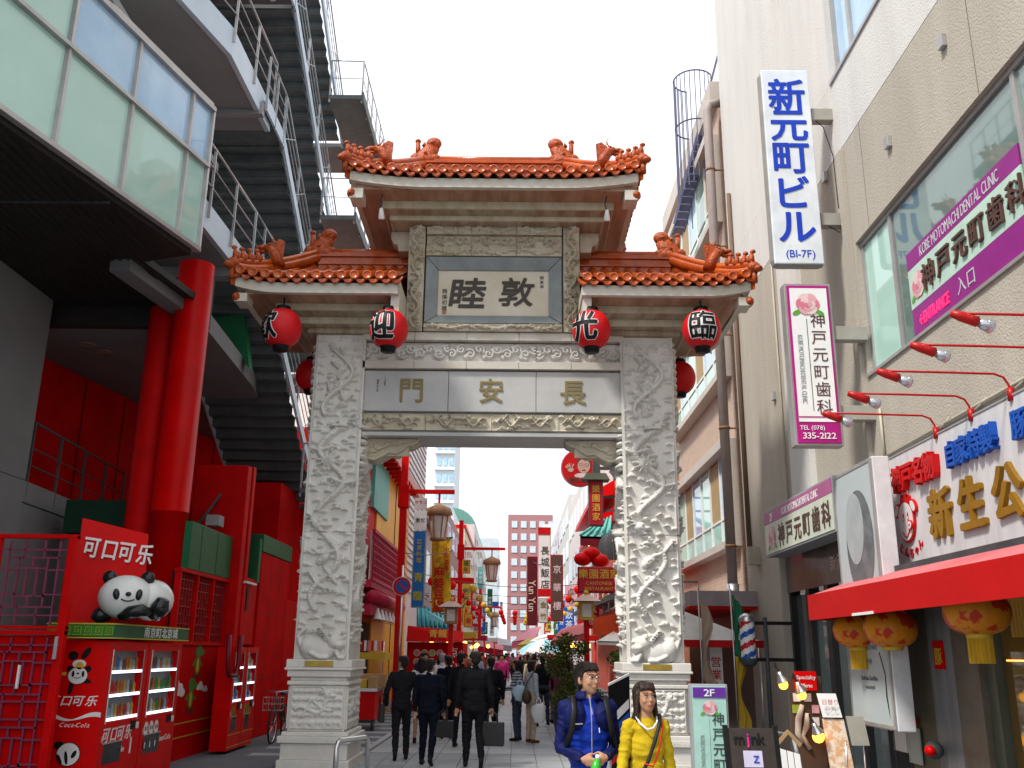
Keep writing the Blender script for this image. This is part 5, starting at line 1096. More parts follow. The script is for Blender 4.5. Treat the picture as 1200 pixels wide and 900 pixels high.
MB().box(4.83, 4.85, 12.25, 12.65, .62, .95).build('notice', white, RB); MB().box(4.83, 4.85, 11.85, 12.2, .52, .93).build('notice', mat('pale green notice', (.5, .56, .52), .5), RB); MB().box(4.82, 4.85, 11.9, 12.65, .96, 1.04).build('notice_heading', redgloss, RB)
# paper lanterns below the awning
lanY = mat('amber lantern silk', (.58, .20, .010), .45, (.46, .030, .006), 5, lo=.49, hi=.53, detail=2)
for i, (y, z, tas) in enumerate(((12.05, 2.06, True), (10.98, 2.06, False), (8.9, 2.16, True))):
    c = Vector((4.28, y, z)); t = thing('amber_lantern', ['amber lantern with yellow tassel at the far end under the awning', 'amber lantern hanging second under the awning, without tassel', 'amber lantern nearest the right edge of the picture under the awning'][i], 'lantern', c, 'amber lanterns under the red awning')
    b = MB(); k = 48; prof = [(.30*math.sin(math.pi*j/16)**.7 if 0 < j < 16 else .02, -.21*math.cos(math.pi*j/16)) for j in range(17)]; vs = []
    for r, zz in prof:
        for j in range(k): a = 6.2832*j/k; q = r*(1-.035*abs(math.cos(a*8))); vs.append(c+Vector((q*math.cos(a), q*math.sin(a), zz)))
    b.add(vs, [(p*k+j, p*k+(j+1) % k, (p+1)*k+(j+1) % k, (p+1)*k+j) for p in range(16) for j in range(k)], 0, True); b.build('shade', lanY, t)
    b = MB(); b.lathe(c, [(0, -.24), (.11, -.24), (.12, -.20), (.1, -.19)], 16); b.build('rim', MC['printed yellow'], t)
    if tas or True:
        b = MB()
        if i != 1:
            for k in range(14): a = k*.449; b.box(c.x+.09*math.cos(a)-.018, c.x+.09*math.cos(a)+.018, c.y+.09*math.sin(a)-.01, c.y+.09*math.sin(a)+.01, c.z-.46, c.z-.235)
            b.build('tassel', mat('yellow tassel', (.60, .34, .02), .7), t, kind='stuff')
b = MB(); b.tube([(4.3, 11.45, 1.8), (4.34, 11.43, 1.55), (4.33, 11.42, 1.3), (4.36, 11.4, .9), (4.36, 11.38, .3)], .006, 5); o = b.build('hanging_wire', black, None, label='thin dark wire hanging beside the light box', cat='wire')
# ---- brick building beyond the gate
BB = thing('tiled_building', 'pinkish brick tiled building with protruding window bands behind the gate on the right', 'building', (6, 24, 0))
brick = mat('pink brick tile', (.52, .30, .20), .6, (.44, .24, .16), 1.2, bump=.1)
n = brick.node_tree; bt = n.nodes.new('ShaderNodeTexBrick'); bt.inputs['Scale'].default_value = 1; bt.inputs['Brick Width'].default_value = .24; bt.inputs['Row Height'].default_value = .08; bt.inputs['Mortar Size'].default_value = .008
bt.inputs['Color1'].default_value = (.52, .37, .28, 1); bt.inputs['Color2'].default_value = (.45, .31, .23, 1); bt.inputs['Mortar'].default_value = (.50, .42, .36, 1)
tcn = n.nodes.new('ShaderNodeTexCoord'); sp = n.nodes.new('ShaderNodeSeparateXYZ'); cb = n.nodes.new('ShaderNodeCombineXYZ'); n.links.new(tcn.outputs['Object'], sp.inputs[0]); n.links.new(sp.outputs['Y'], cb.inputs['X']); n.links.new(sp.outputs['Z'], cb.inputs['Y']); n.links.new(cb.outputs[0], bt.inputs['Vector']); n.links.new(bt.outputs['Color'], n.nodes['Principled BSDF'].inputs['Base Color'])
BX = 4.95; crm = mat('cream window surround', (.55, .50, .45), .5, (.48, .43, .38), 1.2)
MB().box(BX, 12, 20.45, 28.0, 2.9, 15.0).build('wall', brick, BB); MB().box(BX+.1, 12, 20.45, 28, 0, 2.9).build('ground_floor', mat('dim shop front', (.10, .08, .07), .4), BB)
MB().box(BX-.2, 12, 20.4, 28.1, 15.0, 15.6).build('parapet', crm, BB)
curt = mat('beige curtain', (.42, .30, .15), .6)
for z0, z1 in ((4.2, 6.25), (8.1, 10.2), (12.0, 14.0)):
    MB().box(BX-.28, BX+.1, 20.6, 27.75, z0-.16, z0).build('window_ledge', crm, BB); MB().box(BX-.34, BX+.1, 20.6, 27.75, z1, z1+.22).build('window_hood', crm, BB)
    for y in (20.6, 27.6): MB().box(BX-.28, BX+.1, y, y+.15, z0+.002, z1-.002).build('window_cheek', crm, BB)
    n_ = 6; w_ = 6.85/n_
    for k in range(n_):
        ya = 20.76+k*w_
        MB().box(BX-.10, BX-.08, ya+.04, ya+w_-.04, z0+.62, z1-.03).build('pane', (curt, glassb, glassg)[(k*2+int(z0)) % 3], BB); MB().box(BX-.10, BX-.08, ya+.04, ya+w_-.04, z0+.06, z0+.55).build('pane', glassg, BB)
        MB().box(BX-.13, BX-.05, ya-.04, ya+.035, z0+.003, z1-.003).build('mullion', white, BB)
    MB().box(BX-.125, BX-.055, 20.76, 27.6, z0+.56, z0+.61).build('transom', white, BB)
pipe = mat('mauve grey drainpipe', (.36, .30, .28), .5)
b = MB(); b.tube([(4.62, 20.2, 3.1), (4.62, 20.2, 14.6), (4.68, 20.2, 14.8), (4.95, 20.2, 14.85)], .11, 12); b.build('drainpipe', pipe, BB)
for z in (4.0, 6.6, 8.8, 11, 13): b = MB(); b.lathe((4.62, 20.2, z), [(.115, -.03), (.125, -.03), (.125, .03), (.115, .03)], 12); b.build('pipe_clip', mat('rusty clip', (.25, .13, .06), .7), BB); MB().box(4.7, 5.0, 20.18, 20.22, z-.015, z+.015).build('pipe_bracket', MC['rusty clip'], BB)
b = MB(); b.tube([(4.62, 20.2, 3.2), (4.62, 20.2, 2.95), (4.8, 20.1, 2.8), (4.95, 20.05, 2.8)], .14, 12); b.build('pipe_elbow', steel, BB)
MB().box(4.68, 4.9, 18.9, 19.15, 3.5, 3.85).build('meter_box', MC['beige cable'], BB)
b = MB(); b.tube([(4.85, 19.5, 3.9), (4.85, 19.5, 12)], .05, 8); b.build('drainpipe', mat('brown pipe', (.16, .10, .07), .6), BB)
# roof stair with barred cage
RS = thing('roof_stair', 'spindly blue grey metal stair with a round barred cage on the roof behind the gate', 'stair', (4.7, 22, 12.5))
cg = mat('blue grey bars', (.16, .17, .28), .5)
cc = P(817, 200, Y=22.0); cr = .52; zb_, zt_ = P(790, 225, Y=22).z, P(790, 95, Y=22).z
for k in range(16):
    a = math.pi*.55+k*math.pi*1.25/15; x, y = cc.x+cr*math.cos(a), 22+cr*math.sin(a); b = MB(); b.tube([(x, y, zb_-.8+.35*k/4), (x, y, zt_)], .013, 5); b.build('cage_bar', cg, RS)
for z in (zt_, (zt_+zb_)/2+.2): b = MB(); b.tube([(cc.x+cr*math.cos(a), 22+cr*math.sin(a), z) for a in np.linspace(math.pi*.55, math.pi*1.8, 16)], .022, 5); b.build('cage_ring', cg, RS)
p0, p1 = P(790, 262, Y=22), P(843, 58, Y=22)
for off in (0, .3): MB().bar(p0+Vector((off, off, -off*.3)), p1+Vector((off, off, -off*.3)), .03, .06).build('stair_rail', cg, RS)
for k in range(20): q = p0.lerp(p1, k/24)+Vector((.13, .1, -.12)); MB().box(q.x-.14, q.x+.14, q.y-.15, q.y+.3, q.z-.015, q.z+.015).build('tread', cg, RS)
b = MB(); b.tube([p1+Vector((-.25, 0, -1.2)), p1+Vector((-.25, 0, -3))], .06, 6); b.build('centre_post', cg, RS)
# canopy and shops at the foot of the tiled building
cn = thing('canopy', 'grey metal canopy with red underside at the foot of the brick tiled building', 'canopy', (4.5, 20, 2.9))
MB().box(3.55, 5.0, 19.3, 24.5, 2.70, 3.0).build('canopy_box', mat('mauve grey metal', (.34, .29, .31), .5), cn); MB().box(3.5, 5.0, 19.32, 24.5, 2.64, 2.69).build('canopy_underside', red, cn)
wa = thing('awning', 'white market awning with red scalloped edge beside the right gate pillar', 'awning', (3.6, 18, 2.0))
wcl = mat('white canvas', (.82, .81, .78), .7)
MB().prism([(2.75, 17.5, 2.0), (4.5, 17.5, 1.98), (3.3, 18.2, 2.50), (2.75, 18.25, 2.72)], (0, .02, 0)).build('canvas', wcl, wa); MB().box(2.73, 4.52, 17.46, 17.49, 1.88, 2.01).build('valance', awr, wa)
MB().prism([(2.74, 17.5, 2.0), (2.74, 18.25, 2.72), (2.74, 19.0, 2.0)], (-.02, 0, 0)).build('side_canvas', wcl, wa); MB().prism([(2.75, 18.28, 2.72), (3.3, 18.23, 2.5), (4.5, 19.0, 1.98), (2.75, 19.0, 2.0)], (0, .02, 0)).build('canvas', wcl, wa)
for x in (2.8, 4.45): b = MB(); b.tube([(x, 17.6, 0), (x, 17.6, 2.02)], .03, 8); b.build('pole', steel, wa)
# barber pole
bp = thing('barber_pole', 'barber pole with red, white and blue stripes on the wall by the brick building', 'barber pole', (4.08, 17, 1.6))
b = MB(); c = Vector((4.10, 17.0, 0)); nA, nZ = 24, 26; vs = []; 
for j in range(nZ+1):
    for i in range(nA): a = 6.2832*i/nA; vs.append((c.x+.13*math.cos(a), c.y+.13*math.sin(a), 1.70+.62*j/nZ))
for j in range(nZ):
    for i in range(nA):
        ph = (i/nA*1.0 - j/nZ*1.6) % 1.0*4 % 4; mi = 0 if ph < 1 else 1 if ph < 2 else 2 if ph < 3 else 1
        b.f.append((j*nA+i, j*nA+(i+1) % nA, (j+1)*nA+(i+1) % nA, (j+1)*nA+i)); b.mi.append(mi); b.sm.append(True)
b.v = vs; b.build('striped_glass', [mat('stripe red', (.55, .02, .03), .2), white, mat('stripe blue', (.02, .10, .42), .2)], bp)
for z, s_ in ((1.70, -1), (2.32, 1)): b = MB(); b.lathe((c.x, c.y, z), [(.145, 0), (.15, s_*.05), (.10, s_*.13), (0, s_*.15)][::s_], 20); b.build('cap', dgrey if s_ < 0 else steel, bp)
for z in (1.68, 2.3): MB().box(4.2, 4.9, 16.97, 17.03, z-.03, z+.03).build('bracket', black, bp)
b = MB(); b.tube([(4.42, 17, .3), (4.42, 17, 2.4)], .04, 8); b.build('post', dgrey, bp)
# flags on poles
for i, (px, cols, lab) in enumerate(((3.90, ((.012, .16, .08), (.55, .35, .03)), 'tall furled banner, green above and yellow below, beside the barber pole'), (3.32, ((.45, .33, .25), (.5, .02, .12)), 'furled beige and crimson banner beside the right gate pillar'))):
    t = thing('banner', lab, 'banner', (px, 17.2, 0)); b = MB(); b.tube([(px, 17.2, 0), (px-.02, 17.2, 2.95)], .015, 6); b.build('pole', steel, t)
    for k, (za, zc) in enumerate(((1.75, 2.8), (.35, 1.75)) if i == 0 else ((1.3, 2.75), (.6, 1.3))):
        rows = []
        for q in range(13): z = zc+(za-zc)*q/12; wd = .11+.06*math.sin(q*.7+k*2); rows.append([(px+.01+wd*j/6*1.3, 17.2-.05*math.sin(j*1.9+q*.3), z-.03*j) for j in range(7)])
        b = MB(); b.grid(rows); o = b.build('cloth', mat('banner cloth %d%d' % (i, k), cols[k], .7), t); sd = o.modifiers.new('s', 'SOLIDIFY'); sd.thickness = .004
t = thing('banner', 'white vertical banner with red lettering behind the green banner', 'banner', (3.75, 18.0, 0))
MB().box(3.62, 3.85, 18, 18.02, .5, 2.0).build('cloth', wcl, t); T(t, '営業中', (3.73, 18, 1.4), XP, ZP, .2, rl, .002, .01, vert=True)
b = MB(); b.tube([(3.6, 18.01, 0), (3.6, 18.01, 2.3)], .015, 6); b.build('pole', steel, t)
# ---- pavement signs and menu boards
a1 = thing('standing_sign', 'mint green standing sign headed 2F with a rose, in front of the right pedestal', 'sign', (2.27, 11.5, 0))
MB().box(2.06, 2.50, 11.5, 11.62, .1, 1.42).build('casing', grey, a1, .006); MB().box(2.085, 2.475, 11.487, 11.499, .12, 1.40).build('face', mat('mint standing face', (.40, .66, .58), .4), a1)
MB().box(2.09, 2.47, 11.478, 11.486, 1.27, 1.385).build('purple_strip', mat('violet strip', (.13, .03, .33), .4), a1); T(a1, '2F', (2.28, 11.478, 1.327), XP, ZP, .11, white, .002, .008, sx=1.3)
rose(a1, (2.28, 11.483, 1.16), .085, XP, ZP); T(a1, '神戸元町歯科', (2.37, 11.487, .62), XP, ZP, .15, mat('dark green lettering', (.05, .08, .07), .5), .002, .005, vert=True, step=.165); MB().box(2.265, 2.27, 11.483, 11.487, .2, 1.04).build('rule', gtx, a1)
rot_text(a1, 'KOBE MOTOMACHI DENTAL CLINIC', (2.18, 11.487, .50), .065, gtx, sx=.7)
MB().box(2.0, 2.56, 11.4, 11.75, 0, .1).build('base', dgrey, a1, .01)
a2 = thing('standing_sign', 'black board with pink and dark lettering and a small white poster at the bottom edge', 'sign', (2.55, 10.4, 0))
wd = mat('dark stained wood', (.045, .035, .03), .6, (.03, .024, .02), 6)
MB().prism([(2.28, 10.4, .0), (2.78, 10.4, 0), (2.78, 10.62, 1.0), (2.28, 10.62, 1.0)], (0, .03, 0)).build('board', wd, a2)
for q in ((2.24, 2.285), (2.775, 2.82)): MB().prism([(q[0], 10.38, 0), (q[1], 10.38, 0), (q[1], 10.61, 1.03), (q[0], 10.61, 1.03)], (0, .05, 0)).build('frame', black, a2)
nm_ = Vector((0, .22, 1)).normalized()
T(a2, 'm', (2.40, 10.595, .90), XP, nm_, .16, black, .004, .01); T(a2, 'j', (2.49, 10.595, .90), XP, nm_, .16, mat('hot pink', (.7, .02, .25), .4), .004, .01); T(a2, 'nk', (2.60, 10.595, .90), XP, nm_, .16, black, .004, .01)
MB().prism([(2.43, 10.535, .62), (2.63, 10.535, .62), (2.63, 10.57, .78), (2.43, 10.57, .78)], (0, -.004, 0)).build('poster', mat('pale lilac poster', (.55, .52, .68), .5), a2); T(a2, 'Z', (2.56, 10.545, .70), XP, nm_, .1, blu, .002, .008)
T(a2, 'mink', (2.52, 10.51, .52), XP, nm_, .13, mat('hot pink', (0, 0, 0)), .003, .01)
# menu stand hung with clamp lamps
a3 = thing('menu_stand', 'dark wooden menu stand with cut out white letters and amber clamp lamps', 'menu board', (3.7, 12.6, 0))
MB().box(3.55, 3.95, 12.6, 12.66, .1, 1.5).build('board', mat('brown menu board', (.09, .05, .03), .6), a3)
MB().box(3.60, 3.86, 12.5, 12.6, 1.33, 1.56).build('red_sign', redgloss, a3); T(a3, 'Specialty', (3.73, 12.5, 1.49), XP, ZP, .07, white, .002, .003); T(a3, 'Menu', (3.73, 12.5, 1.39), XP, ZP, .07, white, .002, .003)
b = MB(); b.tube([(3.68, 12.58, 1.15), (3.62, 12.58, .98), (3.60, 12.58, .80), (3.66, 12.58, .70)], [.03, .04, .04, .03], 8); b.tube([(3.74, 12.58, 1.05), (3.72, 12.58, .9), (3.66, 12.58, .78), (3.74, 12.58, .62)], [.03, .04, .03, .03], 8); b.build('brush_lettering', MC['cream emblem'], a3, kind='stuff')
for x, z, m_ in ((3.62, 1.24, white), (3.76, 1.24, white), (3.85, 1.1, pk[1]), (3.84, .95, white), (3.6, 1.1, MC['lime line'])): MB().box(x-.045, x+.045, 12.585, 12.598, z-.05, z+.05).build('price_card', m_, a3)
for i, (x, y, z, on) in enumerate(((3.36, 12.3, 1.40, 1), (3.58, 12.3, 1.28, 1), (3.72, 12.2, .80, 1), (3.98, 12.5, .79, 1))):
    t = thing('clamp_lamp', ['amber lit clamp lamp highest on the left of the menu stand', 'chrome clamp lamp just under the red menu heading', 'brightest amber globe lamp in the middle of the menu boards', 'amber lamp in front of the leaning photo menu'][i], 'lamp', (x, y, z), 'small lamps clipped to the menu boards')
    b = MB(); b.lathe((x, y, z+.09), [(0, .07), (.03, .07), (.035, .03), (.075, -.05), (.08, -.06), (.07, -.05)], 16, M=ry(-.4)); b.build('shade', steel, t)
    b = MB(); b.ball((x+.02, y, z), .06 if i != 2 else .075, 12); b.build('bulb', mat('amber glowing bulb', (1, .42, .04), emit=3.5), t)
    b = MB(); b.tube([(x-.02, y, z+.15), (x-.04, y+.1, z+.25), (x+.02, y+.3, z+.2)], .012, 6); b.build('arm', black, t)
a4 = thing('menu_board', 'leaning photo menu board with a white placard above it', 'menu board', (4.05, 12.2, 0))
MB().prism([(3.86, 12.1, .1), (4.16, 12.1, .1), (4.10, 12.3, 1.0), (3.84, 12.3, 1.0)], (0, .03, 0)).build('photo_menu', mat('food photo print', (.60, .35, .18), .5, (.70, .60, .50), 14, lo=.45, hi=.55), a4)
MB().prism([(3.84, 12.28, 1.02), (4.08, 12.28, 1.02), (4.04, 12.34, 1.30), (3.80, 12.34, 1.30)], (0, .01, 0)).build('placard', white, a4); T(a4, '日替り', (3.94, 12.27, 1.2), XP, ZP, .07, rl, .001, 0); T(a4, 'ランチ', (3.94, 12.27, 1.1), XP, ZP, .06, gtx, .001, 0)
MB().prism([(4.08, 12.0, .72), (4.29, 12.0, .72), (4.26, 12.05, 1.05), (4.05, 12.05, 1.05)], (0, .02, 0)).build('card', mat('grey beige card', (.36, .34, .29), .6), a4)
for x in (4.02, 4.24): b = MB(); b.tube([(x, 12.1, 0), (x, 12.06, .75)], .012, 6); b.build('leg', steel, a4)
a5 = thing('easel', 'grey metal easel holding a folded price list near the bottom of the picture', 'menu board', (3.1, 11.4, 0))
for pts in (((2.78, 11.2, .1), (2.72, 11.3, .85), (2.82, 11.35, .93), (3.2, 11.4, .87)), ((3.3, 11.2, .1), (3.2, 11.4, .87)), ((2.75, 11.6, .0), (2.8, 11.3, .9))): b = MB(); b.tube(pts, .02, 8); b.build('easel_tube', grey, a5)
for k in range(4): MB().prism([(2.92+k*.075, 11.1, .25), (2.985+k*.075, 11.1, .25), (2.985+k*.075, 11.2, .75-.02*k), (2.92+k*.075, 11.2, .77-.02*k)], (0, .01, 0)).build('price_sheet', white, a5)
MB().prism([(2.95, 11.22, .80), (3.1, 11.22, .95), (3.25, 11.22, .80), (3.22, 11.22, .76), (3.1, 11.22, .9), (2.98, 11.22, .77)], (0, .02, 0)).build('wooden_rail', mat('light wood', (.45, .28, .13), .6), a5)
# steel hoop barriers by the pedestals
def hoop(x, y, label, a=0, w=.30, h=.72):
    t = thing('hoop_barrier', label, 'barrier', (x, y, 0), 'stainless hoop barriers'); d = Vector((math.cos(a), math.sin(a), 0)); c = Vector((x, y, 0)); b = MB()
    pts = [c-d*w/2, c-d*w/2+ZP*(h-.08), c-d*(w/2-.03)+ZP*(h-.02), c-d*(w/2-.08)+ZP*h, c+d*(w/2-.08)+ZP*h, c+d*(w/2-.03)+ZP*(h-.02), c+d*w/2+ZP*(h-.08), c+d*w/2]
    b.tube(pts, .035, 10); b.build('hoop', steel, t)
hoop(-2.15, 13.3, 'stainless steel hoop barrier at the foot of the left pedestal', 1.15, .75, .62)
hoop(1.3, 12.0, 'stainless steel hoop barrier between the couple and the right pedestal', 1.0, .7, .85)
sb_ = thing('standing_sign', 'dark sign with diagonal blue, white and red stripes behind the man in blue', 'sign', (1.4, 13, 0))
q = [P(713, 802, Y=13), P(729, 793, Y=13.3)]; x0, x1 = q[0].x, q[1].x+.1
MB().prism([(x0, 13, .1), (x1, 13.3, .1), (x1, 13.3, 1.47), (x0, 13, 1.34)], (0, .06, 0)).build('board', black, sb_)
for k, m_ in enumerate((white, MC['stripe blue'], white, MC['stripe red'])): MB().prism([(x0+.02, 13.0, .95-k*.16), (x1-.02, 13.27, 1.17-k*.16), (x1-.02, 13.27, 1.05-k*.16), (x0+.02, 13.0, .83-k*.16)], (0, -.006, 0)).build('stripe', m_, sb_)
MB().prism([(x0, 12.99, 1.34), (x1, 13.29, 1.47), (x1, 13.29, 1.50), (x0, 12.99, 1.37)], (0, .08, 0)).build('white_edge', white, sb_)

# small fixings that break up the long walls
for i, (y, z) in enumerate(((14.4, 5.6), (17.0, 6.4), (13.3, 9.0), (10.9, 8.2), (9.2, 8.5))): MB().box(XW-.06, XW-.001, y, y+.12, z, z+.16).build('wall_vent', alum, RB, .005)
b = MB(); b.tube([(4.87, 16.6, 3.6), (4.87, 16.6, 9.0)], .018, 6); b.build('conduit', MC['beige cable'], RB)
b = MB(); b.tube([(4.55, 12.9, 9.9), (4.75, 12.9, 9.7), (4.86, 12.9, 9.2), (4.87, 12.9, 8.3)], .008, 5); b.build('sign_wire', black, RB)
b = MB(); b.tube([(4.45, 12.9, 8.1), (4.7, 12.9, 8.0), (4.86, 12.9, 7.9)], .008, 5); b.build('sign_wire', black, RB)
for y in (11.9, 8.7, 5.4): MB().box(XW-.004, XW-.001, y, y+.012, 7.53, 9.15).build('wall_joint', mat('stucco joint', (.22, .19, .15), .8), RB)
# ================================================================ ground
asph = mat('dark grey paving', (.13, .14, .155), .75, (.10, .11, .125), 1.5, bump=.3, bscale=90)
pav = mat('grey paving slab', (.36, .375, .39), .7, (.29, .305, .32), 1.1, bump=.2, bscale=80)
pav2 = mat('pale paving slab', (.46, .475, .49), .7, (.38, .395, .41), 1.4, bump=.2, bscale=80)
pav3 = mat('darker paving slab', (.31, .325, .34), .7, (.25, .265, .28), 1.4, bump=.2, bscale=80)
link('ground', MB().add([(-900, -300, 0), (900, -300, 0), (900, 1600, 0), (-900, 1600, 0)], [(0, 1, 2, 3)]).build('tmp', asph).data, kind='structure')
bpy.data.objects.remove(bpy.data.objects['tmp'])
far = mat('grey street paving', (.24, .255, .27), .7, (.20, .21, .22), 1); n = far.node_tree
bt = n.nodes.new('ShaderNodeTexBrick'); bt.inputs['Scale'].default_value = 1; bt.inputs['Brick Width'].default_value = .9; bt.inputs['Row Height'].default_value = .45; bt.inputs['Mortar Size'].default_value = .012; bt.offset = 0
for k, c in (('Color1', (.38, .395, .41, 1)), ('Color2', (.31, .325, .34, 1)), ('Mortar', (.15, .155, .16, 1))): bt.inputs[k].default_value = c
tcn = n.nodes.new('ShaderNodeTexCoord'); mpn = n.nodes.new('ShaderNodeMapping'); mpn.inputs['Rotation'].default_value = (0, 0, 1.5708); n.links.new(tcn.outputs['Object'], mpn.inputs[0]); n.links.new(mpn.outputs[0], bt.inputs['Vector']); n.links.new(bt.outputs['Color'], n.nodes['Principled BSDF'].inputs['Base Color'])
MB().box(-2.6, 2.5, 25.2, 230, 0, .02).build('street_paving', far, kind='structure')
MB().box(-2.6, 2.5, 5, 13.995, 0, .02).build('street_paving', far, kind='structure')
road = link('pavement', MB().add([(-2.6, 14, .003), (2.5, 14, .003), (2.5, 25.2, .003), (-2.6, 25.2, .003)], [(0, 1, 2, 3)]).build('tmp', dgrey).data, kind='structure'); bpy.data.objects.remove(bpy.data.objects['tmp'])
pms = []
for i in range(9):
    t = MB().box(.004, .416, .004, .916, .004, random.uniform(.018, .024)).build('tmp', (pav, pav, pav2, pav3)[i % 4]); pms.append(t.data); bpy.data.objects.remove(t)
random.seed(12)
for r in range(12):
    for c in range(12):
        me = pms[random.choice((0, 1, 4, 5, 8, 0, 4, 3))] if r != 4 else pms[2]
        o = bpy.data.objects.new('paver', me); C.objects.link(o); o.parent = road; o.location = (-2.58+c*.4225, 14.04+r*.93, 0)
kb = mat('pale kerb stone', (.40, .41, .42), .7)
for k in range(7): MB().box(-2.75, -2.62, 14+k*3.0, 14+k*3.0+2.99, 0, .03).build('kerb_stone', kb, road)
lp = mat('light grey tile band', (.32, .34, .36), .7)
for k in range(14): MB().box(-4.6+.0, -2.78, 17.2+k*1.2, 17.2+k*1.2+.42, .0, .006).build('tile_band', lp, road)
for k in range(12): MB().box(2.53, 2.66, 14+k*3.0, 14+k*3.0+2.99, 0, .03).build('kerb_stone', kb, road)
# ================================================================ the street behind the gate
XLs, XRs = -4.6, 4.6
def YL(u, X=XLs): return P(u, 700, X=X).y
def ZL(u, v, X=XLs): return P(u, v, X=X).z
def brd(u0, v0, u1, v1, Y, name, label, cat, m, th=.12, frame=None, group=None, bev=0):
    a, c = P(u0, (v0+v1)/2, Y=Y), P(u1, (v0+v1)/2, Y=Y); z1, z0 = P((u0+u1)/2, v0, Y=Y).z, P((u0+u1)/2, v1, Y=Y).z
    t = thing(name, label, cat, ((a.x+c.x)/2, Y, z0), group)
    MB().box(a.x, c.x, Y, Y+th, z0, z1).build('casing' if frame else 'board', frame or m, t, bev)
    if frame: MB().box(a.x+.03, c.x-.03, Y-.012, Y+.01, z0+.03, z1-.03).build('face', m, t, bev)
    return t, a.x, c.x, z0, z1
def bld(name, label, side, y0, y1, H, m, floors=0, wins=0, wm=None, z0=3.2, depth=9, X=None, parapet=None):
    X = X or (XLs if side < 0 else XRs); t = thing(name, label, 'building', (X+side*depth/2, (y0+y1)/2, 0))
    MB().box(min(X, X+side*depth), max(X, X+side*depth), y0, y1, 0, H).build('wall', m, t)
    if floors:
        fh = (H-z0-.3)/floors; w_ = (y1-y0)/wins
        for f in range(floors):
            for k in range(wins):
                ya = y0+k*w_+w_*.22; yb = y0+(k+1)*w_-w_*.22; za = z0+f*fh+fh*.28; zc = za+fh*.5
                w0 = MB().box(X-side*-.03-.03, X-side*.03+.03, ya, yb, za, zc); MB().box(min(X-side*.05, X+side*.02), max(X-side*.05, X+side*.02), ya-.06, yb+.06, za-.06, zc+.06).build('window', white, t)
                MB().box(min(X-side*.07, X-side*.055), max(X-side*.07, X-side*.055), ya, yb, za, zc).build('pane', wm or glassb, t)
    if parapet: MB().box(min(X-side*.15, X+side*depth), max(X-side*.15, X+side*depth), y0-.05, y1+.05, H+.002, H+.3).build('parapet', parapet, t)
    return t
# left: red and yellow shop
mag = mat('magenta red balcony', (.42, .01, .05), .5); shade = mat('pale sun blind', (.55, .42, .42), .7)
y_a, y_b, y_c = 24.8, YL(435), YL(474)
RS1 = thing('corner_shop', 'red and ochre shop with magenta lattice balcony seen through the gate on the left', 'building', (-7, 30, 0))
MB().box(-12, XLs, 27.2, y_b+1, 0, 8.2).build('wall', red, RS1)
MB().box(-12, XLs+.12, y_b-1.2, y_b+2.2, ZL(440, 600), ZL(440, 545)+.2).build('teal_band', teal, RS1); 
MB().prism([(-4.9, y_b-2, 8.4), (XLs+.6, y_b-2, 7.9), (XLs+.6, y_c, 7.9), (-4.9, y_c, 8.4)], (0, 0, .35)).build('roof_edge', tile_s, RS1)
for k in range(12): MB().box(XLs+.1, XLs+.62, y_b-1.8+k*.75, y_b-1.65+k*.75, 7.75, 7.88).build('rafter', red, RS1)
for k, (a, c) in enumerate(((0, 2.7), (2.72, 5.3), (5.32, 7.9))): MB().box(-12, XLs+.05, y_b, y_c, a, c).build('ochre_panel', yellow, RS1)
MB().box(XLs+.052, XLs+.075, (y_b+y_c)/2, (y_b+y_c)/2+.06, 0, 7.9).build('panel_joint', dgrey, RS1)
zb0, zb1 = 3.75, 5.15
y_k = YL(444); MB().box(XLs+.02, XLs+.45, 27.4, y_k+1.2, zb0-.22, zb0).build('balcony_floor', mag, RS1)
for z in (zb0+.02, zb1): MB().box(XLs+.42, XLs+.50, 27.4, y_k+1.2, z-.05, z+.05).build('balcony_rail', mag, RS1)
for k in range(24): MB().box(XLs+.43, XLs+.48, 27.5+k*.285, 27.56+k*.285, zb0+.07, zb1-.05).build('balcony_bar', mag, RS1)
for k in range(6): MB().box(XLs+.435, XLs+.475, 27.4, y_k+1.2, zb0+.2+k*.2, zb0+.24+k*.2).build('balcony_bar', mag, RS1)
MB().box(XLs+.36, XLs+.40, 27.4, y_k+1.2, zb0, zb1).build('balcony_screen', shade, RS1)
b = MB(); b.tube([(XLs+.55, 27.2, 3.25), (XLs+.55, y_k+1.5, 3.25)], .2, 10); b.build('blind_roll', mag, RS1); MB().box(XLs+.2, XLs+.5, 27.2, y_k+1.4, 2.75, 3.05).build('light_rail', mag, RS1)
for k in range(7):
    b = MB(); y = 27.8+k*.85; b.lathe((XLs+.62, y, 2.75), [(.03, .2), (.05, .12), (.12, -.06), (.13, -.1)], 12); b.build('bell_lamp', white, RS1)
MB().box(XLs, XLs+.03, 27.5, y_b-.3, 0, 2.6).build('shop_opening', hole, RS1)
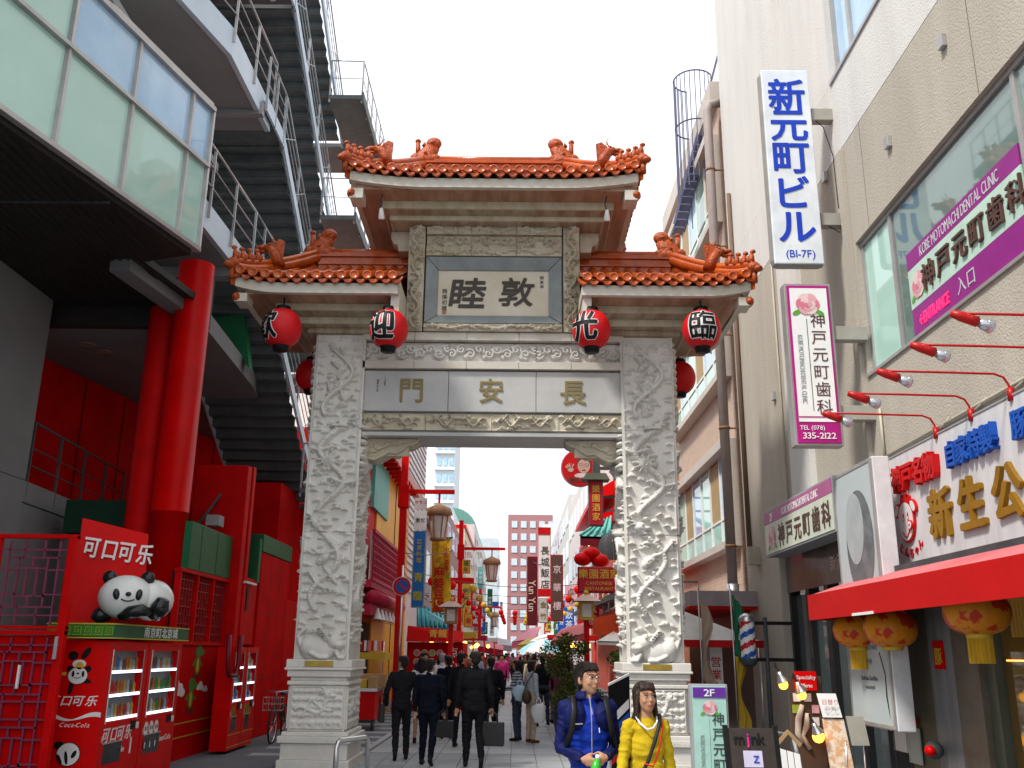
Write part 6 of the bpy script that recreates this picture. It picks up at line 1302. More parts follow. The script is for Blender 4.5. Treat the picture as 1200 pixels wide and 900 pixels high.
# market stalls at its foot
for i, (y, x, lab, m_) in enumerate(((22.6, -3.55, 'red and steel food cart at the roadside left of the walking men', redgloss), (25.2, -3.9, 'yellow topped snack stall hung with small packets', MC['raised gold lettering']))):
    t = thing('market_stall', lab, 'stall', (x, y, 0)); MB().box(x-.5, x+.35, y, y+1.3, .25, .85).build('front', m_, t); MB().box(x-.55, x+.4, y-.05, y+1.35, .86, .93).build('counter', steel, t)
    for q in (x-.45, x+.3): b = MB(); b.tube([(q, y+.1, 0), (q, y+.1, .25)], .04, 6); b.build('leg', dgrey, t)
    for k in range(4): bx_ = MB().box(x-.5+k*.22, x-.32+k*.22, y+.1, y+.5, .935, 1.12+.06*(k % 2)).build('food_tray', (MC['light wood'], white, yl, MC['light wood'])[k], t)
    if i == 1:
        MB().box(x-.6, x+.55, y-.1, y+1.4, 1.55, 1.72).build('canopy', yl, t)
        for q in (x-.55, x+.5): b = MB(); b.tube([(q, y-.05, .9), (q, y-.05, 2.0)], .02, 6); b.build('post', steel, t)
        for k in range(12): MB().box(x-.55+k*.09, x-.49+k*.09, y-.06, y-.03, 1.76, 2.02).build('packet', (white, pk[0], rl)[k % 3], t)
bx = thing('cardboard_box', 'brown cardboard box on the counter of the red food cart', 'box', (-3.4, 23.6, .93)); MB().box(-3.7, -3.1, 23.5, 24.0, .935, 1.22).build('carton', MC['light wood'], bx)
# red poles with arms and lantern lamps
lw = mat('lantern glass', (.75, .70, .66), .4); lb_ = mat('weathered gilt wood', (.36, .20, .10), .55)
def lamp_lantern(root, c, s):
    c = Vector(c)
    b = MB(); b.lathe(c, [(s*.30, .34*s), (s*.46, .40*s), (s*.40, .62*s), (s*.12, .74*s), (0, .8*s)], 6); b.build('lantern_roof', lb_, root)
    b = MB(); b.lathe(c, [(s*.20, -.36*s), (s*.30, .34*s)], 6); b.build('lantern_glass', lw, root)
    for k in range(6): a = k*1.047; b = MB(); b.tube([c+Vector((s*.21*math.cos(a), s*.21*math.sin(a), -.36*s)), c+Vector((s*.31*math.cos(a), s*.31*math.sin(a), .36*s))], .025*s, 5); b.build('lantern_rib', lb_, root)
    b = MB(); b.lathe(c, [(0, -.48*s), (s*.26, -.46*s), (s*.28, -.36*s), (0, -.35*s)], 6); b.build('lantern_base', lb_, root)
def arm_post(u, vtop, X, label, s, dirx, arm=1.3, group='red arm posts with lantern lamps'):
    c = P(u, vtop, X=X); t = thing('street_lamp', label, 'street lamp', (X, c.y, 0), group); H = c.z
    MB().box(X-.11, X+.11, c.y-.11, c.y+.11, 0, H).build('post', redgloss, t); MB().box(X-.17, X+.17, c.y-.17, c.y+.17, H-1.9, H-1.2).build('post_collar', red, t)
    MB().box(min(X, X+dirx*arm), max(X, X+dirx*arm), c.y-.06, c.y+.06, H-1.45, H-1.32).build('arm', red, t); MB().box(X+dirx*arm*.7-.03, X+dirx*arm*.7+.03, c.y-.03, c.y+.03, H-1.78, H-1.45).build('hanger', red, t)
    lamp_lantern(t, (X+dirx*arm*.7, c.y, H-1.78-.75*s), s); return t, c.y, H
arm_post(476, 526, -3.55, 'nearest tall red arm post with a wooden lantern, left side of the street', .95, 1, 1.6)
arm_post(541, 610, -2.7, 'tall thin red arm post farther down the left side, beside the yellow characters', 1.0, 1, 2.2)
arm_post(563, 690, -2.7, 'small far red arm post on the left of the street', .9, 1, 1.6)
arm_post(607, 650, 3.2*.0+1.0, 'far red arm post in the middle of the street end', .9, -1, 1.4)
# no parking sign
c = P(471, 687, Y=27.5); npk = thing('no_parking_sign', 'round blue no parking sign with red rim and diagonal bar', 'sign', (c.x, 27.5, c.z))
def fdisc(root, c, r, m, nm, d, n=28): MB().prism([(c.x+r*math.cos(t_), c.y, c.z+r*math.sin(t_)) for t_ in np.linspace(0, 6.283, n, endpoint=False)], (0, -d, 0)).build(nm, m, root)
fdisc(npk, c, .27, white, 'rim_edge', .01); fdisc(npk, c, .255, rl, 'rim', .014); fdisc(npk, c, .185, bl, 'face', .02); MB().bar(c+Vector((-.15, -.024, .13)), c+Vector((.15, -.024, -.13)), .006, .045).build('bar', rl, npk)
b = MB(); b.tube([(c.x, c.y+.04, 0), (c.x, c.y+.04, c.z+.6)], .035, 8); b.build('pole', steel, npk)
# blue sign, yellow banner
skyb = mat('bright blue sign', (.01, .16, .50), .4)
t, xa, xb, za, zc = brd(483, 622, 498, 712, 29, 'vertical_sign', 'narrow vertical sign, white on top and bright blue below with yellow characters', 'sign', skyb, .15, grey)
MB().box(xa, xb, 28.97, 29.0, zc+.02, zc+.62).build('white_panel', white, t); T(t, '重松', ((xa+xb)/2, 28.97, zc+.32), XP, ZP, .15, ink, .002, .005)
T(t, '広東料理', ((xa+xb)/2, 28.985, zc-.62), XP, ZP, .17, yl, .003, .01, vert=True); T(t, '青龍', ((xa+xb)/2, 28.985, za+.62), XP, ZP, .3, mat('lime yellow lettering', (.5, .5, .05), .5), .003, .015, vert=True, step=.55)
MB().box(xa, xb, 28.97, 29.0, zc+.66, zc+1.02).build('white_panel', mat('pinkish white panel', (.70, .62, .62), .5), t); T(t, 'マサニ', ((xa+xb)/2, 28.97, zc+.88), XP, ZP, .13, rl, .002, .005)
ban = thing('banner', 'yellow banner with red characters and a grey dragon pattern over the left stalls', 'banner', P(516, 715, Y=31)); bm_y = mat('yellow banner cloth', (.75, .45, .015), .7, (.42, .28, .02), 2.4, lo=.52, hi=.58)
rows = []
for k in range(15):
    v = 632+86*k/14; a, c = P(506, v, Y=31), P(528, v-2, Y=31); rows.append([a.lerp(c, j/8)+Vector((0, .06*math.sin(j*1.1+k*.4), 0)) for j in range(9)])
b = MB(); b.grid(rows); o = b.build('cloth', bm_y, ban); sd = o.modifiers.new('s', 'SOLIDIFY'); sd.thickness = .01
T(ban, '麻婆豆腐', P(514, 690, Y=30.9), XP, ZP, .36, rl, .003, .03, vert=True, step=.36); T(ban, '中国酒場', P(523, 655, Y=30.9), XP, ZP, .17, rl, .003, .012, vert=True, step=.2)
b = MB(); p = P(504, 632, Y=31); q = P(531, 630, Y=31); b.tube([p, q], .03, 6); b.build('pole', dgrey, ban)
# red stall with posters and teal roof
y0 = 30.5; a, c = P(478, 735, Y=y0), P(543, 742, Y=y0)
stl = thing('food_stall', 'red walled food stall with round dish pictures and yellow characters on its header', 'stall', ((a.x+c.x)/2, y0, 0))
MB().box(a.x, c.x, y0, y0+3, 0, a.z-.45).build('wall', redwall, stl); MB().prism([(a.x, y0-.25, a.z-.46), (c.x, y0-.25, a.z-.46), (c.x, y0+3, a.z-.3), (c.x, y0-.1, a.z-.05), (a.x, y0-.1, a.z+.1)], (0, .01, 0)) if False else None
MB().prism([(a.x, y0-.3, a.z-.44), (c.x, y0-.3, a.z-.44), (c.x, y0-.05, c.z+.05), (a.x, y0-.05, a.z+.05)], (0, .3, 0)).build('header', redgloss, stl)
T(stl, '青龍', ((a.x+c.x)/2+.1, y0-.3, a.z-.2), XP, Vector((0, .5, 1)), .28, yl, .004, .014)
for i in range(3):
    for j in range(4): 
        px, pz = a.x+.32+j*.24, 1.72-i*.27; fdisc(stl, Vector((px, y0-.0, pz)), .11, mat('cream plate', (.62, .52, .42), .5), 'plate', .012, 16); fdisc(stl, Vector((px, y0-.013, pz)), .075, (MC['rose pink 0'], MC['light wood'], MC['lime line'])[(i+j) % 3], 'food', .008, 14)
T(stl, '点心', (a.x+1.45, y0, 1.55), XP, ZP, .34, wlet, .004, .01, vert=True); T(stl, '小籠包', (a.x+1.72, y0, 1.5), XP, ZP, .2, wlet, .004, .01, vert=True)
for z in (.55, .95): MB().box(a.x+.1, c.x-.1, y0-.3, y0-.28, z-.02, z+.02).build('shelf', steel, stl)
MB().box(a.x+.1, c.x-.1, y0-.35, y0-.02, .5, 1.0).build('counter', MC['light wood'], stl)
tr = thing('tiled_canopy', 'small turquoise ribbed roof above the red food stall', 'canopy', P(510, 725, Y=32)); p0, p1, p2, p3 = P(490, 736, Y=31.2), P(531, 735, Y=31.2), P(527, 728, Y=32.6), P(490, 709, Y=32.6)
tl = mat('turquoise roof tile', (.02, .30, .36), .4); MB().prism([p0, p1, p2, p3], (0, 0, -.06)).build('roof_sheet', tl, tr)
for k in range(9): f = k/8; b = MB(); b.tube([p0.lerp(p1, f)+Vector((0, 0, .04)), p3.lerp(p2, f)+Vector((0, 0, .04))], .05, 6); b.build('roof_rib', tl, tr)
b = MB(); b.tube([p3, p2], .09, 6); b.build('ridge', tl, tr)
# short lantern posts
def short_post(u, v, Y, label, m_body, s, H=None):
    c = P(u, v, Y=Y); t = thing('lantern_post', label, 'street lamp', (c.x, Y, 0), 'red posts topped with square lanterns')
    MB().box(c.x-.07*s, c.x+.07*s, Y-.07*s, Y+.07*s, 0, c.z-.35*s).build('post', redgloss, t); MB().box(c.x-.19*s, c.x+.19*s, Y-.19*s, Y+.19*s, c.z-.35*s, c.z+.12*s).build('lantern_body', m_body, t, .01)
    MB().box(c.x-.12*s, c.x+.12*s, Y-.20*s, Y-.19*s, c.z-.27*s, c.z+.06*s).build('lantern_pane', lw, t)
    vs = [(c.x-.38*s, Y-.38*s, c.z+.13*s), (c.x+.38*s, Y-.38*s, c.z+.13*s), (c.x+.38*s, Y+.38*s, c.z+.13*s), (c.x-.38*s, Y+.38*s, c.z+.13*s), (c.x-.1*s, Y-.1*s, c.z+.3*s), (c.x+.1*s, Y-.1*s, c.z+.3*s), (c.x+.1*s, Y+.1*s, c.z+.3*s), (c.x-.1*s, Y+.1*s, c.z+.3*s)]
    MB().add(vs, [(3, 2, 1, 0), (4, 5, 6, 7), (0, 1, 5, 4), (1, 2, 6, 5), (2, 3, 7, 6), (3, 0, 4, 7)]).build('lantern_roof', mat('pale pink roof', (.50, .33, .30), .5), t)
    for sx_ in (-1, 1): b = MB(); b.tube([(c.x+sx_*.36*s, Y-.36*s, c.z+.15*s), (c.x+sx_*.44*s, Y-.42*s, c.z+.22*s), (c.x+sx_*.42*s, Y-.4*s, c.z+.32*s)], .025*s, 6); b.build('curled_horn', yl, t)
    b = MB(); b.ball((c.x, Y, c.z+.36*s), .07*s, 8); b.build('finial', yl, t); return t
short_post(529, 717, 27, 'red lantern post with pale roof in front of the red food stall', lb_, .95)
short_post(687, 711, 24, 'red lantern post with yellow lantern in front of the shrub on the right', mat('yellow lantern frame', (.62, .36, .04), .5), .95)
# yellow character signs
for u, v, ch, lab in ((546, 664, '福年', 'yellow sign with green characters on the far left red post'), (549, 727, '金', 'yellow square sign with a red mark low on the far left side')):
    t, xa, xb, za, zc = brd(u-5, v-8, u+5, v+8, 44, 'hanging_sign', lab, 'sign', MC['yellow lantern frame'] if ch == '金' else yellow, .1, rl); T(t, ch, ((xa+xb)/2, 43.98, (za+zc)/2), XP, ZP, .27, green if len(ch) > 1 else rl, .003, .012, vert=True)
MB().box(P(528, 660, Y=44.2).x, P(556, 660, Y=44.2).x, 44.2, 44.3, P(540, 684, Y=44.2).z, P(540, 677, Y=44.2).z).build('cross_beam', redgloss, [o for o in bpy.data.objects if o.get('label', '').startswith('tall thin red arm')][0])
# farther left buildings
t = bld('white_building', 'white louvred building above the left shops', -1, 36, 47, 13.5, mat('white louvre cladding', (.70, .72, .74), .5), 0)
for k in range(30): MB().box(-4.59, -4.55, 36.5, 46.5, 4.2+k*.3, 4.2+k*.3+.04).build('louvre', grey, t)
t = bld('grey_roofed_building', 'building with a steep dark grey roof on the left of the street', -1, 47.2, 62, 8, mat('warm grey wall', (.38, .33, .31), .6), 1, 4, glassd)
MB().prism([(-4.2, 47.2, 8), (-12, 47.2, 8), (-12, 47.2, 16)], (0, 14.8, 0)).build('steep_roof', mat('slate roof', (.16, .16, .18), .6), t)
bld('brown_building', 'mauve brown building halfway down the left side', -1, 62.2, 84, 11, mat('mauve brown wall', (.30, .14, .14), .6), 3, 5)
t = bld('cream_building', 'cream three storey building far down the left side', -1, 84.2, 104, 12.5, mat('cream wall', (.66, .56, .40), .6), 3, 5, glassd, parapet=rl)
t = bld('pale_building', 'pale grey building with turquoise arched roof far down the left side', -1, 104.2, 150, 15.5, mat('pale grey wall', (.60, .58, .54), .6), 4, 9, glassd)
b = MB(); b.grid([[(-4.6-3.0*(1-math.cos(a)), y, 15.5+3.0*math.sin(a)) for a in np.linspace(0, 1.57, 8)] for y in (112, 150)]); b.build('arched_roof', teal, t)
MB().box(-3.9, -4.55, 90, 93, 7, 9) if False else None
t, *_ = brd(575, 705, 584, 711, 110, 'awning', 'small blue awning on the far cream building', 'awning', bl, 1)
tw = thing('tower_block', 'pale blue white high rise tower far behind the left shops', 'building', (-14.5, 160, 0)); tx0, tx1 = P(508, 600, Y=160).x, P(531, 600, Y=160).x; wt = mat('pale tower concrete', (.66, .71, .74), .5)
MB().box(tx0, tx1, 160, 176, 0, 62).build('wall', wt, tw)
for f in range(20):
    for k in range(3): MB().box(tx0+.4+k*1.05, tx0+1.1+k*1.05, 159.9, 159.98, 4+f*2.9, 5.4+f*2.9).build('window', glassb, tw)
    MB().box(tx0-.1, tx1+.1, 159.6, 160-.002, 3.2+f*2.9, 3.5+f*2.9).build('balcony_slab', white, tw)
ap = thing('apartment_block', 'red brown brick apartment block closing the end of the street', 'building', (4, 235, 0)); ax0, ax1 = P(595, 650, Y=230).x, P(648, 650, Y=230).x; am = mat('red brown brick wall', (.42, .20, .20), .6); az = P(600, 603, Y=230).z
MB().box(ax0, ax1, 230, 250, 0, az).build('wall', am, ap)
for f in range(11):
    for k in range(5): MB().box(ax0+.9+k*2.25, ax0+2.3+k*2.25, 229.85, 229.99, az-3.2-f*3.05, az-1.6-f*3.05).build('window', mat('pale window', (.62, .72, .78), .3), ap)
far_b = bld('distant_block', 'pale blue distant building just visible over the left roofs', -1, 190, 215, 24, mat('pale blue wall', (.60, .68, .72), .6), 5, 5, depth=12, X=-3.5)
# vertical sign strips on the left facades
for u0, v0, u1, v1, Y, m_, lab in ((561, 672, 566, 735, 80, white, 'white vertical sign strip on the mauve building'), (571, 690, 577, 722, 92, green, 'green vertical sign strip on the cream building'), (560, 664, 566, 690, 79, teal, 'teal vertical sign strip on the mauve building'), (574, 728, 579, 745, 90, white, 'small white sign strip low on the cream building'), (586, 705, 589, 722, 115, pk[0], 'pink sign strip on the far pale building')):
    t, xa, xb, za, zc = brd(u0, v0, u1, v1, Y, 'vertical_sign', lab, 'sign', m_, .3, grey); T(t, '中華街', ((xa+xb)/2, Y-.012, (za+zc)/2), XP, ZP, min((xb-xa)*.7, (zc-za)*.26), wlet if m_ is not white else ink, .003, .01, vert=True)
# right side buildings
t = bld('salmon_building', 'salmon coloured restaurant building right of the street', 1, 32, 43, 9.5, mat('salmon wall', (.60, .24, .14), .6), 2, 4, glassd, z0=3.0)
for z in (4.6, 6.6):
    for y in (33.0, 35.2): MB().box(4.1, 4.58, y, y+.05, z, z+.7).build('rail_bar', dgrey, t); MB().box(4.1, 4.58, y, y+.8, z+.7, z+.75).build('rail_bar', dgrey, t); MB().box(4.08, 4.12, y, y+1.4, z, z+.05).build('rail_bar', dgrey, t)
t2 = bld('red_restaurant', 'red restaurant with layered red eaves and lit lamps on the right', 1, 43.2, 58, 9.2, mat('brick red wall', (.45, .09, .06), .6), 2, 5, glassd, z0=3.0)
for z, o_ in ((9.0, 1.0), (7.8, .8)): MB().prism([(4.62, 43.2, z+.6), (4.6-o_, 43.2, z), (4.6-o_, 43.2, z-.25), (4.62, 43.2, z-.1)], (0, 13, 0)).build('red_eave', redgloss, t2)
MB().prism([(4.62, 43.5, 4.5), (3.2, 43.5, 3.9), (3.2, 43.5, 3.7), (4.62, 43.5, 4.2)], (0, 9, 0)).build('dark_canopy', dgrey, t2)
for k in range(3): b = MB(); b.ball((3.9, 46+k*2, 7.4), .16, 8); b.build('globe_lamp', mat('warm globe', (1, .7, .3), emit=4), t2)
bld('pale_shop_building', 'pale building with sloping top beyond the red restaurant', 1, 58.2, 80, 13.5, mat('pale pinkish wall', (.66, .60, .58), .6), 3, 6, glassb)
bld('grey_shop_building', 'light grey building far down the right side', 1, 80.2, 130, 15, mat('light grey wall', (.58, .58, .56), .6), 4, 9, glassb)
rp = mat('crimson sign board', (.48, .01, .03), .45); gt = mat('gold painted lettering', (.72, .42, .05), .4)
# round sign
c = P(679.5, 548, Y=30); rsn = thing('round_sign', 'round red sign with a drawn waving man in glasses, under the right corbel', 'sign', c); fdisc(rsn, c+Vector((0, .18, 0)), .62, pk[0], 'casing', .17); fdisc(rsn, c, .59, rl, 'face', .01, 32)
fs_ = mat('printed skin', (.62, .36, .30), .5)
def fell(root, x, z, a, q, m, nm, d, n=18): MB().prism([(c.x+x+a*math.cos(t_), c.y-.008, c.z+z+q*math.sin(t_)) for t_ in np.linspace(0, 6.283, n, endpoint=False)], (0, -d, 0)).build(nm, m, root)
fell(rsn, .13, .10, .235, .275, ink, 'drawn_hair', .006); fell(rsn, .13, .05, .205, .235, fs_, 'drawn_head', .009)
for s_ in (-1, 1):
    fell(rsn, .13+s_*.09, .09, .075, .055, ink, 'drawn_glasses', .011); fell(rsn, .13+s_*.09, .09, .06, .042, fs_, 'drawn_lens', .013); fell(rsn, .13+s_*.09, .085, .015, .015, ink, 'drawn_eye', .015, 8)
fell(rsn, .13, .0, .03, .03, MC['rose pink 0'], 'drawn_nose', .012); fell(rsn, .13, -.09, .07, .02, ink, 'drawn_mouth', .012)
fell(rsn, -.30, -.06, .10, .09, fs_, 'drawn_palm', .009)
for k in range(5): a = 1.0+k*.42; MB().bar((c.x-.30+.06*math.cos(a), c.y-.013, c.z-.05+.06*math.sin(a)), (c.x-.30+.19*math.cos(a), c.y-.013, c.z-.05+.19*math.sin(a)), .008, .045).build('drawn_finger', fs_, rsn)
fell(rsn, .08, -.27, .26, .09, pk[2], 'drawn_shoulders', .007); T(rsn, '廣記商行', (c.x, c.y-.017, c.z-.40), XP, ZP, .18, ink, .002, .008)
MB().box(c.x+.45, 4.6, c.y+.05, c.y+.12, c.z-.05, c.z+.05).build('bracket', dgrey, rsn)
# vertical sign, roof, bell canopy, restaurant sign
t, xa, xb, za, zc = brd(690, 563, 707, 616, 29, 'vertical_sign', 'crimson vertical sign with four gold characters under a small tiled cap', 'sign', rp, .25, dgrey); T(t, '樂園酒家', ((xa+xb)/2, 28.985, (za+zc)/2), XP, ZP, .26, gt, .006, .012, vert=True, step=.29)
MB().prism([(xa-.2, 28.8, zc), (xb+.2, 28.8, zc), (xb+.08, 28.8, zc+.2), (xa-.08, 28.8, zc+.2)], (0, .6, 0)).build('tiled_cap', mat('moss grey tile', (.12, .14, .10), .6), t); MB().prism([((xa+xb)/2-.1, 28.95, zc+.2), ((xa+xb)/2+.15, 28.95, zc+.2), ((xa+xb)/2+.12, 28.95, zc+1.0), ((xa+xb)/2-.05, 28.95, zc+1.0)], (0, .2, 0)).build('post', dgrey, t)
for z in (za+.5, zc-.5): MB().box(xb, 4.6, 29.1, 29.15, z-.03, z+.03).build('bracket', dgrey, t)
cc2 = thing('tiled_canopy', 'turquoise canopy sticking out above the dark bell shaped blind on the right', 'canopy', P(700, 620, Y=31)); p0, p1, p2, p3 = P(680, 628, Y=30.5), P(714, 629, Y=30.5), P(716, 606, Y=33), P(700, 614, Y=33)
MB().prism([p0, p1, p2, p3], (0, 0, -.08)).build('roof_sheet', teal, cc2); MB().prism([p0, p1, p1-Vector((0, 0, .3)), p0-Vector((0, 0, .3))], (0, .1, 0)).build('fascia', mat('dark red fascia', (.2, .01, .02), .5), cc2)
for k in range(5): b = MB(); b.tube([p0.lerp(p1, k/4)+Vector((0, 0, .03)), p3.lerp(p2, k/4)+Vector((0, 0, .03))], .04, 6); b.build('roof_rib', teal, cc2)
bc = thing('bell_canopy', 'dark grey ribbed bell shaped window blind on the right', 'awning', P(713, 640, Y=28)); c = P(713.5, 640, Y=28.5)
for k in range(5):
    b = MB(); b.grid([[Vector((c.x+(.34)*math.sin(a)*math.cos(b_), c.y-.34*math.sin(a)*math.sin(b_), c.z-.45+.85*math.cos(a)**.7*(1))) for a in np.linspace(0.02, 1.57, 8)] for b_ in np.linspace(k*.628, k*.628+.6, 3)]); b.build('blind_gore', dgrey, bc)
t, xa, xb, za, zc = brd(677, 664, 727, 695, 25.5, 'restaurant_sign', 'wide crimson board with gold characters and the words Cantonese Restaurant', 'sign', rp, .12, mat('dark crimson frame', (.25, .005, .015), .4), bev=.03)
T(t, '樂園酒家', ((xa+xb)/2, 25.488, zc-.2), XP, ZP, .27, gt, .006, .01); T(t, 'CANTONESE', ((xa+xb)/2, 25.488, zc-.44), XP, ZP, .125, gt, .004, .003); T(t, 'RESTAURANT', ((xa+xb)/2, 25.488, zc-.58), XP, ZP, .125, gt, .004, .003)
MB().box(xb, 4.9, 25.5, 25.6, zc-.4, zc-.35).build('bracket', dgrey, t)
for i, (u, v) in enumerate(((683, 655), (693, 649), (703, 657))):
    p = P(u, v, Y=27); t = thing('plain_lantern', '%s red lantern of the cluster above the wide crimson restaurant board' % ('leftmost', 'topmost', 'rightmost')[i], 'lantern', p, 'lantern cluster'); b = MB(); b.ball(p, (.26, .26, .2), 14); b.build('shade', redgloss, t)
# tall hanging signs on the right
t, xa, xb, za, zc = brd(617.5, 652, 630, 733, 38, 'vertical_sign', 'black and red vertical sign with white and orange latin lettering', 'sign', mat('black red print', (.10, .008, .015), .5), .2, rp); rot_text(t, 'Yun Yun', ((xa+xb)/2, 37.98, (za+zc)/2-.2), .40, mat('warm white lettering', (.80, .62, .5), .5), sx=.9)
t, xa, xb, za, zc = brd(630.5, 618, 645.5, 699, 36, 'vertical_sign', 'tall white vertical sign with red ends and four black characters', 'sign', white, .2, pk[1])
for za_, zc_ in ((za, za+.28), (zc-.28, zc)): MB().box(xa-.004, xb+.004, 35.97, 35.986, za_, zc_).build('red_end', rl, t)
T(t, '長城飯店', ((xa+xb)/2+.02, 35.985, (za+zc)/2-.22), XP, ZP, .34, ink, .003, .008, vert=True, step=.42)
t, xa, xb, za, zc = brd(631, 701, 642, 730, 36.5, 'vertical_sign', 'small pale sign with two gold characters under the white four character sign', 'sign', mat('pale sign face', (.60, .60, .56), .5), .15, grey); T(t, '金竹', ((xa+xb)/2, 36.485, (za+zc)/2), XP, ZP, .24, MC['dull gilt lettering'], .003, .01, vert=True, step=.42)
t, xa, xb, za, zc = brd(645.5, 650, 660, 728, 33, 'vertical_sign', 'dark brown vertical sign with red ends and three pale pink characters', 'sign', mat('dark brown sign face', (.12, .06, .05), .5), .2, rl); T(t, '京華樓', ((xa+xb)/2, 32.985, (za+zc)/2), XP, ZP, .30, pk[2], .003, .01, vert=True, step=.62)
bld('sign_block', 'narrow pale building carrying the tall hanging signs', 1, 130.2, 160, 19, white, 0, depth=10, X=3.9)
# awnings on the right
def slope_awn(name, label, pts, m, drop=.25, th=.03):
    P4 = [Vector(p) for p in pts]; t = thing(name, label, 'awning', P4[0]); MB().prism(P4, (0, 0, -th)).build('canopy', m, t); a, c = P4[0], P4[1]
    MB().prism([a, c, c-Vector((0, 0, drop)), a-Vector((0, 0, drop))], (0, .02, 0)).build('valance', m, t); return t
og = mat('orange red awning', (.72, .06, .008), .55)
a, c = P(691, 722, Y=25.8), P(731, 700, Y=25.8)
t = thing('awning', 'bright orange red box awning with a black character by the right pillar', 'awning', a); zt_ = P(715, 708, Y=25).z; zb_ = P(715, 745, Y=25).z
MB().prism([(3.0, 25, zb_), (4.5, 25, zb_), (4.5, 25, zt_+.15), (3.0, 25, zt_-.15)], (0, 3.4, 0)).build('canopy', og, t); MB().prism([(2.3, 28.2, zb_+.08), (3.0, 25.0, zb_), (3.0, 25.0, zt_-.15), (2.3, 28.2, zt_-.25)], (-.02, 0, 0)).build('side_cloth', og, t); T(t, '天', (3.3, 25, (zt_+zb_)/2-.02), XP, ZP, .38, ink, .003, .012)
slope_awn('awning', 'white cloth awning low beside the right gate pillar', [P(700, 751, Y=25), P(736, 752, Y=25), P(736, 735, Y=26.5), P(722, 738, Y=26.5)], wcl, .1)
slope_awn('awning', 'faded red sloping awning left of the lantern post', [P(645, 752, Y=30), P(690, 741, Y=30), P(690, 728, Y=32), P(658, 737, Y=32)], awp, .15)
slope_awn('awning', 'pink sloping awning below the black and red latin sign', [P(600, 752, Y=45), P(627, 748, Y=45), P(634, 734, Y=47), P(622, 736, Y=47)], pk[0], .3)
slope_awn('awning', 'yellow sloping awning beside the blue umbrella', [P(606, 756, Y=42), P(640, 753, Y=42), P(640, 746, Y=44), P(618, 748, Y=44)], yl, .2)
slope_awn('awning', 'white sloping awning under the tall hanging signs', [P(620, 752, Y=38), P(648, 748, Y=38), P(648, 741, Y=39.5), P(632, 745, Y=39.5)], wcl, .15)
slope_awn('awning', 'crimson sloping awning far down the left side', [P(561, 757, Y=50), P(590, 762, Y=50), P(590, 757, Y=54), P(561, 748, Y=54)], mag, .3)
slope_awn('awning', 'teal grey sloping awning far down the left side', [P(580, 755, Y=70), P(600, 757, Y=70), P(598, 750, Y=76), P(582, 747, Y=76)], MC['mauve grey metal'], .4)
MB().box(3.2, 4.5, 26, 31, 0, 2.3).build('dark_shop_front', mat('dim warm shop', (.10, .03, .02), .5), [o for o in bpy.data.objects if o.get('label', '').startswith('salmon')][0])
# umbrella
um = thing('umbrella', 'pale blue and white parasol over the crowd', 'umbrella', P(637, 768, Y=33)); c = P(637, 764, Y=33)
for k in range(8):
    b = MB(); b.grid([[Vector((c.x+.9*r_*math.cos(a), c.y+.9*r_*math.sin(a), c.z+.42*(1-r_**1.7))) for r_ in np.linspace(0.02, 1, 6)] for a in np.linspace(k*.785, (k+1)*.785, 4)]); b.build('gore', (mat('aqua canvas', (.30, .62, .68), .6), wcl)[k % 2], um)
b = MB(); b.tube([(c.x, c.y, 0), (c.x, c.y, c.z+.5)], .02, 6); b.build('pole', steel, um)
# warm lit stalls deep in the street
wl = mat('warm stall light', (1, .50, .08), emit=5)
random.seed(4)
for i in range(9):
    x = (-2.4, 2.3, -2.2, 2.8, -1.9, 2.0, -2.3, 2.5, -2.1)[i]; y = 35+i*3.2; hu = ('red', 'yellow', 'crimson')[i % 3]; t = thing('market_stall', '%s lit stall down the street on the %s, %s from the gate' % (hu, 'left' if x < 0 else 'right', ('first second third fourth fifth sixth seventh eighth ninth').split()[i]), 'stall', (x, y, 0), 'lit food stalls deep in the street')
    MB().box(x-.9, x+.9, y, y+1.5, 0, .95).build('counter', (redgloss, yl, rp)[i % 3], t); MB().box(x-1.0, x+1.0, y-.2, y+1.6, 2.25, 2.45).build('canopy', random.choice((mag, yl, awr, wcl, og)), t)
    for q in (-.9, .9): b = MB(); b.tube([(x+q, y, 0), (x+q, y, 2.3)], .03, 6); b.build('post', rl, t)
    for k in range(3): b = MB(); b.ball((x-.6+k*.6, y-.05, 2.05), .09, 8); b.build('bulb', wl, t)
# more hanging signs and lantern strings farther down
random.seed(31); hues = [('red', rl), ('yellow', yl), ('white', white), ('green', green), ('blue', bl), ('pink', pk[1]), ('crimson', rp)]
for i in range(20):
    sd = -1 if i % 2 else 1; y = 47+i*3.6; nm_h, m_ = hues[(i*3+i//7) % 7]; zb = random.uniform(2.9, 4.6); hh = random.uniform(1.2, 3.0); x0 = sd*4.55; x1 = sd*random.uniform(3.2, 3.7); a, c = min(x0, x1), max(x0, x1)
    t = thing('projecting_sign', '%s projecting sign on the %s facades, %s in its row from the gate' % (nm_h, 'left' if sd < 0 else 'right', ('first second third fourth fifth sixth seventh eighth ninth tenth').split()[i//2]), 'sign', ((a+c)/2, y, zb), 'projecting signs down the street')
    w_ = .75; xa = x1 if sd < 0 else x1; xa, xb = (x1-w_, x1) if sd < 0 else (x1, x1+w_); MB().box(xa, xb, y, y+.15, zb, zb+hh).build('board', m_, t); MB().box(a, c, y+.05, y+.1, zb+hh*.8, zb+hh*.8+.06).build('bracket', dgrey, t)
    T(t, random.choice(('飲茶', '老酒', '龍鳳', '点心')), ((xa+xb)/2, y, zb+hh/2), XP, ZP, min(.55, hh*.36), ink if m_ in (white, yl, pk[1]) else wlet, .003, .01, vert=True)
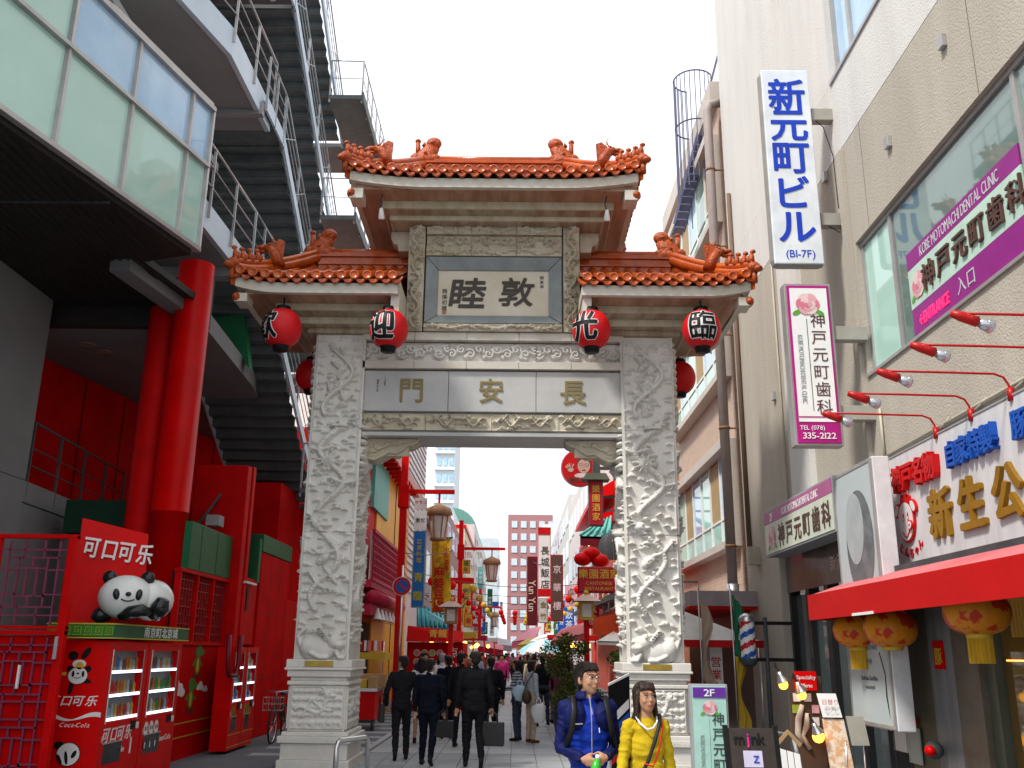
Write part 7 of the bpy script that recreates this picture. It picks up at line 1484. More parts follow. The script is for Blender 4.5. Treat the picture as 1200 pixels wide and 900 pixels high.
# cables across the street
for i, (p0, p1, sag) in enumerate((((474, 648, -4.2, 26), (531, 645, None, 31), .1), ((644, 664, None, 33), (604, 648, None, 45), .1))):
    a = P(p0[0], p0[1], Y=p0[3]); c = P(p1[0], p1[1], Y=p1[3]); b = MB(); b.tube([a.lerp(c, k/8)-Vector((0, 0, sag*math.sin(k/8*3.14))) for k in range(9)], .015, 5)
    b.build('cable', dgrey, None, label=('thin dark cable strung from the ochre shop to the yellow banner', 'pale slanting cable in front of the tall hanging signs')[i], cat='cable')
# shrubs by the lantern post
lf = [mat('shrub leaf %d' % k, c, .5) for k, c in enumerate(((.07, .12, .02), (.11, .16, .025), (.20, .13, .03), (.04, .08, .02)))]
def shrub(name, label, c, R, H, n, seed, base=.5, mats=lf):
    random.seed(seed); t = thing(name, label, 'shrub', c); b = MB(); c = Vector(c)
    b.lathe(c, [(.22, 0), (.30, base*.9), (.33, base*.9), (.33, base), (.27, base), (.25, base*.85)], 16); b.build('planter', dgrey, t)
    cl_ = [(c+Vector((random.gauss(0, R*.45), random.gauss(0, R*.45), base+random.uniform(.15, 1)*H)), random.uniform(.25, .45)*R) for _ in range(16)]
    b = MB(); 
    for p, r in cl_: b.tube([c+Vector((0, 0, base*.8)), c.lerp(p, .5)+Vector((0, 0, .1)), p], .014, 4)
    b.build('stem', mat('brown bark', (.10, .06, .035), .8), t)
    for k, m in enumerate(mats):
        b = MB()
        for _ in range(n//len(mats)):
            p, r = random.choice(cl_); d = Vector((random.gauss(0, 1), random.gauss(0, 1), random.gauss(0, 1))).normalized()*r*random.uniform(.5, 1.15); q = p+d; L = random.uniform(.04, .075)
            a = Vector((random.gauss(0, 1), random.gauss(0, 1), random.gauss(0, .6))).normalized(); s_ = a.cross(Vector((random.random(), random.random(), random.random()))).normalized()*L*.42
            b.add([q, q+a*L*.5+s_, q+a*L, q+a*L*.5-s_], [(0, 1, 2, 3)])
        b.build('foliage', m, t, kind='stuff')
    return t
pS = P(662, 800, Y=22.5); shrub('shrub', 'loose green and russet shrub in a planter left of the lantern post', (pS.x, 22.5, 0), .62, 1.5, 5200, 5)
shrub('shrub', 'dark leafy shrub in a planter right of the lantern post', (2.55, 21.6, 0), .45, 1.25, 3000, 6, mats=[lf[3], lf[0]])
shrub('shrub', 'low leafy plant with yellow fruit in front of the russet shrub', (1.55, 20.5, 0), .3, .55, 1600, 8, mats=[lf[0], lf[1]])

random.seed(77)
for i in range(7):
    y = 40+i*7; t = thing('lantern_string', 'string of small red lanterns across the street, %s from the gate' % ('first second third fourth fifth sixth seventh').split()[i], 'lantern string', (0, y, 4), 'strings of small red lanterns')
    a, c = Vector((-4.4, y, 5.0)), Vector((4.4, y, 4.8)); b = MB(); b.tube([a.lerp(c, k/10)-Vector((0, 0, .5*math.sin(k/10*3.14))) for k in range(11)], .015, 5); b.build('wire', dgrey, t)
    for k in range(1, 10):
        if 3 < k < 7 and i < 3: continue
        p = a.lerp(c, k/10)-Vector((0, 0, .5*math.sin(k/10*3.14)+.22)); b = MB(); b.ball(p, (.17, .17, .19), 8); b.build('lantern', redgloss if k % 3 else yl, t)
# ================================================================ people
def blob(prims, vox, smooth=3):
    """one continuous skin over overlapping tapered limbs and lumps; prims: ('c', p0, p1, r0, r1[, flat]) or ('e', centre, radii[, matrix])"""
    b = MB()
    for p in prims:
        if p[0] == 'e': b.ball(p[1], p[2], 20, 0, p[3] if len(p) > 3 else None)
        else:
            p0, p1 = Vector(p[1]), Vector(p[2]); r0, r1 = p[3], p[4]; b.ball(p0, r0, 14); b.ball(p1, r1, 14); b.tube([p0, p0.lerp(p1, .5), p1], [r0, (r0+r1)/2, r1], 14)
    me = bpy.data.meshes.new('t'); me.from_pydata(b.v, [], b.f); ob = bpy.data.objects.new('t', me)
    m = ob.modifiers.new('r', 'REMESH'); m.mode = 'VOXEL'; m.voxel_size = vox; m.use_smooth_shade = True
    s = ob.modifiers.new('s', 'SMOOTH'); s.factor = .5; s.iterations = smooth
    oe, dg = evald(ob); me2 = bpy.data.meshes.new_from_object(oe); bpy.data.objects.remove(ob); bpy.data.meshes.remove(me); return me2
from mathutils import noise
def folds(me, amp, sc=9, zs=1.0):
    """cloth creases: push the skin in and out along its normals with a slanted noise"""
    ns = [v.normal.copy() for v in me.vertices]
    for v, n in zip(me.vertices, ns):
        c = v.co; q = Vector((c.x*sc*.7+c.z*sc*.5, c.y*sc*.7, c.z*sc*1.3*zs)); v.co = c+n*amp*((1-abs(noise.noise(q)))**3-.45+.4*noise.noise(q*2.3))
    return me
def putb(name, me, m, parent):
    if name in ('jacket', 'top', 'sleeve', 'trousers', 'yoke', 'hem', 'skirt'): folds(me, .011 if name != 'sleeve' else .009, 10 if name != 'sleeve' else 16)
    me.name = name; me.materials.clear(); me.materials.append(m); me.polygons.foreach_set('use_smooth', [True]*len(me.polygons)); return link(name, me, parent)
V = Vector
def figure(label, loc, rotz, h=1.72, build=1., top=None, bottom=None, skirt=False, hair='short', hairc=None, armL=None, armR=None, legL=None, legR=None, lean=0, turn=0, tilt=0, coat_len=.80, shoe=None, vox=.014, near=False, group=None, detail=None, sleeve_m=None, loose=1., skin=None, bald=False):
    """a standing or walking person facing local -Y; arm = (elbow, wrist), leg = (knee, ankle) in local metres for a 1.75 m body"""
    s = h/1.75; t = thing('person', label, 'person', loc, group, rotz); B = build; fem = hair in ('long', 'bob')
    sw = (.185 if not fem else .160)*B; skn = skin or skinm
    q = lambda p: V(p)*s
    sh = [q((sx_*sw, lean*.5, 1.42)) for sx_ in (-1, 1)]; hp = [q((sx_*.09*B, 0, .93)) for sx_ in (-1, 1)]
    AL = armL or ((-sw-.06, .02, 1.14), (-sw-.07, -.03, .88)); AR = armR or ((sw+.06, .02, 1.14), (sw+.07, -.03, .88))
    LL = legL or ((-.095, -.01, .50), (-.10, .03, .09)); LR = legR or ((.095, -.01, .50), (.10, .03, .09))
    hc = q((0, lean*.7-.01, 1.625)); Mh = rz(turn) @ rx(tilt)
    hp_ = lambda p: hc+Mh @ (V(p)*s)
    pr = [('e', hp_((0, .012, .035)), (.074*s, .092*s, .090*s), Mh), ('e', hp_((0, -.028, -.02)), (.062*s, .064*s, .088*s), Mh), ('e', hp_((0, -.04, -.075)), (.040*s, .042*s, .034*s), Mh),
          ('c', q((0, lean*.6, 1.40)), hc+V((0, .01, -.05))*s, .062*s, .052*s), ('e', q((0, lean*.3, 1.22)), (.15*s*B, .10*s*B, .26*s)), ('e', q((0, 0, .98)), (.15*s*B, .105*s*B, .13*s)),
          ('c', hp_((0, -.082, .012)), hp_((0, -.104, -.022)), .010*s, .014*s), ('e', hp_((0, -.086, -.055)), (.024*s, .014*s, .012*s), Mh), ('e', hp_((0, -.078, .035)), (.055*s, .018*s, .014*s), Mh)]
    for sx_ in (-1, 1): pr.append(('e', hp_((sx_*.075, .005, -.005)), (.012*s, .020*s, .032*s), Mh)); pr.append(('e', hp_((sx_*.035, -.068, -.022)), (.026*s, .02*s, .022*s), Mh))
    for k, (A, sgn) in enumerate(((AL, -1), (AR, 1))):
        e, w_ = q(A[0]), q(A[1]); pr += [('c', sh[k], e, .048*s*B, .040*s), ('c', e, w_, .040*s, .026*s)]
        d = (w_-e).normalized()
        if len(A) > 2: d = V(A[2]).normalized()
        side = d.cross(V((0, 1, 0))) if abs(d.y) < .9 else d.cross(ZP); side = side.normalized() if len(A) < 4 else V(A[3]).normalized(); nrm = side.cross(d).normalized()
        pc = w_+d*.05*s; pr += [('c', w_, w_+d*.03*s, .026*s, .028*s), ('c', pc-side*.018*s, pc+side*.018*s+d*.01*s, .022*s, .022*s), ('c', pc-side*.018*s+d*.03*s, pc+side*.018*s+d*.03*s, .018*s, .018*s)]
        curl = nrm*(.022*s)
        for f in range(4):
            b0 = pc+d*.035*s+side*(-.027+.018*f)*s; ln = (.032, .037, .035, .028)[f]*s; b1 = b0+d*ln*.9+curl*.4; b2 = b1+d*ln*.5+curl*1.1
            pr += [('c', b0, b1, .0088*s, .0080*s), ('c', b1, b2, .0080*s, .0068*s)]
        th0 = w_+d*.028*s+side*.03*s*(1 if sgn < 0 else -1); th1 = th0+(d*.6+side*.6*(1 if sgn < 0 else -1)+nrm*.5).normalized()*.038*s; pr += [('c', th0, th1, .012*s, .0095*s), ('c', th1, th1+d*.026*s+nrm*.008*s, .0095*s, .008*s)]
    for k, A in enumerate((LL, LR)): kn, an = q(A[0]), q(A[1]); pr += [('c', hp[k], kn, .082*s*B, .052*s), ('c', kn, an, .054*s, .034*s), ('c', an, an+V((0, -.10, -.05))*s, .034*s, .026*s)]
    body = putb('body', blob(pr, (vox if not near else .0075), 2), skn, t)
    # trousers or skirt
    if bottom:
        L = loose; bp_ = [('e', q((0, 0, .98)), (.165*s*B, .122*s*B, .13*s))]
        if not skirt:
            for k, A in enumerate((LL, LR)): kn, an = q(A[0]), q(A[1]); bp_ += [('c', hp[k], kn, .096*s*B*L, .070*s*L), ('c', kn, kn.lerp(an, .93), .070*s*L, .052*s*L)]
        else: bp_ += [('c', q((0, 0, .95)), q((0, -.01, .62)), .15*s, .14*s)]
        putb('skirt' if skirt else 'trousers', blob(bp_, max(vox, .012), 2), bottom, t)
    # shoes
    sp_ = []
    for A in (LL, LR):
        kn, an = q(A[0]), q(A[1]); up = max(0, A[1][2]-.09)*1.6; sp_ += [('c', an+V((0, .025, -.045))*s, an+V((0, -.15, -.055-up))*s, .040*s, .034*s), ('c', an+V((0, 0, .01))*s, an+V((0, -.02, -.045))*s, .044*s, .042*s)]
    for k in (0, 1): putb('shoe', blob(sp_[k*2:k*2+2], .014, 1), shoe or black, t)
    # top: torso shell and sleeves
    if top:
        k_ = 1.0; cl = coat_len
        tp = [('e', q((0, lean*.45, 1.27)), ((.205 if not fem else .17)*s*B, .130*s*B, .22*s)), ('c', sh[0]+V((.03, 0, -.01)), sh[1]+V((-.03, 0, -.01)), .072*s*B, .072*s*B), ('e', q((0, 0, 1.06)), (.170*s*B, .125*s*B, .20*s)), ('e', q((0, 0, cl+.08)), (.172*s*B, .130*s*B, .10*s)), ('c', q((0, lean*.6, 1.44)), q((0, lean*.6+.015, 1.505)), .075*s, .062*s)]
        bm_t = blob(tp, max(.011, vox*.8) if not near else .009, 4); putb('jacket' if 'suit' in top.name else 'top', bm_t, top, t)
        for k, A in enumerate((AL, AR)):
            e, w_ = q(A[0]), q(A[1]); putb('sleeve', blob([('c', sh[k], e, .064*s*B, .054*s*B), ('c', e, e.lerp(w_, .92), .054*s*B, .040*s)], .011 if not near else .008, 2), sleeve_m or top, t)
    # hair
    hm_ = hairc or hairm; hr = [('e', hp_((0, .026, .050)), (.083*s, .095*s, .088*s), Mh), ('e', hp_((0, .045, .0)), (.078*s, .070*s, .085*s), Mh)]
    if not bald:
        for k in range(7): a = -.9+k*.3; hr.append(('c', hp_((math.sin(a)*.06, -.045, .11)), hp_((math.sin(a)*.078, -.084*math.cos(a*.8), .068+.008*(k % 2))), .020*s, .010*s))
        for sx_ in (-1, 1): hr.append(('c', hp_((sx_*.074, -.01, .06)), hp_((sx_*.078, -.015, .0)), .016*s, .008*s))
        if hair == 'bob': hr += [('c', hp_((0, .05, .0)), hp_((0, .055, -.08)), .08*s, .06*s)]+[('c', hp_((sx_*.07, .01, .04)), hp_((sx_*.072, .0, -.09)), .026*s, .018*s) for sx_ in (-1, 1)]
        if hair == 'long':
            hr += [('c', hp_((0, .05, .0)), hp_((0, .075, -.14)), .082*s, .07*s)]
            for sx_ in (-1, 1):
                for k in range(4): hr += [('c', hp_((sx_*(.072-.006*k), .03*k-.015, .04)), hp_((sx_*(.088-.01*k), .03*k, -.10)), .022*s, .016*s), ('c', hp_((sx_*(.088-.01*k), .03*k, -.10)), hp_((sx_*(.075+.012*k), .03*k-.01, -.19+.012*k)), .017*s, .008*s)]
        putb('hair', blob(hr, .011 if not near else .007, 1), hm_, t)
    if near:
        b = MB(); rs = random.Random(int(h*1000)); n_ = 420
        for i in range(n_):
            a = rs.uniform(0, 6.283); e0 = rs.uniform(.25, 1.35); e1 = e0-rs.uniform(.35, .8); drop = 0
            if math.sin(a) > .1 or e1 > .15 or hair == 'long' and abs(math.sin(a)) < .9 and math.sin(a) > -.45:
                pts = []
                for k in range(5):
                    e = e0+(e1-e0)*k/4; aa = a+.12*math.sin(k+i); z = .05+.097*math.sin(e); r = math.cos(e) if e > 0 else 1.0
                    if hair == 'long' and e < .1: z -= (.1-e)*.22
                    pts.append(hp_((math.cos(aa)*.090*r, .024+math.sin(aa)*.103*r, z)))
                b.tube(pts, .0016+.0012*rs.random(), 4, r1=.0008)
        b.build('hair_strands', hm_, t, kind='stuff')
    return t, q, hp_, hc, s, Mh
shirtw = mat('white shirt', (.70, .71, .74), .6); blackl = mat('black leather bag', (.018, .018, .019), .35)
def briefcase(root_pos, w, h, label, rot=0, tote=False):
    t = thing('briefcase' if not tote else 'bag', label, 'bag', root_pos, None, rot); b = MB()
    b.prism([(-.05, -w/2, 0), (.05, -w/2, 0), (.035, -w/2, h), (-.035, -w/2, h)], (0, w, 0)); b.build('case', blackl, t, .015)
    for x in (-.03, .03): b = MB(); b.tube([(x, -w*.22, h-.02), (x, -w*.18, h+.10), (x*.5, 0, h+.16), (x, w*.18, h+.10), (x, w*.22, h-.02)], .009, 6); b.build('handle', blackl, t)
    return t
PI = math.pi
SUITS = [suitm, mat('charcoal suit cloth', (.014, .014, .017), .85, (.009, .009, .011), 9, bump=.1, spec=.1), mat('midnight suit cloth', (.006, .008, .016), .85, (.004, .005, .011), 9, bump=.1, spec=.1)]; nsuit = [0]
def suit(label, u, Yp, h, armL=None, armR=None, legL=None, legR=None, rot=PI, build=1.04, lean=.0, tall=.80, **k):
    p = P(u, 820, Y=Yp); nsuit[0] += 1; sm2 = SUITS[nsuit[0] % 3]; t = figure(label, (p.x, Yp, .02), rot+(.0, .16, -.12, .1, -.2, .22, .05)[nsuit[0] % 7], h, build*(1, .94, 1.03, .97)[nsuit[0] % 4], sm2, sm2, turn=(.0, .5, -.3, .2, -.6, .35, 0)[nsuit[0] % 7], armL=armL, armR=armR, legL=legL, legR=legR, lean=lean, coat_len=tall, **k)
    r = t[0]; q = t[1]; b = MB(); b.lathe(q((0, .008, 1.49)), [(.060, 0), (.058, .035), (.050, .04)], 16); b.build('collar', shirtw, r); return t
FW = ((-.095, -.14, .52), (-.10, -.20, .10)); BKW = ((.095, .03, .50), (.10, .30, .19))
suit('man in black suit at the far left of the walking group, satchel on his hip', 471, 16.6, 1.66, armL=((-.27, .03, 1.15), (-.30, -.02, .90)), armR=((.28, .05, 1.14), (.27, -.03, .90)), legL=((-.10, -.06, .50), (-.11, -.02, .09)), legR=((.09, .0, .50), (.09, .22, .15)))
suit('man in black suit second from the left carrying a soft black bag', 503, 15.9, 1.62, armL=((-.25, .02, 1.12), (-.26, -.06, .88)), armR=((.25, .0, 1.13), (.25, -.02, .88)), legL=((-.09, .0, .50), (-.09, .20, .14)), legR=((.10, -.08, .50), (.11, -.04, .09)), build=1.06)
suit('tallest man in black suit in front, with a flat black briefcase in his right hand', 556, 15.7, 1.74, armL=((-.26, .02, 1.14), (-.28, -.05, .89)), armR=((.26, .02, 1.14), (.28, -.02, .89)), legL=((-.09, .01, .50), (-.11, .24, .16)), legR=((.10, -.07, .50), (.12, -.03, .09)), build=1.1)
suit('man in black suit partly hidden behind the tallest walker', 540, 18.9, 1.72, build=1.0)
suit('man in dark suit between two walkers, farther back', 524, 20.6, 1.66)
suit('man in dark suit just right of the tallest walker, farther back', 575, 20.0, 1.64, legL=FW, legR=BKW)
p = P(448, 838, Y=16.6); briefcase((P(447, 830, Y=16.5).x, 16.5, .62), .38, .30, 'black satchel at the hip of the leftmost suited man', .2)
briefcase((P(519, 850, Y=15.9).x, 15.85, .44), .36, .26, 'soft black bag carried low by the second suited man', 1.3)
briefcase((P(577, 860, Y=15.7).x, 15.65, .34), .38, .36, 'flat black briefcase carried by the tallest suited man', 1.35)
denim = mat('dark denim', (.03, .04, .07), .7); khaki = mat('khaki cotton', (.42, .34, .24), .7); greyk = mat('grey blue cardigan', (.34, .38, .42), .7); pinkc = mat('bright pink jacket', (.60, .03, .22), .6)
strp = mat('striped jersey', (.08, .10, .13), .7); n = strp.node_tree; wv = n.nodes.new('ShaderNodeTexWave'); wv.wave_type = 'BANDS'; wv.bands_direction = 'Z'; wv.inputs['Scale'].default_value = 5.5; rp_ = n.nodes.new('ShaderNodeValToRGB'); rp_.color_ramp.elements[0].position = .62; rp_.color_ramp.elements[0].color = (.06, .07, .09, 1); rp_.color_ramp.elements[1].position = .66; rp_.color_ramp.elements[1].color = (.36, .40, .44, 1)
tcn = n.nodes.new('ShaderNodeTexCoord'); n.links.new(tcn.outputs['Object'], wv.inputs['Vector']); n.links.new(wv.outputs['Color'], rp_.inputs['Fac']); n.links.new(rp_.outputs['Color'], n.nodes['Principled BSDF'].inputs['Base Color'])
def pers(label, u, Y, rot, **k): p = P(u, 820, Y=Y); return figure(label, (p.x, Y, .02), rot, **k)
pers('woman in striped top and dark trousers carrying a pale blue plastic bag', 606, 20.3, -1.9, h=1.58, top=strp, bottom=denim, hair='bob', armL=((-.22, -.02, 1.12), (-.20, -.16, .92)), armR=((.22, -.05, 1.14), (.2, -.25, 1.12)))
pers('woman in grey blue cardigan and khaki trousers with a white plastic bag', 623, 19.9, 2.1, h=1.58, top=greyk, bottom=khaki, hair='bob', shoe=mat('brown shoe', (.12, .04, .02), .5), armR=((.22, .0, 1.12), (.24, -.04, .86)), loose=1.05)
def plastic(pos, w, h, m, label, seed):
    t = thing('plastic_bag', label, 'bag', pos); random.seed(seed); b = MB(); rows = []
    for i in range(9):
        z = h*i/8; r = w*(.6+.4*math.sin(i/8*2.6)) if i < 8 else w*.3; rows.append([V((pos[0]+r*math.cos(a)*(1+.12*math.sin(a*3+i)), pos[1]+r*.5*math.sin(a)*(1+.1*math.cos(a*4+i)), pos[2]+z)) for a in np.linspace(0, 6.283, 16, endpoint=False)])
    b.grid(rows, closed=True); b.add(rows[0], [tuple(range(16))[::-1]]); b.build('film', m, t)
    for s_ in (-1, 1): b = MB(); b.tube([V(pos)+V((s_*w*.3, 0, h*.95)), V(pos)+V((s_*w*.25, 0, h*1.2)), V(pos)+V((0, 0, h*1.32))], .012, 5); b.build('handle', m, t)
p = P(609, 815, Y=20.0); plastic((p.x, 19.95, .82), .15, .30, mat('pale blue plastic', (.42, .58, .68), .3), 'pale blue plastic bag held by the woman in stripes', 1)
p = P(631, 850, Y=19.7); plastic((p.x, 19.65, .42), .15, .36, mat('white plastic', (.66, .66, .68), .3), 'white plastic bag held low by the woman in khaki trousers', 2)
sb2 = thing('shoulder_bag', 'brown shoulder bag between the two women with plastic bags', 'bag', (P(617, 820, Y=19.8).x, 19.75, .8)); b = MB(); b.ball((P(617, 820, Y=19.8).x, 19.72, .90), (.10, .13, .14), 12); b.build('pouch', mat('brown leather', (.07, .04, .02), .5), sb2)
b = MB(); x = P(617, 820, Y=19.8).x; b.tube([(x-.05, 19.72, 1.0), (x+.02, 19.7, 1.2), (x+.14, 19.78, 1.38)], .012, 5); b.build('strap', MC['brown leather'], sb2)
pers('person in dark jacket walking away right of the two women', 636, 24.5, PI-.2, h=1.68, top=suitm, bottom=denim, legL=FW, legR=BKW)
pers('person in bright pink jacket standing near the shrub', 648, 25.5, 1.6, h=1.6, top=pinkc, bottom=mat('grey trousers', (.12, .12, .14), .7), hair='bob', armL=((-.2, -.1, 1.14), (-.1, -.28, 1.1)), armR=((.2, -.1, 1.14), (.1, -.28, 1.1)))
pers('woman in white shirt between the two left suited men', 493, 19.5, PI, h=1.62, top=shirtw, bottom=suitm, hair='long', skirt=True)
pers('grey haired person in white shirt beside the red food stall', 517, 22.5, PI, h=1.7, top=shirtw, bottom=denim, hairc=mat('grey hair', (.3, .3, .3), .6))
# crowd: a few kinds, copied
kinds = []
tops = [suitm, shirtw, mat('navy knit', (.02, .03, .09), .7), mat('sky blue shirt', (.25, .38, .55), .7), mat('brown coat', (.12, .07, .04), .7), pinkc, greyk, mat('red parka', (.4, .02, .02), .6), mat('beige coat', (.45, .38, .28), .7), mat('olive jacket', (.09, .10, .05), .7)]
labs = ['in a dark suit', 'in a white shirt', 'in navy knitwear', 'in a sky blue shirt', 'in a brown coat', 'in a pink jacket', 'in a grey cardigan', 'in a red parka', 'in a beige coat', 'in an olive jacket']
random.seed(21); k = 0
spots = []
for i in range(96):
    y = random.uniform(23.5, 40) if i < 26 else random.uniform(40, 95)
    x = random.uniform(-2.6, 2.3) if y > 30 else random.uniform(-2.6, 1.6)
    if y < 32 and -.9 < x < .9: x = random.choice((-1.9, 1.5))+random.uniform(-.5, .4)
    if any(abs(x-a) < .42 and abs(y-c) < .6 for a, c in spots): continue
    spots.append((x, y))
for i, (x, y) in enumerate(spots):
    kd = i % 10
    if i < 10:
        t = figure('pedestrian %s among the crowd down the street' % labs[kd], (x, y, .02), random.choice((PI, PI, PI+.3, .2, 1.5)), h=random.uniform(1.56, 1.74), top=tops[kd], bottom=random.choice((denim, suitm)), hair=random.choice(('short', 'bob')), vox=.024, group='pedestrians crowding the street', legL=FW if i % 2 else None, legR=BKW if i % 2 else None)[0]; kinds.append(t)
    else:
        r = dup(kinds[kd], (x, y, .02), None, random.choice((PI, PI+.4, PI-.4, .3, 2.2)), None)
# ---------------------------------------------------------------- the couple in front
jb = mat('royal blue shell jacket', (.006, .035, .36), .65, (.004, .025, .27), 5, bump=.9, bscale=9, spec=.15); jn = mat('navy jacket yoke', (.004, .008, .075), .7, (.003, .006, .055), 5, bump=.9, bscale=9, spec=.15)
xm = P(689, 860, Y=7.2).x
mt, q, hp_, hc, s, Mh = figure('man in blue shell jacket and glasses, looking up to the right, holding a green bottle', (xm, 7.2, .02), .12, 1.66, .88, jb, mat('grey trousers', (0, 0, 0)), armL=((-.215, .0, 1.14), (-.085, -.19, 1.075), (.8, -.35, -.25), (.2, -.2, .9)), armR=((.215, .0, 1.14), (.10, -.19, 1.09), (-.75, -.4, -.35), (.2, .2, -.9)), turn=.50, tilt=-.10, near=True, sleeve_m=jn, coat_len=.84)
def near_face(t, hp_, s, Mh, lipc, brow=.0):
    for sx_ in (-1, 1):
        b = MB(); b.ball(hp_((sx_*.031, -.0815, .010)), (.0125*s, .008*s, .0042*s), 12, 0, Mh); b.build('eye_white', mat('eye white', (.6, .58, .55), .3), t)
        b = MB(); b.ball(hp_((sx_*.031+.004, -.0875, .0105)), (.0052*s, .0035*s, .0042*s), 10, 0, Mh); b.build('iris', mat('dark iris', (.02, .012, .01), .2), t)
        b = MB(); b.tube([hp_((sx_*.017, -.088, .016)), hp_((sx_*.031, -.0905, .0195)), hp_((sx_*.046, -.083, .015))], .0022*s, 5); b.build('eyelid', hairm, t)
        b = MB(); b.tube([hp_((sx_*.014, -.092, .036)), hp_((sx_*.032, -.092, .042)), hp_((sx_*.050, -.080, .037))], .0042*s, 6, flat=.6); b.build('eyebrow', hairm, t)
        b = MB(); b.ball(hp_((sx_*.008, -.104, -.031)), (.004*s, .003*s, .0025*s), 6, 0, Mh); b.build('nostril', mat('nostril shade', (.12, .04, .03), .8), t)
    b = MB(); b.tube([hp_((-.024, -.086, -.056)), hp_((-.008, -.0985, -.052)), hp_((.008, -.0985, -.052)), hp_((.024, -.086, -.056))], .0045*s, 6); b.build('upper_lip', lipc, t)
    b = MB(); b.tube([hp_((-.020, -.086, -.062)), hp_((0, -.0975, -.064)), hp_((.020, -.086, -.062))], .0055*s, 6); b.build('lower_lip', lipc, t)
def glasses(label, base, hp_, s, m):
    g = thing('glasses', label, 'glasses', base)
    for sx_ in (-1, 1):
        b = MB(); b.tube([hp_((sx_*.035+.024*math.cos(a), -.102+.006*abs(math.cos(a)), .010+.0155*math.sin(a))) for a in np.linspace(0, 6.283, 21)], .0017*s, 5, cap=False); b.build('rim', m, g)
        b = MB(); b.tube([hp_((sx_*.059, -.097, .014)), hp_((sx_*.078, -.05, .014)), hp_((sx_*.080, .01, .008))], .0016*s, 5); b.build('temple', m, g)
    b = MB(); b.tube([hp_((-.011, -.103, .012)), hp_((0, -.106, .015)), hp_((.011, -.103, .012))], .0016*s, 5); b.build('bridge', m, g); return g
lip = mat('lips', (.42, .16, .13), .45)
near_face(mt, hp_, s, Mh, lip)
def wp(root, fn):     # local point function -> world
    M = Matrix.Translation(root.location) @ Matrix.Rotation(root.rotation_euler.z, 4, 'Z'); return lambda p: M @ fn(p)
glm = mat('silver spectacle frame', (.45, .43, .42), .3, metal=.7)
glasses('thin silver glasses worn by the man in blue', mt.location+V((0, 0, 1.56)), wp(mt, hp_), s, glm)
# jacket details: yoke, stand collar, zip, straps, chest badge
b = MB(); b.grid([[q(((.068+.018*k_)*math.cos(a), (.062+.016*k_)*math.sin(a)+.008, 1.545-.03*k_)) for a in np.linspace(-PI/2+.28, PI*1.5-.28, 22)] for k_ in range(3)]); o = b.build('collar', jn, mt); sd = o.modifiers.new('s', 'SOLIDIFY'); sd.thickness = .008
yo = blob([('e', q((sx_*.10, .0, 1.355)), (.105*s, .136*s, .13*s)) for sx_ in (-1, 1)]+[('c', q((-.17, 0, 1.42)), q((.17, 0, 1.42)), .068*s, .068*s), ('e', q((0, .03, 1.3)), (.175*s, .12*s, .18*s))], .009, 3); putb('yoke', yo, jn, mt)
def front(x, z): return q((x, -.150+.9*x*x, z))
b = MB(); b.tube([q((0, -.075, 1.52)), q((0, -.120, 1.44)), q((0, -.150, 1.34)), q((0, -.148, 1.2)), q((0, -.150, 1.0)), q((0, -.152, .86))], .004, 5); b.build('zip', alum, mt)
b = MB(); b.bar(q((-.005, -.162, 1.43)), q((.002, -.166, 1.385)), .008, .005); b.build('zip_pull', glm, mt)
for sx_ in (-1, 1):
    b = MB(); b.tube([q((sx_*.12, .06, 1.50)), q((sx_*.125, -.05, 1.51)), q((sx_*.13, -.135, 1.42)), q((sx_*.15, -.150, 1.28)), q((sx_*.185, -.10, 1.15))], .022, 8, flat=.35); b.build('backpack_strap', black, mt)
MB().bar(q((-.125, -.150, 1.315)), q((-.07, -.157, 1.318)), .004, .009).build('chest_badge', glm, mt)
MB().bar(q((.055, -.155, 1.29)), q((.058, -.156, 1.255)), .006, .004).build('cord_end', white, mt)
# bottle held between both hands
bw = wp(mt, q); c0, c1 = bw((.02, -.26, 1.10)), bw((-.03, -.31, .90)); gb_ = thing('bottle', 'green plastic tea bottle held by the man in blue', 'bottle', c1)
d = (c0-c1).normalized(); b = MB(); b.tube([c1, c1+d*.02, c1+d*.13, c1+d*.165, c1+d*.185], [.028, .033, .033, .024, .014], 16); b.build('bottle_body', mat('green bottle plastic', (.03, .42, .03), .2, coat=.3), gb_)
b = MB(); b.tube([c1+d*.185, c1+d*.21], .016, 12); b.build('cap', white, gb_); b = MB(); b.tube([c1+d*.05, c1+d*.11], .0337, 16); b.build('label', mat('yellow green label', (.45, .55, .04), .4), gb_)
b = MB(); b.tube([q((.118, -.185, 1.095))+V((.033*math.cos(a)*.3, .033*math.sin(a), .033*math.cos(a))) for a in np.linspace(0, 6.283, 15)], .006, 6, cap=False); b.build('watch_strap', black, mt)
# woman
ym = mat('mustard yellow sweater', (.52, .37, .015), .85, (.42, .29, .01), 4, bump=.9, bscale=9, spec=.1); yg = mat('grey beige hem', (.30, .27, .24), .75)
xw = P(757, 860, Y=7.05).x
wtm, q, hp_, hc, s, Mh = figure('woman in mustard yellow sweater and glasses beside the man in blue, looking up', (xw, 7.05, .02), .10, 1.53, .87, ym, mat('grey beige hem', (0, 0, 0)), hair='long', hairc=mat('dark brown hair', (.022, .013, .010), .45, (.035, .02, .014), 30, bump=.5, bscale=90), armL=((-.20, -.03, 1.16), (-.25, -.14, 1.0)), armR=((.185, .0, 1.15), (.19, -.05, .90)), turn=.22, tilt=-.16, near=True, coat_len=.92)
near_face(wtm, hp_, s, Mh, mat('rosy lips', (.38, .10, .08), .45)); glasses('thin pale glasses worn by the woman in yellow', wtm.location+V((0, 0, 1.44)), wp(wtm, hp_), s, mat('rose gold frame', (.5, .33, .28), .3, metal=.6))
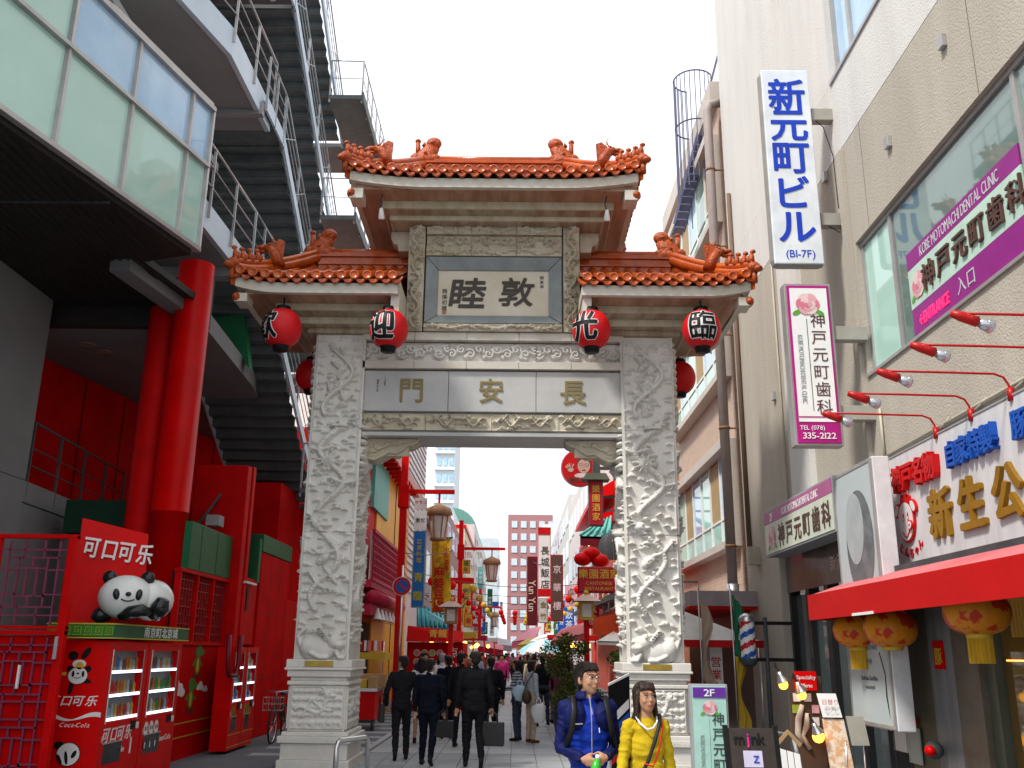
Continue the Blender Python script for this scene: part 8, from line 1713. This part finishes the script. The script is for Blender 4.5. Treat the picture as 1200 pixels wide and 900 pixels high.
putb('hem', blob([('e', q((0, -.002, .90)), (.196*s, .150*s, .115*s)), ('e', q((0, 0, .84)), (.20*s, .155*s, .10*s))], .009, 2), yg, wtm)
b = MB(); b.tube([q((-.085, -.035, 1.49)), q((-.07, -.095, 1.445)), q((-.02, -.130, 1.40)), q((.03, -.125, 1.41)), q((.075, -.085, 1.455)), q((.085, -.03, 1.49))], .008, 6); b.build('neckline', shirtw, wtm)
b = MB(); b.grid([[q((-.066+.03*k_, -.078-.022*k_+.002*j, 1.462-.012*k_-.02*j)) for k_ in range(4)] for j in range(3)]); b.build('neck_skin', skinm, wtm) if False else None
hb = thing('handbag', 'small red and black bag on a black strap worn across the yellow sweater', 'bag', wtm.location+V((-.2, -.1, .8))); W = wp(wtm, q)
b = MB(); b.tube([W((.11, -.03, 1.51)), W((.085, -.115, 1.44)), W((.03, -.150, 1.30)), W((-.03, -.165, 1.16)), W((-.12, -.172, 1.02)), W((-.17, -.17, .92))], .013, 8, flat=.4); b.build('black_strap', black, hb)
b = MB(); b.tube([W((.12, -.04, 1.50)), W((.105, -.12, 1.40)), W((.075, -.155, 1.28)), W((.03, -.165, 1.17)), W((.01, -.172, 1.13)), W((-.06, -.17, 1.15))], .006, 6); b.build('red_cord', rl, hb)
b = MB(); b.ball(W((-.18, -.17, .84)), (.06, .035, .08), 12); b.build('pouch', mat('dark red pouch', (.22, .01, .015), .5), hb)
cm = thing('phone_charm', 'small red charm and silver ring hanging from the cord on the yellow sweater', 'charm', W((.01, -.19, .95))); b = MB(); b.tube([W((.01, -.176, 1.12)), W((.005, -.185, 1.03))], .003, 5); b.build('cord', black, cm)
b = MB(); b.tube([W((.005, -.186, 1.02))+V((.014*math.cos(a), 0, .014*math.sin(a))) for a in np.linspace(0, 6.283, 12)], .003, 5); b.build('ring', steel, cm); b = MB(); b.tube([W((.005, -.186, 1.0)), W((.005, -.19, .92))], [.012, .014], 8); b.build('tassel', mat('dark red pouch', (0, 0, 0)), cm)
# ================================================================ done
bpy.data.scenes.remove(TS)
for m in list(bpy.data.meshes):
    if m.users == 0: bpy.data.meshes.remove(m)
